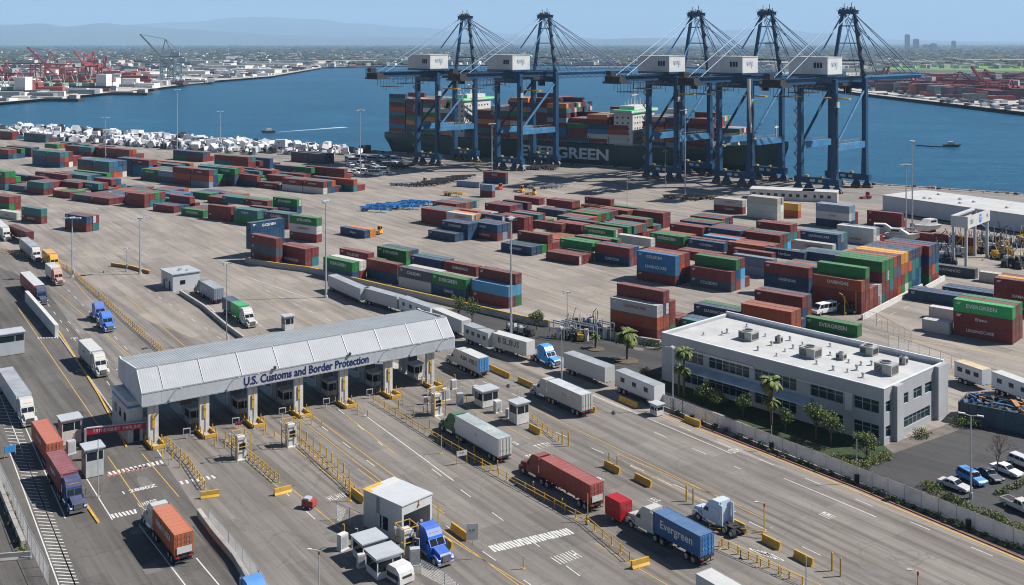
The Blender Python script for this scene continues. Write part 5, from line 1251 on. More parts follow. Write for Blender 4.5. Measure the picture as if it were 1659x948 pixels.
panel_fence([(1068,656),(1106,670),(1388,780),(1780,938)], 2.3, 'long white slatted fence between the gate road and the office lawn')
def link_fence(px, h, label, step=2.6, mat=None, seg=.35):
    P = poly_at(px); t = thing('chainlink_fence', label, 'fence', P[0]); po = MB(); wi = MB(); o = P[0]
    for a, b_ in zip(P, P[1:]):
        a, b_ = a-o, b_-o; d = b_-a; n = max(1, int(d.length/step))
        for i in range(n+1): p = a.lerp(b_, i/n); po.tube((p.x,p.y,0),(p.x,p.y,h),.045,n=6)
        wi.tube(a+Vector((0,0,h)), b_+Vector((0,0,h)), .035, n=5)
        m_ = int(d.length/seg); up = Vector((0,0,1))
        for i in range(m_):
            p, q_ = a+d*(i/m_), a+d*((i+1)/m_)
            for k in range(int(h/seg)): z = k*seg; wi.bar(p+up*z, q_+up*(z+seg), .014); wi.bar(p+up*(z+seg), q_+up*z, .014)
    po.each('post', M['steel'], t); wi.build('mesh', mat or M['chain'], t); return t
link_fence([(338,852),(370,888),(418,948),(440,985)], 2.2, 'chain-link fence above the concrete barrier right of the orange truck')
link_fence([(0,776),(28,838),(45,880),(78,948)], 2.4, 'chain-link fence beside the planter at the lower left edge')
link_fence([(545,842),(588,862)], 2.4, 'short chain-link fence ending at the white inspection shed')
link_fence([(682,930),(720,950),(760,985)], 1.8, 'grey wire fence in front of the blue tractor at the bottom')
link_fence([(1440,560),(1560,603),(1659,636)], 2.6, 'wire fence behind the office building running to the right edge', seg=.6)
link_fence([(1400,524),(1420,528),(1476,560)], 3.0, 'leaning rusty frame fence at the foot of the four-high block', seg=1., mat=M['rail'])
def rail_fence(px, label, h=1.15, step=2.1, truss=False, name='yellow_rail_fence', mat='yellow'):
    P = poly_at(px); t = thing(name, label, 'fence', P[0]); po = MB(); ra_ = MB(); o = P[0]; up = Vector((0,0,1))
    for a, b_ in zip(P, P[1:]):
        a, b_ = a-o, b_-o; d = b_-a; n = max(1, int(d.length/step))
        for i in range(n+1):
            p = a.lerp(b_, i/n); po.tube((p.x,p.y,0),(p.x,p.y,h+.12),.075,n=7); po.bx(p.x-.18,p.x+.18,p.y-.18,p.y+.18,0,.05)
            if truss and i < n: q_ = a.lerp(b_, (i+1)/n); ra_.bar(p+up*.15, q_+up*h, .06)
        for z in (h, h*.52): ra_.bar(a+up*z, b_+up*z, .07)
    po.each('post', M[mat], t, 2); ra_.build('rail', M[mat], t); return t
rail_fence([(606,651),(720,722),(835,787),(950,850),(1020,909)], 'long yellow post-and-rail fence left of the brick red container truck')
rail_fence([(270,719),(305,752),(332,793)], 'yellow railing below the leftmost canopy pillar', truss=True, step=1.5)
rail_fence([(366,712),(400,738),(452,782)], 'yellow railing ending at a yellow barrier, second lane from left', truss=True, step=1.5)
rail_fence([(489,722),(530,760),(575,800)], 'yellow railing right of the gate kiosk in the third lane', step=1.8)
rail_fence([(0,408),(55,420),(108,436),(160,480),(215,530),(272,580)], 'long yellow frame fence along the upper left lanes', truss=True, step=1.8)
rail_fence([(560,790),(590,812)], 'short yellow railing behind the inspection shed', step=1.4)
rail_fence([(420,548),(455,565),(500,590)], 'low yellow railing behind the canopy beside the green container truck', step=2.)
rail_fence([(1165,890),(1200,905),(1300,948)], 'yellow bollard rail at the bottom beside the navy container truck', step=3., h=.95)
rail_fence([(832,655),(905,716)], 'yellow rail right of the tall sentry cabin', h=.9)
rail_fence([(1150,860),(1235,872)], 'yellow rail frame beside the white and blue tractor', h=.9, step=2.6)
def wall(px, h, w, label, mat=None, name='concrete_wall', cap=None):
    P = poly_at(px); t = thing(name, label, 'wall', P[0]); o = P[0]; mb = MB(); cp_ = MB()
    for a, b_ in zip(P, P[1:]):
        a, b_ = a-o, b_-o; z = Vector((0,0,h/2)); mb.bar(a+z, b_+z, w, h); cp_.bar(a+Vector((0,0,h+.04)), b_+Vector((0,0,h+.04)), w+.06, .078)
    mb.build('wall', mat or M['concrete'], t); cp_.build('cap', cap or M['yellow'], t)
wall([(398,426),(446,434),(500,441),(620,470),(735,496),(846,522),(890,530)], 1.5, .5, 'long grey retaining wall with yellow top edge before the stacked containers')
wall([(978,545),(1010,552),(1070,562)], 1.4, .5, 'short concrete wall below the white-topped container stack', cap=M['concrete'])
wall([(181,431),(215,436),(243,444)], .9, .6, 'low yellow topped barrier wall left of the guardhouse', M['rail'])
wall([(292,476),(330,500),(365,530),(395,552)], .9, .45, 'low concrete barrier in front of the slate grey trailer', cap=M['concrete'])
wall([(43,488),(67,516),(92,546)], 2.6, .8, 'tall pale concrete lane wall left of the dark blue tractor', M['offwhite'], cap=M['offwhite'])
wall([(322,836),(345,868),(380,910),(410,960)], .95, .5, 'pale concrete barrier under the chain-link fence right of the orange truck', cap=M['concrete'])
wall([(-10,770),(20,845),(38,888)], .9, .5, 'concrete planter wall at the lower left', cap=M['concrete'])
wall([(1397,519),(1446,493),(1494,468)], 1.25, .4, 'white concrete block wall at the end of the four-high block', M['offwhite'], cap=M['offwhite'])
wall([(1500,471),(1530,454)], 1.25, .4, 'short white block wall right of the four-high block', M['offwhite'], cap=M['offwhite'])
wall([(1640,425),(1659,415),(1690,400)], 1.2, .5, 'pale block wall by the machinery yard at the right edge', cap=M['yellow'])
# barriers
YB = M['yellow']
for (u, v), a, L, lab in [((340,806),20,2.6,'upright yellow barrier panel at the end of the leftmost railing'),((458,800),35,2.6,'yellow barrier at the end of the second railing'),((745,867),LANE,4.2,'yellow block barrier above another beside the blue tractor'),((718,880),LANE,4.6,'pale yellow barrier directly right of the blue tractor'),
    ((580,808),LANE,4.,'yellow barrier with a panel behind the inspection shed'),((1037,918),28,2.6,'yellow barrier closing the long yellow rail fence'),((1122,687),LANE,3.8,'yellow block barrier on the kerb near the long white fence'),((992,762),LANE,3.6,'yellow barrier with two posts in the right lanes'),((1042,783),LANE,3.6,'yellow barrier below the one with two posts'),((867,700),LANE,3.2,'yellow barrier in front of the tall sentry cabin'),
    ((1188,852),LANE,4.4,'long yellow barrier behind the white and blue tractor'),((1250,884),LANE,3.,'short yellow and black barrier left of a lane light'),((1302,910),LANE,3.,'short yellow and black barrier nearest the bottom right post'),((808,605),LANE,8,'long yellow barrier right of the blue-door trailer'),((852,624),LANE,5,'yellow-ended pale barrier behind the right-lane white truck'),((1018,655),LANE,5,'yellow barrier under the windows of the last office trailer'),((956,665),LANE,3.2,'yellow barrier just behind the right-lane white truck')]:
    jersey(g(u, v), a, L, YB, lab, 'yellow_barrier', 'yellow lane barriers', 1.0, .7)
pb_ = g(22,907); jersey(pb_, 10, 4.2, M['concrete'], 'pale concrete block barrier at the lower left corner')
# bollards
for i, (u, v) in enumerate([(1170,885),(1181,890),(1196,898),(1213,906),(1227,912),(1246,920),(1262,930),(1279,938)]): bollard_obj(g(u,v), 'short yellow bollard in the row at the bottom beside the navy container truck', 1.0, 'yellow bollard row at the bottom')
for u, v, lab in [(911,720,'tall yellow post pair in the right lane, left one'),(921,723,'tall yellow post pair in the right lane, right one'),(987,757,'yellow post on the two-post barrier, left one'),(1000,763,'yellow post on the two-post barrier, right one'),(1348,925,'yellow post with loop near the bottom right, left one'),(1362,934,'yellow post with loop near the bottom right, right one'),(1112,812,'yellow post behind the navy container truck'),(1123,817,'second yellow post behind the navy container truck')]: bollard_obj(g(u,v), lab, 2.3, 'tall yellow posts', .12)
# ================================================================ MASTS, LIGHTS, SIGNS
def mast(u, v, top, label, heads=6, r=.28):
    h = H*(v-top)/(v-HZ); t = thing('light_mast', label, 'light mast', g(u, v), rad(R.uniform(0,90)), 'tall light masts')
    MB().tube((0,0,0),(0,0,h*.5),r,r*.75,8).tube((0,0,h*.5),(0,0,h),r*.75,r*.45,8).tube((0,0,0),(0,0,.6),r*2.2,r*1.8,8).build('pole', M['steel'], t)
    hm_ = MB(); hm_.tube((0,0,h-.2),(0,0,h),.9*r/.28,n=10); hm_.bar((-2.0*r/.28,0,h-.1),(2.0*r/.28,0,h-.1),.16); hm_.bar((0,-1.4,h-.1),(0,1.4,h-.1),.14)
    for i in range(heads): x = (-2.1+4.2*i/(heads-1))*r/.28; hm_.box((x,0,h-.25),(.55*r/.28,.8*r/.28,.3)); 
    hm_.build('lamp_head', M['greybox'], t); MB().bx(r*.9,r*.9+.3,-.2,.2,1.2,2.2).build('control_box', M['greybox'], t)
for a in [(287,255,145,'tallest light mast standing before the harbour on the left'),(171,256,190,'light mast farthest left by the water'),(357,243,180,'light mast right of the tallest left mast, by the white rubble'),(584,287,178,'light mast left of the ship stern'),(797,288,200,'light mast before the second quay crane'),(1110,320,178,'light mast before the third quay crane'),
    (1478,390,228,'taller of two light masts by the white warehouse'),(1468,387,266,'shorter of two light masts by the white warehouse'),(828,560,352,'tall light mast at the end of the walled container row'),(528,482,325,'light mast by the green-topped container stack at the wall'),(117,450,352,'light mast beside the upper left yellow fence'),(227,444,352,'light mast left of the guardhouse')]: mast(*a)
for a in [(367,560,426,'slim light pole rising behind the canopy'),(910,622,530,'slim light pole by the long plain trailer'),(919,548,472,'slim light pole in the pipe yard'),(1016,342,282,'slim pole alone on the open quay'),(1078,302,244,'slim pole before the third crane legs'),(1090,665,562,'slim lamp post at the corner of the white fence'),(205,440,402,'short pole beside the low barrier left of the guardhouse')]: mast(*a, heads=2, r=.13)
def lot_lamp(u, v, top, label):
    h = H*(v-top)/(v-HZ); t = thing('lamp_post', label, 'lamp post', g(u, v), rad(-30))
    MB().tube((0,0,0),(0,0,.9),.3,.3,10).tube((0,0,.9),(0,0,h),.14,.09,10).build('pole', M['steel'], t)
    for s in (-1, 1): MB().bar((0,0,h-.1),(s*.9,0,h+.1),.08).box((s*1.25,0,h+.12),(.9,.36,.16)).build('lamp_head', M['offwhite'], t)
lot_lamp(1573,808,673,'tall twin-armed lamp post in front of the silver saloon')
def post(u, v, top, label, mat='steel', arm=False, r=.07, cat='post', name='lane_post', blk=False):
    h = H*(v-top)/(v-HZ); t = thing(name, label, cat, g(u, v))
    MB().tube((0,0,0),(0,0,h),r,n=8).bx(-.25,.25,-.25,.25,0,.08).build('pole', M[mat], t)
    if arm: MB().bar((0,0,h),(-.9,-.2,h+.25),.06).box((-1.1,-.25,h+.27),(.5,.25,.12)).build('lamp_head', M['offwhite'], t); MB().bx(-.09,.09,-.09,.09,h-.5,h-.1).build('red_collar', M['red'], t)
    if blk: MB().bx(-.3,.3,-.25,.25,0,1.3).build('base_cover', M['black'], t)
post(1250,730,690,'short dark-based pole on the fence line below the tall palm','steel',blk=True); post(1388,783,712,'dark-based pole on the fence line near the shrubs','steel',blk=True); post(1569,857,825,'dark-based stub on the fence by the hedge','steel',blk=True)
post(1238,862,815,'yellow lane light with red collar and a bent arm, right lanes','yellow',True); post(1487,985,925,'yellow lane light with red collar at the bottom right edge','yellow',True)
post(517,962,892,'grey post at the bottom edge left of the booths','steel',True); post(1306,960,902,'bare grey post at the bottom right','steel'); post(159,805,712,'slim grey post in front of the grey-green booth','steel')
for u, v, tp, lab in [(715,735,705,'small yellow lane sign post beside the green cab'),(952,845,800,'yellow post halfway along the rail fence'),(710,862,815,'rust-topped post beside the pale yellow barrier'),(838,668,630,'thin white post beside the tall sentry cabin'),(848,922,900,'orange marker post at the bottom centre'),(567,812,775,'post behind the inspection shed')]: post(u, v, tp, lab, 'yellow')
def sign(u, v, top, w, h, label, mat='white', legs=1, ang=10, marks=True):
    hh_ = H*(v-top)/(v-HZ); t = thing('lane_sign', label, 'sign', g(u, v), rad(ang)); mb = MB()
    for x in ((0,) if legs == 1 else (-w/2, w/2)): mb.tube((x,0,0),(x,0,hh_-.02),.05,n=6)
    mb.build('post', M['steel'] if legs == 1 else M['yellow'], t); b_ = MB().bx(-w/2,w/2,-.09,-.052,hh_-h,hh_).build('board', M[mat], t)
    if marks: mk('lettering', cached(('sgn',mat), lambda: scribble(4,.2,.26,6).mesh('lettering',[M['darkletter'] if mat == 'white' else M['letter']])), b_, (0,-.093,hh_-h*.4))
sign(765,906,848,1.5,2.1,'plain white square sign on a pole beside the blue tractor'); sign(748,752,730,1.7,.8,'low white sign between two yellow posts by the yellow fence',legs=2,ang=25)
sign(386,694,682,1.0,.7,'small red sign at the second gate lane','red'); sign(16,742,722,1.6,1.1,'dark blue board beside the hatched strip at the left edge','bluem',2,40,False)
rs = thing('utility_cart', 'small red and grey cart standing alone in the empty lane', 'cart', g(501,823), rad(-20)); MB().bx(-.9,.9,-.6,.6,.35,1.2).bx(-.7,.2,-.5,.5,1.2,1.5,1).build('cart_body', [plain('cart_red', (.28,.05,.04), .7), M['greybox']], rs)
for s in (-1,1): mk('wheel', wheel_mesh(.25,.18), rs, (.5,s*.6,.25)); mk('wheel', wheel_mesh(.25,.18), rs, (-.5,s*.6,.25))
for i, (u, v) in enumerate([(497,714),(508,723),(519,732),(529,741),(538,749),(548,757),(557,766),(566,774)]): bollard_obj(g(u, v), 'yellow guard post in the row right of the third-lane yellow railing', 1.5, 'guard posts by the third-lane railing', .1)
for i, (u, v) in enumerate([(640,665),(664,680),(690,697),(737,726),(762,741),(800,765),(858,800),(905,828)]): bollard_obj(g(u+6, v-3), 'yellow post standing just behind the long yellow rail fence', 1.5, 'posts behind the long rail fence', .1)
# small clutter on the lane islands in front of and behind the canopy
for i, x in enumerate(pil_x):
    for k in range(5):
        if i in (0,5,6) or k < 3: bollard_obj(in_canopy(x+(-.5 if k % 2 else .55), -4.2-k*1.9), 'yellow lane post in the row running out from the %s canopy pillar' % BOOTHN[i], 1.15, 'lane posts in front of the canopy', .09)
    for k in range(4): bollard_obj(in_canopy(x+(.5 if k % 2 else -.5), 20.5+k*2.2), 'yellow lane post behind canopy in line with %s pillar' % BOOTHN[i], 1.1, 'lane posts behind the canopy', .09)
    t = thing('card_reader', 'small grey card reader pedestal beside the %s booth' % BOOTHN[i], 'card reader', in_canopy(x+.8, 3.4, .16), rad(CA), 'card readers at the booths'); MB().bx(-.2,.2,-.2,.2,0,1.1).bx(-.3,.3,-.3,.3,1.1,1.7).build('pedestal', M['greybox'], t); MB().bx(-.2,.2,-.33,-.301,1.2,1.6).build('display', M['glass'], t)
    for k, dy in enumerate((2.0, 8.8)):
        t = thing('overhead_camera', ('front' if not k else 'rear')+' hanging camera box under the canopy near the %s pillar' % BOOTHN[i], 'camera', in_canopy(x+2.4, dy, 6.9), rad(CA), 'cameras under the canopy'); MB().tube((0,0,0),(0,0,-.7),.05,n=5).bx(-.25,.25,-.4,.4,-1.15,-.7).build('housing', M['white'], t)
for k, (u, v, nm) in enumerate([(700,640,'grey'),(722,648,'white'),(745,655,'grey'),(806,668,'white'),(824,676,'grey'),(770,640,'grey'),(690,655,'white'),(735,630,'white'),(575,885,'grey'),(585,918,'white'),(640,905,'grey'),(555,890,'white'),(672,915,'grey'),(115,735,'grey'),(140,745,'white'),(128,700,'grey')]):
    t = thing('lane_cabinet', nm+' electrical cabinet on a low base among the lane equipment', 'cabinet', g(u, v), rad(LANE+R.uniform(60,120)), 'lane cabinets'); s_ = R.uniform(.8,1.3)
    MB().bx(-.6*s_,.6*s_,-.45*s_,.45*s_,0,.15).bx(-.5*s_,.5*s_,-.35*s_,.35*s_,.15,1.7*s_).build('housing', M['greybox' if nm == 'grey' else 'offwhite'], t); MB().bx(-.4*s_,.4*s_,-.37*s_,-.351*s_,.3,1.5*s_).build('door', M['steel'], t)
    MB().tube((.5*s_,.3*s_,.1),(.5*s_,.3*s_,2.4*s_),.06,n=6).tube((.5*s_,.3*s_,2.4*s_),(0,0,2.7*s_),.06,n=6).build('conduit', M['yellow' if k % 2 else 'steel'], t)
rb2 = thing('red_utility_trailer', 'small bright red box trailer squeezed between the brick red truck and the white cab', 'trailer', g(994,845)+hd(LANE+90)*.9, rad(LANE)); MB().bx(-1.6,1.6,-1.1,1.1,.6,3.0).bx(-1.5,1.5,-1.0,1.0,3.0,3.1).build('box', plain('trailer_red', (.33,.015,.02), .4), rb2); MB().bx(-1.4,1.4,-.5,.5,.4,.6).build('frame', M['dark'], rb2); MB().bx(1.6,1.63,-.95,-.03,.75,2.8).bx(1.6,1.63,.03,.95,.75,2.8).each('door', plain('door_red', (.28,.012,.016), .4), rb2); MB().bx(-1.0,.6,1.1,1.13,1.5,2.5).each('side_panel', M['offwhite'], rb2)
for s in (-1,1): mk('wheel', wheel_mesh(.4,.25), rb2, (0,s*.95,.4), 0 if s > 0 else math.pi)
# red barrier arm
ra0, ra1 = g(140,728), g(240,716); dv = ra1-ra0; arm = thing('barrier_gantry', 'red overhead barrier beam with white lettering from the control booth to the canopy', 'barrier', ra0, math.atan2(dv.y, dv.x)); al = dv.length
MB().bx(0,al,-.15,.15,2.35,3.35).build('beam', plain('beam_red', (.42,.02,.04), .5), arm); MB().bx(0,al,-.2,.2,3.352,3.5).bx(al-.3,al+.2,-.3,.3,0,3.35).bx(-.3,0,-.3,.3,0,3.35).build('frame', M['greybox'], arm)
mk('lettering', scribble(18,.42,.5,33).mesh('lettering',[M['letter']]), arm, (al*.5,-.155,2.85))
# gate kiosks in the lanes
def gate_kiosk(u, v, label, s=1.):
    t = thing('gate_kiosk', label, 'kiosk', g(u, v), rad(LANE+90)); t.scale = (s,)*3
    MB().bx(-.7,.7,-.5,.9,.15,3.6).bx(-.9,.9,-.9,1.2,0,.15).build('housing', M['offwhite'], t); MB().bx(-.5,.5,-.54,-.502,1.6,2.6).build('display', M['glass'], t)
    fr = MB()
    for x in (-1.1,1.1):
        for y in (-1.0,1.4): fr.tube((x,y,0),(x,y,4.2),.08,n=6)
    for z in (4.15,2.2): fr.bar((-1.1,-1,z),(1.1,-1,z),.09); fr.bar((-1.1,1.4,z),(1.1,1.4,z),.09); fr.bar((-1.1,-1,z),(-1.1,1.4,z),.09); fr.bar((1.1,-1,z),(1.1,1.4,z),.09)
    fr.build('frame', M['yellow'], t); MB().bar((-.9,0,3.9),(-1.9,-.3,4.4),.06).box((-2.0,-.3,4.4),(.35,.3,.25)).bar((.9,0,3.9),(1.9,-.3,4.3),.06).box((2.0,-.3,4.3),(.35,.3,.25)).build('camera_arm', M['steel'], t)
gate_kiosk(391,743,'tall grey gate kiosk with frame in the second lane from left'); gate_kiosk(472,722,'gate kiosk with yellow frame in the middle of the gate'); gate_kiosk(708,672,'yellow framed gate kiosk right of the canopy',1.05); gate_kiosk(660,900,'white lattice kiosk frame beside the blue tractor',.95)
# ================================================================ PLANTS
def leaves(mb, c, rx, rz, n, s, rnd, mats=3):
    for i in range(n):
        while True:
            d = Vector((rnd.uniform(-1,1), rnd.uniform(-1,1), rnd.uniform(-1,1)))
            if .25 < d.length < 1: break
        p = Vector(c)+Vector((d.x*rx, d.y*rx, d.z*rz)); a = Vector((rnd.gauss(0,1), rnd.gauss(0,1), rnd.gauss(0,.7))).normalized(); b_ = a.cross(Vector((rnd.gauss(0,1),rnd.gauss(0,1),rnd.gauss(0,1)))).normalized(); k = s*rnd.uniform(.6,1.3)
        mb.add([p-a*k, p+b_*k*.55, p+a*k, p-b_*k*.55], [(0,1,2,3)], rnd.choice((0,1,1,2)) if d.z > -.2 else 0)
LM = lambda: [M['leafA'], M['leafB'], M['leafC']]
def tree(u, v, h, w, label, name='broadleaf_tree', trunk=.3, n=900, leafmix=None):
    rnd = random.Random(int(u*7+v)); t = thing(name, label, 'tree', g(u, v)); tb = MB(); tb.tube((0,0,0),(0,0,h*trunk),.14*h/5,.1*h/5,7); cr = MB()
    for i in range(7):
        a = i*.9+rnd.random(); r_ = w*rnd.uniform(.2,.62); z = h*rnd.uniform(trunk+.2,.86); e = (math.cos(a)*r_, math.sin(a)*r_, z)
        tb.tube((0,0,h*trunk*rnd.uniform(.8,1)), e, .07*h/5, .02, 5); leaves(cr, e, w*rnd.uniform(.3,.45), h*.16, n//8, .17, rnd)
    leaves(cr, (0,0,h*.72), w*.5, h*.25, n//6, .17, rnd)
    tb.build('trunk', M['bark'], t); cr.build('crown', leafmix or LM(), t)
def shrub(u, v, h, w, label, group=None, n=260, mats=None):
    rnd = random.Random(int(u*13+v)); t = MB()
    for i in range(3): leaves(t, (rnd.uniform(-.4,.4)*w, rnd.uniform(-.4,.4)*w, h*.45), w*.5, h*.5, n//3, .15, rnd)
    o = t.build('shrub', mats or LM(), None, g(u, v)); tag(o, label, 'shrub', group)
def palm(u, v, top, label, n=40, fl=2.9, skirt=False):
    rnd = random.Random(int(u+v*3)); h = H*(v-top)/(v-HZ)-fl*.45; t = thing('palm_tree', label, 'palm', g(u, v)); tb = MB()
    k = 8
    for i in range(k): tb.tube((0,0,h*i/k),(0,0,h*(i+1)/k),.27-.07*i/k,.25-.07*i/k,9)
    tb.build('trunk', M['bark'], t); cr = MB()
    def frond(z, a, el, L):
        d = Vector((math.cos(a), math.sin(a), 0)); s = Vector((-d.y, d.x, 0)); p = Vector((0,0,z)); e = el; m = 7
        for i in range(m):
            q_ = p+(d*math.cos(e)+Vector((0,0,math.sin(e))))*(L/m); e -= .28; wd = .46*L/2.6*math.sin(math.pi*(i+.8)/(m+1.2))
            for sg in (-1, 1): cr.add([p, q_, q_+s*sg*wd-Vector((0,0,wd*.45)), p+s*sg*wd*.85-Vector((0,0,wd*.4))], [(0,1,2,3)], rnd.choice((0,1,1,2)))
            p = q_
    for i in range(n): frond(h, rnd.uniform(0,6.28), rnd.uniform(-.3,1.35), fl*rnd.uniform(.8,1.1))
    if skirt:
        for i in range(26): frond(h*.6, rnd.uniform(0,6.28), rnd.uniform(-.6,.8), fl*.72)
    cr.build('crown', LM(), t)
palm(1250,694,608,'tall palm with a ragged skirt in front of the office façade',46,2.7,True); palm(1108,642,562,'palm at the far left corner of the office building',40,2.3,True); palm(1100,640,590,'smaller palm beside the corner palm',30,1.6)
palm(1016,583,532,'palm standing on a round island in the dark court',44,3.3); palm(965,564,540,'short stubby palm on a small court island',20,1.5)
tree(625,0,1,1,'') if False else None
tree(765,523,6.4,3.0,'small spreading tree right of another at the court edge'); tree(743,518,6.0,2.5,'small thin tree at the upper court edge by the wall'); tree(869,535,4.6,2.3,'dense round bush tree by the pipe yard',trunk=.15,n=1100)
tree(1140,652,3.6,2.2,'yellowish bush tree nearest the palm pair on the lawn',trunk=.15); tree(1162,660,3.4,2.6,'wide low tree on the lawn under the entrance shade',trunk=.15); tree(1204,676,4.2,2.0,'slender small tree on the lawn left of the tall palm'); tree(1273,700,4.4,2.0,'small pale tree on the lawn right of the tall palm')
tree(1322,712,6.4,2.7,'bushy olive tree left one of the pair by the office corner',n=1500); tree(1346,722,6.2,2.7,'bushy olive tree right one of the pair by the office corner',n=1500)
tree(1404,742,4.6,2.6,'dark shrub tree with white flowers at the office corner',trunk=.12,n=1000)
olive = [M['leafC'], M['leafC'], M['leafB']]
for i, (u, v) in enumerate([(1352,748),(1370,754),(1388,758),(1402,756),(1418,750),(1432,742),(1360,756),(1382,764)]): shrub(u, v, 1.3, 2.2, ['green','yellow-green','russet'][i % 3]+' groundcover shrub in the bed at the office corner', 'bed shrubs at the office corner', mats=olive if i % 3 else None)
for i in range(30):
    u = 1100+i*19; v = 673+ (u-1100)*.402 - .5
    shrub(u, v-2, R.uniform(.5,.9), R.uniform(.7,1.5), 'small dark shrub in the kerb strip below the white fence', 'small shrubs along the white fence', 110)
for i in range(12): shrub(1500+i*15, 793+i*6.6, 1.0, 1.9, 'low hedge shrub in the bed left of the lower car park', 'hedge along the lower car park', 220)
for i in range(10): shrub(1506+i*4 if i < 4 else 1580+i*9, 786+i*2 if i < 4 else 815-i*3.6, .7, 1.1, 'small low plant in the car-park planting strip', 'car-park strip plants', 120)
for u, v, lab in [(1558,690,'bush at the right rear corner of the office'),(1575,692,'rounded bush by the equipment stack'),(1040,608,'dark bush in the court corner left of the palms'),(1055,612,'second dark bush in the court corner'),(1052,560,'bush below the white-topped container stack'),(1072,566,'bush against the office wall by the court'),(1490,708,'tuft of weeds on the path beside the office')]: shrub(u, v, 1.7, 2.2, lab, n=420)
for i in range(8): shrub(4+i*4.6, 792+i*14.5, .8, 1.2, 'yellowish plant in the planter at the lower left', 'planter plants at lower left', 130, olive)
# bare tree
bt = thing('bare_tree', 'leafless small tree between the parked cars', 'tree', g(1616,776)); tb = MB(); rb_ = random.Random(4)
def branch(p, d, L, r, k):
    q_ = p+d*L; tb.tube(p, q_, r, r*.7, 5)
    if k:
        for i in range(3): branch(q_, (d+Vector((rb_.uniform(-.75,.75), rb_.uniform(-.75,.75), rb_.uniform(-.1,.5)))).normalized(), L*.72, r*.62, k-1)
branch(Vector((0,0,0)), Vector((0,0,1)), 2.2, .13, 5); tb.build('trunk', plain('twig', (.16,.11,.09), .9), bt)
for (u, v, w) in [(1016,585,2.4),(965,566,1.9),(950,545,3)]:
    struct(MB().tube((0,0,0),(0,0,.16),w,w,20).build('court_island', soil, None, g(u, v)))
# ================================================================ YARD CLUTTER
def skeleton(p, ang, col, label, group, L=12.2, stack=1):
    t = thing('chassis_trailer', label, 'chassis', p, rad(ang), group)
    def fr():
        mb = MB()
        for k in range(stack):
            z = 1.0+k*.55
            for y in (-.45,.45): mb.bx(-L/2,L/2,y-.1,y+.1,z,z+.3)
            for i in range(5): mb.bx(-L/2+i*L/4-.12*(i>0),-L/2+i*L/4+.12,-1.2,1.2,z+.05,z+.28)
        mb.bx(L/2-3,L/2-2.8,-.8,-.65,0,1); mb.bx(L/2-3,L/2-2.8,.65,.8,0,1); return mb.mesh('frame', [M[col]])
    mk('frame', cached(('skf',col,L,stack), fr), t)
    for x in (-L/2+1.2,-L/2+2.5):
        for s in (-1,1): mk('wheel', wheel_mesh(.5,.3,True), t, (x,s*.92,.5), 0 if s > 0 else math.pi)
rq = random.Random(9)
for i in range(10): p = g(606+i*8.6+rq.uniform(-2,2), 343-i*1.3+rq.uniform(-2,4)); skeleton(p, -18+rq.uniform(-6,6), 'bluem', 'bright blue empty chassis parked on the open quay left of the containers', 'blue chassis on the quay', 12.2, 2)
for i in range(12): p = g(690+i*5.2+rq.uniform(-4,4), 303-i*1.1+rq.uniform(-1.5,1.5)); skeleton(p, 20+rq.uniform(-8,8), 'dark', 'dark empty chassis in the row behind the quay light mast', 'dark chassis on the quay', 12.2, 2)
for i in range(6): p = g(862+i*9+rq.uniform(-2,2), 304+rq.uniform(-3,2)); skeleton(p, 10, 'steel', 'grey chassis lying right of the yellow yard truck', 'grey chassis on the quay', 9., 1)
for i in range(6): p = g(860+i*8, 274+rq.uniform(-1,1)); skeleton(p, 60, 'dark', 'dark chassis parked below the second crane legs', 'chassis under the second crane', 9., 2)
for i in range(7): p = g(646+i*8, 301+rq.uniform(-3,2)); skeleton(p, rq.uniform(-20,30), 'steel', 'pale chassis parked right of the grey vans', 'pale chassis by the vans', 9., 1)
for i in range(7): p = g(604+i*9+rq.uniform(-2,2), 272+rq.uniform(-2,3)); skeleton(p, rq.uniform(-30,10), 'dark', 'dark chassis parked below the ship stern', 'chassis below the ship stern', 9., 2)
for i in range(9): p = g(1085+i*10+rq.uniform(-3,3), 322+rq.uniform(-3,3)); skeleton(p, rq.uniform(-40,10), 'rail', 'rusty chassis lying near the third crane light mast', 'rusty chassis by the mast', 8., 1)
skeleton(g(735,318), -30, 'yellow', 'yellow chassis frame beside the quayside container pair', None, 10., 2)
def yard_truck(p, ang, col, label, group=None, s=1.):
    """low cab-beside-engine terminal tractor"""
    t = thing('yard_tractor', label, 'yard tractor', p, rad(ang), group); t.scale = (s,)*3
    mk('body', cached('ytb', lambda: MB().prof([(0,.5),(0,1.3),(-1.6,1.4),(-1.6,.5)], -1.2,1.2).bx(-4.8,-1.6,-.6,.6,.6,1.0).mesh('body', [M['veh']])), t, color=col)
    c = mk('cab', cached('ytc', lambda: MB().prof([(-.2,1.3),(-.35,2.9),(-1.5,2.9),(-1.6,1.3)], .0,1.15).mesh('cab', [M['veh']])), t, color=col)
    mk('windshield', cached('ytw', lambda: MB().quad((-.24,.1,1.75),(-.24,1.05,1.75),(-.33,1.05,2.75),(-.33,.1,2.75)).mesh('windshield', [M['glass']])), c, (.02,0,0)); mk('side_window', cached('yts', lambda: MB().bx(-1.4,-.45,-.02,.02,1.8,2.7).mesh('side_window', [M['glass']])), c, (0,1.155,0)); mk('side_window', CACHE['yts'], c, (0,-.005,0))
    for x in (-.7,-3.9):
        for s_ in (-1,1): mk('wheel', wheel_mesh(.5,.3), t, (x,s_*1.0,.5), 0 if s_ > 0 else math.pi)
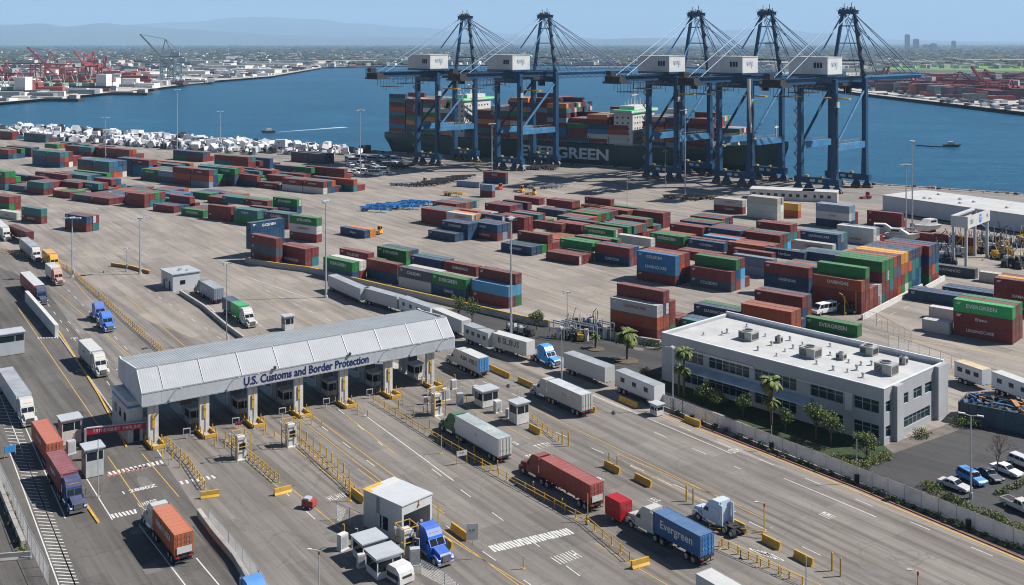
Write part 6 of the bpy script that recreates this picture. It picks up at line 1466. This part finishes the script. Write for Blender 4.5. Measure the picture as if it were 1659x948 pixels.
for u, v, a, c, lab in [(848,312,-30,PAL['y'],'yellow yard tractor right of the quayside container pair'),(868,316,-20,PAL['y'],'second yellow yard tractor right of the quayside container pair'),(618,380,-20,PAL['y'],'small yellow yard tractor beside the lone blue container'),(812,308,-40,(.5,.06,.05),'red yard tractor in front of the stacked grey box'),(690,298,-30,PAL['y'],'yellow yard tractor among the pale chassis'),(1410,322,10,(.4,.04,.06),'dark red tractor left of the white warehouse'),(1482,375,-20,WH,'white tractor parked before the white warehouse'),(178,322,-30,PAL['y'],'yellow tractor by the left far rows')]: yard_truck(g(u, v), a, c, lab)
# parked vans and camper bodies by the rubble
for i in range(22):
    u, v = 566+ (i % 8)*11+rq.uniform(-3,3), 262+ (i//8)*10+rq.uniform(-3,3)
    if 596 < u < 604: u += 6
    k = rq.choice(('van','van','suv','pickup')); c = rq.choice(((.72,.72,.71),(.72,.72,.71),(.5,.53,.57),(.2,.25,.33)))
    car(g(u, v), rq.uniform(-60,20), c, ('white' if c[0] > .6 else 'grey')+' vehicle among those parked between the rubble bank and ship stern', k, 'vehicle', 'service_vehicle', 1.35)['group'] = 'vehicles parked by the rubble bank'
# pipe and machinery yard right, and pump yard by the court
def machine(p, ang, label, group, seed, s=1.):
    r = random.Random(seed); t = thing('yard_machine', label, 'machinery', p, rad(ang), group); t.scale = (s,)*3
    mb = MB().bx(-1.8,1.8,-1,1,.5,1.3); 
    for i in range(3): mb.bx(-1.6+i*1.1,-.8+i*1.1,-.8,.8,1.3,1.7+r.random()*.9)
    mb.build('body', M[r.choice(('dark','steel','dark','dark','greybox','yellow'))], t); ar = MB(); a_ = Vector((r.uniform(-1,1),0,1.6))
    for i in range(3): b_ = a_+Vector((r.uniform(-1.6,1.6), r.uniform(-.8,.8), r.uniform(.4,1.9))); ar.tube(a_, b_, .1, n=6); a_ = b_
    for x in (-1.5,1.5): ar.tube((x,-1.2,.2),(x,-1.2,3+r.random()*2),.08,n=6)
    ar.build('boom', M[r.choice(('dark','steel','steel','dark','yellow'))], t)
    for x in (-1.2,1.2):
        for s_ in (-1,1): mk('wheel', wheel_mesh(.45,.35), t, (x,s_*.95,.45))
for i in range(52):
    u, v = rq.uniform(1525,1660), rq.uniform(392,436)
    if 1555 < u < 1612 and v > 415: v = rq.uniform(395,408)
    machine(g(u, v), rq.uniform(0,180), rq.choice(('dark','grey'))+' machinery with pipes in the cluttered yard below the warehouse', 'machinery in the cluttered yard', i, rq.uniform(.9,1.4))
for i in range(10): machine(g(rq.uniform(900,965), rq.uniform(528,552)), rq.uniform(0,180), 'small grey pump machinery in the pipe yard by the court', 'pump machinery by the court', 60+i, rq.uniform(.6,.9))
for i in range(4): machine(g(830+i*9, 535+i*3), -40, 'low dark trailer gear parked in the dark court', 'trailer gear in the court', 90+i, .7)
machine(g(1372,508), 20, 'tall dark frame machine at the foot of the four-high block', None, 7, 1.1)
for i, (u, v, w) in enumerate([(905,548,2),(925,546,2),(950,552,2.4),(980,548,2)]):
    t = thing('pipe_rack', 'grey steel pipe frame in the pipe yard by the court', 'pipe frame', g(u, v), rad(-40), 'pipe frames by the court'); mb = MB()
    for x in (-w,w):
        for y in (-.7,.7): mb.tube((x,y,0),(x,y,3.6),.12,n=6)
    mb.tube((-w,-.7,3.5),(w,-.7,3.5),.14,n=6); mb.tube((-w,.7,3.5),(w,.7,3.5),.14,n=6); mb.tube((-w,-.7,2.2),(w,.7,2.2),.14,n=6); mb.build('frame', M['steel'], t)
    MB().tube((0,0,0),(0,0,2.6),.5,n=12).build('tank', M['offwhite'], t)
# blue and orange equipment stack right of the office
eq = g(1552,682); ea = -38.
eqd = hd(ea)
for i in range(3):
    t = thing('equipment_bin', ['dark blue-grey open bin nearest the office, heaped with blue machine parts','dark open bin heaped with orange and blue parts, middle of three','dark open bin at the right edge heaped with yellow parts'][i], 'bin', eq+eqd*(6.2+i*12.6)+hd(ea+90)*3.2, rad(ea), 'open bins right of the office')
    mb = MB(); 
    for y0,y1 in ((-3.1,-2.9),(2.9,3.1)): mb.bx(-6.2,6.2,y0,y1,0,3.4)
    mb.bx(-6.2,-6,-2.9,2.9,0,3.4).bx(6,6.2,-2.9,2.9,0,3.4).bx(-6,6,-2.9,2.9,0,.2)
    for k in range(9): mb.bx(-6.1+k*1.5,-5.98+k*1.5,-3.18,-3.101,0,3.4)
    mb.build('bin_wall', plain('bin_steel', (.055,.085,.115), .6, 0, .4, .4, (.16,.09,.04,.5)), t)
    jk = MB(); r2 = random.Random(i)
    for k in range(75): jk.box((r2.uniform(-5.7,5.7), r2.uniform(-2.6,2.6), 2.3+r2.uniform(0,1.5)), (r2.uniform(.3,2.2), r2.uniform(.2,.9), r2.uniform(.15,.6)), r2.choice((0,0,1,2,2) if i < 2 else (1,1,2,0)), r2.uniform(0,3), r2.uniform(-.6,.6))
    jk.bx(-5.9,5.9,-2.8,2.8,.3,2.4,2); sc_ = jk.build('parts_heap', [plain('parts_blue', (.03,.11,.24), .6, 0, .3), plain('parts_orange', (.33,.13,.03), .6, 0, .3), M['dark']], t); stuff(sc_)
loose((1591,634),(1546,618), (.55,.57,.6), 'grey camper trailer with rusty roof edge behind the open bins', 'box', plain('rusty_roof', (.5,.4,.25), .6, 0, .2, .5, (.3,.2,.1,.5)), windows=3)
loose((1672,662),(1606,636), (.6,.64,.68), 'pale camper trailer at the right edge behind the open bins', 'box', white_roof, windows=3)
# quayside container pair and box
make_container(g(803,297)+Vector((0,0,CH)), rad(-30), 'r', 'dark red container on top of a pair before the quay light mast', 12.2, '#', rnd=rl_, group=None)
make_container(g(803,297), rad(-30), 'b', 'navy container under the dark red one before the quay light mast', 12.2, None, rnd=rl_, group=None)
make_container(g(760,303)+Vector((0,0,.05)), rad(-30), 's', 'pale grey container among the quay chassis', 12.2, None, rnd=rl_, group=None)
make_container(g(790,319)+Vector((0,0,CH)), rad(-30), 's', 'grey-blue short container atop a red one by the red tractor', 6.1, None, rnd=rl_, group=None)
make_container(g(790,319), rad(-30), 'r', 'short dark red container below a grey-blue one on the quay', 6.1, None, rnd=rl_, group=None)
# white boats by the warehouse
for u, v, a, s in [(1500,377,-150,1.0),(1437,385,-20,1.0),(1462,391,-30,.9)]:
    t = thing('boat_on_land', {1500:'large white motor boat ashore before the warehouse',1437:'white boat ashore left of the two warehouse masts',1462:'second white boat ashore beside the warehouse masts'}[u], 'boat', g(u, v), rad(a)); t.scale = (s,)*3
    mb = MB(); secs = [(-6,1.8,1.2,2.6),(-3,2.0,.9,2.6),(1,1.9,.8,2.8),(4,1.2,1.2,3.1),(6,.1,2.2,3.4)]; V = []
    for x, w2, z0, z1 in secs: V += [(x,-w2,z1),(x,-w2*.6,z0),(x,0,z0-.25),(x,w2*.6,z0),(x,w2,z1)]
    mb.add(V, [(i*5+j,i*5+j+1,i*5+j+6,i*5+j+5) for i in range(4) for j in range(4)]+[(0,1,2,3,4)]+[(i*5+4,i*5,i*5+5,i*5+9) for i in range(4)]); mb.build('hull', M['white'], t)
    c = MB().prof([(-4.5,2.6),(-4.2,4.6),(-.5,4.7),(1.2,3.6),(2.6,2.8)], -1.4,1.4).build('cabin', M['white'], t); MB().bx(-3.8,-1,-1.43,1.43,3.6,4.3).build('window', M['glass'], c)
    MB().bx(-4,-3.7,-1,1,0,1.2).bx(2,2.3,-.8,.8,0,1.1).build('cradle', M['dark'], t)
# white rubble bank along the water on the left
wr = MB(); r3 = random.Random(12)
for i in range(900):
    t = i/900; s = -392+t*330+r3.uniform(-6,6); tt = -r3.uniform(14, 58)*(1 if s < -110 else .75); sz = r3.uniform(1.2,4.4); zz = r3.uniform(.2,5.5)*(1-abs((-tt-34)/30))
    p = quay(s, tt); wr.box((p.x,p.y,max(.5,zz)+sz*.3), (sz*r3.uniform(.7,1.7), sz*r3.uniform(.5,1.2), sz*r3.uniform(.5,1.1)), r3.choice((0,0,0,0,1,2)), r3.uniform(0,3.1), r3.uniform(-.5,.5))
    if r3.random() < .5: wr.box((p.x-1.,p.y-sz*.55,max(.5,zz)+sz*.4), (.7,.3,.8), 2, r3.uniform(-.6,.2))
stuff(wr.build('white_rubble', [plain('rubble_white', (.58,.58,.59), .8, 0, .12, .3), plain('rubble_grey', (.42,.44,.47), .8, 0, .2, .3), M['dark']]), 'bank of white rubble and wrapped blocks heaped along the left waterfront', 'rubble')
qs = MB()
for i in range(420): p = quay(r3.uniform(-430,400), -r3.uniform(1.6,4)); z = r3.uniform(.3,1.1); qs.box((p.x,p.y,z*.4), (z*1.6,z,z), r3.choice((0,0,1)), r3.uniform(0,3))
stuff(qs.build('quay_edge_stones', [plain('stone_tan', (.34,.27,.19), .9), M['dark']]), 'scattered tan stones and fenders along the quay edge', 'stones')
# grey sheds and white low roofs left of the warehouse
for u, v, L, d, h, lab in [(1215,322,26,9,4,'low white shed with small windows behind the white container stack'),(1300,326,14,8,4,'small white shed right of the white container stack')]:
    t = thing('quay_shed', lab, 'shed', g(u, v), rad(-20)); MB().bx(0,L,0,d,0,h).build('wall', M['offwhite'], t); MB().bx(-.2,L+.2,-.2,d+.2,h+.002,h+.3).build('roof', M['roofw'], t)
    w5 = MB()
    for k in range(int(L/3)): w5.bx(1+k*3,2.4+k*3,-.04,-.002,1.6,2.8)
    w5.build('window', M['glass'], t)
# a small motor boat with its wake, and a floating boom
def boat_at(u, v, label, ang):
    p = g(u, v, -3); t = thing('motor_boat', label, 'boat', p, rad(ang)); mb = MB().prof([(-5,.0),(-5,1.4),(6,1.8),(4.4,0)], -1.6,1.6); mb.build('hull', M['dark'], t); MB().prof([(-2.5,1.5),(-2,3.4),(1.4,3.4),(2.6,1.6)], -1.2,1.2).build('cabin', M['white'], t)
boat_at(435,215,'small motor boat drawing a white wake on the left water', -160); boat_at(1541,238,'tiny boat at the end of a floating line on the right water', -10)
wk_ = MB(); a, b_ = g(438,215,-3), g(560,206,-3); n_ = (b_-a).normalized().cross(Vector((0,0,1))); wk_.quad(a+n_*.5+Vector((0,0,.03)), a-n_*.5+Vector((0,0,.03)), b_-n_*4+Vector((0,0,.03)), b_+n_*4+Vector((0,0,.03)))
struct(wk_.build('boat_wake', plain('foam', (.3,.4,.48), .8, 0, .3, .1)))
fl2 = MB(); P = [g(1484,236,-3), g(1510,238,-3), g(1541,239,-3)]
for a, b_ in zip(P, P[1:]): fl2.tube(a+Vector((0,0,.3)), b_+Vector((0,0,.3)), .35, n=6)
tag(fl2.build('floating_boom', M['dark']), 'thin dark floating line on the water right of the cranes', 'floating line')
# ================================================================ THE FAR SHORE
rf_ = random.Random(31)
def shore_pt(u, v): return g(u, v, .7)
FM = [plain('far_white', (.6,.59,.57), .8), plain('far_cream', (.5,.46,.4), .8), plain('far_grey', (.3,.31,.32), .8), plain('far_roof', (.34,.17,.12), .8), plain('far_dark', (.08,.09,.1), .8)]
fb_ = MB()
def onland(u, v): return v < shore_y(u)-1.5
for i in range(6500):
    u = rf_.uniform(-120,1780); v = HZ+3.2+ (rf_.random()**1.7)*38
    if not onland(u, v): continue
    p = g(u, v, .6); ind = (u < 560 and v > 100) or (u > 1240 and v > 112)
    if ind and rf_.random() < .5: continue
    s = p.y/2600; w = rf_.uniform(7,20)*max(.6, s**.5); h = rf_.uniform(4,11)
    if rf_.random() < .05: w *= 3.5; h *= 1.3
    fb_.box((p.x,p.y,.6+h/2), (w, rf_.uniform(8,22), h), rf_.choice((0,0,0,1,1,2,2,3)), rf_.uniform(-.5,.5))
stuff(fb_.build('far_town', FM), 'distant town of pale low houses spread below the hills', 'town')
ft = MB(); 
def blob(mb, c, r, h, m, rnd):
    V = []; k = 6
    for z, f in ((0,.55),(.45,1),(.8,.7)):
        for i in range(k): a = 6.283*i/k+z*2; q_ = r*f*rnd.uniform(.7,1.25); V.append((c.x+math.cos(a)*q_, c.y+math.sin(a)*q_, c.z+h*z*rnd.uniform(.85,1.1)))
    V.append((c.x, c.y, c.z+h)); fs = [(j*k+i, j*k+(i+1) % k, (j+1)*k+(i+1) % k, (j+1)*k+i) for j in (0,1) for i in range(k)]+[(2*k+i, 2*k+(i+1) % k, 3*k) for i in range(k)]
    mb.add(V, fs, m)
for i in range(15000):
    u = rf_.uniform(-120,1780); v = HZ+2.6+ (rf_.random()**1.5)*34
    if not onland(u, v+1): continue
    if ((u < 560 and v > 101) or (u > 1240 and v > 114)) and rf_.random() < .86: continue
    p = g(u, v, .6); s = (p.y/2500)**.75; blob(ft, p, rf_.uniform(6,17)*s, rf_.uniform(6,12)*max(1, s*.6), rf_.choice((0,0,1,2)), rf_)
stuff(ft.build('far_tree_cover', [plain('far_leaf_dark', (.018,.032,.02), .9), plain('far_leaf', (.026,.045,.024), .9), plain('far_leaf_dry', (.045,.055,.032), .9)]), 'dark green tree cover between the distant houses', 'trees')
# sheds of the far port, each a thing
k_ = 0
def far_shed(u, v, L, d, h, ang, mat, label):
    t = thing('far_warehouse', label, 'warehouse', shore_pt(u, v), rad(ang), 'warehouses on the far shore'); MB().bx(-L/2,L/2,-d/2,d/2,0,h).build('wall', mat, t); MB().prof([(-L/2-.5,h),(L/2+.5,h),(L/2+.5,h+.8),(-L/2-.5,h+.8)], -d/2-.5,d/2+.5).build('roof', M['roofw'], t)
for u, v, L, d, h, lab in [(158,104,150,60,12,'long pale roofed warehouse on the far left shore, farthest up'),(95,118,70,40,12,'white warehouse behind the red cranes at far left'),(60,112,60,40,10,'smaller white warehouse at far left above the moored ship'),(205,121,120,50,6,'wide low pale shed before the grey far crane'),(330,103,150,60,10,'pale warehouse above the far promontory'),(370,112,110,50,9,'low warehouse on the far promontory'),(440,108,160,60,9,'long white warehouse near the tip of the far left shore'),(420,118,90,40,8,'flat shed by the water on the far promontory'),(480,104,170,60,9,'white shed row at the far shore end'),(560,103,200,70,9,'long pale shed left of the leftmost quay crane'),(610,100,180,60,9,'pale shed across the water behind the leftmost crane'),(690,101,160,60,8,'low shed across the water between the left cranes'),(300,122,90,40,8,'pale shed right of the grey far crane'),(1330,107,260,80,10,'long pale blue roofed shed right of the rightmost crane'),(1240,106,200,70,10,'pale warehouse behind the rightmost crane'),(1480,104,220,70,9,'pale shed before the green field'),(1620,101,260,80,9,'pale shed at the far right')]: far_shed(u, v, L, d, h, rf_.uniform(-12,8), FM[0] if k_ % 3 else FM[1], lab)
# red cranes and the grey crane of the far port
def far_crane(u, v, h, ang, mat, label, boom_up=True, s=1.):
    t = thing('far_crane', label, 'crane', shore_pt(u, v), rad(ang), 'cranes of the far port'); mb = MB()
    for x in (-9,9):
        for y in (-10,10): mb.bar((x,y,0),(x,y,h*.55),1.7)
    for y in (-10,10): mb.bar((-9,y,h*.5),(9,y,h*.5),1.7); mb.bar((-9,y,h*.22),(9,y,h*.22),1.5)
    for x in (-9,9): mb.bar((x,-10,h*.5),(x,10,h*.5),1.7); mb.bar((x,-10,h*.2),(x,10,h*.5),1.1)
    mb.build('frame', mat, t); e = (0,10+h*.42,h*1.02) if boom_up else (0,10+h*.7,h*.56)
    MB().bar((-3,-26,h*.56),(-3,10,h*.56),1.9).bar((3,-26,h*.56),(3,10,h*.56),1.9).bar((0,10,h*.56),e,2.6).bar((0,-10,h*.55),(0,4,h*.92),1.3).bar((0,10,h*.55),(0,4,h*.92),1.3).bar((0,4,h*.92),e,.7).bar((0,4,h*.92),(0,-26,h*.57),.7).build('boom', mat, t)
    MB().bx(-5,5,-18,-8,h*.58,h*.58+6).build('machinery_house', FM[2], t)
redc = plain('far_crane_red', (.24,.045,.045), .6); gryc = plain('far_crane_grey', (.2,.27,.28), .6)
far_crane(272,136,78,100,gryc,'tall grey-green crane with raised boom on the far shore',True); far_crane(283,134,60,100,gryc,'shorter grey crane frame beside the tall far crane',False)
for i, (u, v) in enumerate([(12,146),(62,128),(85,140),(112,132),(140,126),(152,138),(168,130)]): far_crane(u, v, 42+(i % 3)*8, 60+i*25, redc, 'red dockside crane among those at the far left port', i % 2 == 0)
for i, (u, v) in enumerate([(1492,150),(1560,152),(1600,156),(1640,160),(1432,140)]): far_crane(u, v, 26+(i % 3)*5, 40+i*35, redc, 'small dark red crane among the stacks across the right water', i % 2 == 0)
# container rows of the far ports
fc = MB(); fcm = [plain('far_box_red', (.25,.05,.05), .7), plain('far_box_dark', (.10,.05,.06), .7), plain('far_box_grey', (.16,.19,.2), .7), FM[0], plain('far_box_rust', (.33,.1,.06), .7)]
for i in range(700):
    if i % 3: u, v = rf_.uniform(1395,1720), 0; v = rf_.uniform(128, min(163, shore_y(min(u,1890))-11))
    else: u = rf_.uniform(-60,235); v = rf_.uniform(112, shore_y(u)-9)
    p = shore_pt(u, v); h = 2.6*rf_.randint(1,5); fc.box((p.x,p.y,.7+h/2), (12.2*rf_.randint(1,3),rf_.uniform(5,20),h), rf_.choice((0,0,1,1,2,4) if i % 3 else (0,0,4,3,3,2)), rf_.uniform(-.25,.25))
for i in range(500):
    u = rf_.uniform(-60,560); v = rf_.uniform(104, shore_y(u)-3); p = shore_pt(u, v); h = rf_.uniform(2.5,7); fc.box((p.x,p.y,.7+h/2), (rf_.uniform(5,34),rf_.uniform(5,22),h), rf_.choice((3,3,3,2,2,1)), rf_.uniform(-.3,.3))
for i in range(260):
    u = rf_.uniform(1300,1760); v = shore_y(u)-rf_.uniform(3,26); p = shore_pt(u, v); h = rf_.uniform(1.5,4); fc.box((p.x,p.y,.7+h/2), (rf_.uniform(3,9),rf_.uniform(3,8),h), rf_.choice((3,2,1,2)), rf_.uniform(-.5,.5))
stuff(fc.build('far_port_stacks', fcm), 'stacked containers and small sheds of the ports across the water', 'port stacks')
em = MB()
P = [(p.x, p.y) for p in far]
for a, b_ in zip(far[1:], far[2:]): em.bar(Vector((a.x,a.y,.9)), Vector((b_.x,b_.y,.9)), 5., 1.2)
struct(em.build('far_quay_edge', plain('far_stone', (.30,.27,.22), .9)))
def far_ship(u, v, L, ang, label, boot=True):
    t = thing('far_cargo_ship', label, 'ship', g(u, v, -3), rad(ang)); mb = MB()
    mb.add([(x,y,z) for x, w2, z0 in ((-L/2,9,0),(-L/2+8,11,0),(L/2-22,11,0),(L/2,.6,0)) for y, z in ((-w2,11),(-w2*.9,3.6),(w2*.9,3.6),(w2,11))], [(i*4+j,i*4+j+1,i*4+j+5,i*4+j+4) for i in range(3) for j in range(3)]+[(0,1,2,3)]+[(i*4+3,i*4,i*4+4,i*4+7) for i in range(3)])
    mb.build('hull', plain('far_hull', (.03,.03,.035), .6), t)
    MB().add([(x,y,z) for x, w2 in ((-L/2+1,8.2),(L/2-22,9.9),(L/2-2,.6)) for y, z in ((-w2,3.59),(-w2*.95,0),(w2*.95,0),(w2,3.59))], [(i*4+j,i*4+j+1,i*4+j+5,i*4+j+4) for i in range(2) for j in range(3)]+[(0,1,2,3)]).build('boot_topping', plain('far_boot_red', (.42,.07,.05), .6), t)
    MB().bx(-L/2+6,-L/2+20,-8,8,11,27).build('superstructure', FM[0], t); mb = MB()
    for k in range(6): x = -L/2+32+k*(L-60)/6; mb.bar((x,-3,11),(x,3,27),.9); mb.bar((x,3,11),(x+8,0,24),.8); mb.bx(x-3,x+8,-8,8,11,15)
    mb.build('deck_cranes', plain('far_deck_green', (.2,.32,.25), .7), t)
far_ship(84,152,175,174,'dark cargo ship with red waterline moored at the far left shore'); far_ship(-14,160,110,174,'second dark ship cut by the left edge on the far shore')
def barge(u, v, L, ang, label):
    t = thing('far_barge', label, 'barge', g(u, v, -3), rad(ang)); MB().bx(-L/2,L/2,-7,7,0,3.4).build('hull', M['dark'], t); MB().bx(-L/2+4,-L/2+14,-4,4,3.4,8).bx(-L/4,L/3,-5,5,3.4,5.2).build('deckhouse', FM[1], t)
barge(78,164,85,172,'long low barge lying off the far left quay'); barge(196,154,80,172,'small dark workboat off the far shore near the grey crane'); barge(232,147,40,172,'short workboat at the far quay left of the grey crane')
# distant towers
for u, h, w, lab in [(1470,150,40,'tallest tower on the far right horizon'),(1484,105,50,'second tower on the far right horizon'),(1545,85,30,'small lone tower on the far right horizon'),(1512,60,60,'low wide block among the horizon towers'),(1246,75,70,'broad block on the horizon behind the rightmost cranes'),(1500,48,60,'lowest block between the horizon towers')]:
    p = g(u, 80.5, .6); o = MB().bx(-w/2,w/2,-20,20,0,h).bx(-w/4,w/4,-10,10,h,h+6).build('horizon_tower', FM[2], None, p); tag(o, lab, 'tower', 'towers on the horizon')
ms = MB(); p = g(1011,78.5,.6)
o = ms.tube((0,0,0),(0,0,185),2.5,1.,6).build('radio_mast', FM[2], None, p); tag(o, 'thin radio mast on the horizon left of the third quay crane', 'mast')
bk_ = thing('far_light_quay', 'pale sandy breakwater strip across the water behind the left crane booms', 'breakwater', g(985,111,-3), rad(3)); MB().bx(-95,95,-9,9,0,3.2).build('stone_bank', plain('sand_pale', (.5,.47,.42), .9), bk_); MB().bx(-80,60,-3,3,3.2,6.5).build('shed_row', FM[0], bk_)
# ================================================================ LABELS: tell look-alikes apart by their order in the photograph
_one = ['first','second','third','fourth','fifth','sixth','seventh','eighth','ninth']
ORD2 = ORD[1:]
for t_, tn in (('twenty','twentieth'),('thirty','thirtieth'),('forty','fortieth'),('fifty','fiftieth'),('sixty','sixtieth')):
    if t_ != 'twenty': ORD2.append(tn)
    ORD2 += [t_+'-'+o for o in _one]
same = {}
for o in list(sc.objects):
    if o.parent is None and 'label' in o and o.get('kind') is None: same.setdefault(o['label'], []).append(o)
for lab, os_ in same.items():
    if len(os_) < 2: continue
    os_.sort(key=lambda o: pix(o.location)[0])
    for i, o in enumerate(os_):
        w_o = 'leftmost' if i == 0 else 'rightmost' if i == len(os_)-1 else ORD2[i-1] + ' from left'
        l2 = lab + ', ' + w_o
        for a_, b_ in ((' on the island', ''), ('yellow lane post in the row running out from', 'yellow lane post before'), (' front', ''), (' in the row', ''), (' small', ''), (' among those', ''), (' low base', ' base')):
            if len(l2.split()) > 16: l2 = l2.replace(a_, b_)
        o['label'] = l2
# ================================================================ CAMERA, LIGHT, AIR
cam = bpy.data.cameras.new('camera'); co_ = bpy.data.objects.new('camera', cam); COL.objects.link(co_)
co_.location = (0, 0, H); co_.rotation_euler = (rad(90), 0, 0); cam.sensor_width = 36; cam.lens = 36*F/1659.
cam.shift_y = -(474-HZ)/1659.; cam.clip_start = 1; cam.clip_end = 90000; sc.camera = co_
SUN_EL, SUN_DIR = 46., 7.      # the sun stands to the right and slightly beyond the scene
sd = Vector((math.cos(rad(SUN_DIR))*math.cos(rad(SUN_EL)), math.sin(rad(SUN_DIR))*math.cos(rad(SUN_EL)), math.sin(rad(SUN_EL))))
sl = bpy.data.lights.new('sun', 'SUN'); sl.energy = SUN_E; sl.angle = rad(.53); sl.color = (1., .965, .92)
so = bpy.data.objects.new('sun', sl); COL.objects.link(so); so.rotation_euler = sd.to_track_quat('Z', 'Y').to_euler(); so.location = (200, 0, 300)
w = bpy.data.worlds.new('World'); sc.world = w; w.use_nodes = True; nt = w.node_tree
sky = nt.nodes.new('ShaderNodeTexSky'); sky.sky_type = 'NISHITA'; sky.sun_disc = False; sky.sun_elevation = rad(SUN_EL); sky.sun_rotation = rad(90 - SUN_DIR)
sky.altitude = 50; sky.air_density = .75; sky.dust_density = SKY_DUST; sky.ozone_density = 2.5
nt.links.new(sky.outputs[0], nt.nodes['Background'].inputs[0]); nt.nodes['Background'].inputs[1].default_value = SKY_S
if HAZE:
    hb = MB(); hb.bx(-56000, 56000, -900, 58000, -5.5, 1700)
    hm = bpy.data.materials.new('haze_air'); hm.use_nodes = True; nt = hm.node_tree; nt.nodes.remove(nt.nodes['Principled BSDF'])
    pv = nt.nodes.new('ShaderNodeVolumePrincipled'); pv.inputs['Density'].default_value = HAZE; pv.inputs['Color'].default_value = (*HAZE_C,1); pv.inputs['Anisotropy'].default_value = 0.
    nt.links.new(pv.outputs[0], nt.nodes['Material Output'].inputs['Volume'])
    stuff(hb.build('haze', hm))
vs = sc.view_settings; vs.view_transform = 'Standard'; vs.look = 'None'; vs.gamma = 1; vs.use_curve_mapping = False; vs.exposure = EXPO
sc.render.engine = 'CYCLES'; cy = sc.cycles
cy.filter_width = 1.1; cy.use_denoising = True; cy.max_bounces = 5; cy.diffuse_bounces = 3; cy.glossy_bounces = 2; cy.transmission_bounces = 2; cy.volume_bounces = 1
cy.volume_step_rate = 20; cy.caustics_reflective = False; cy.caustics_refractive = False
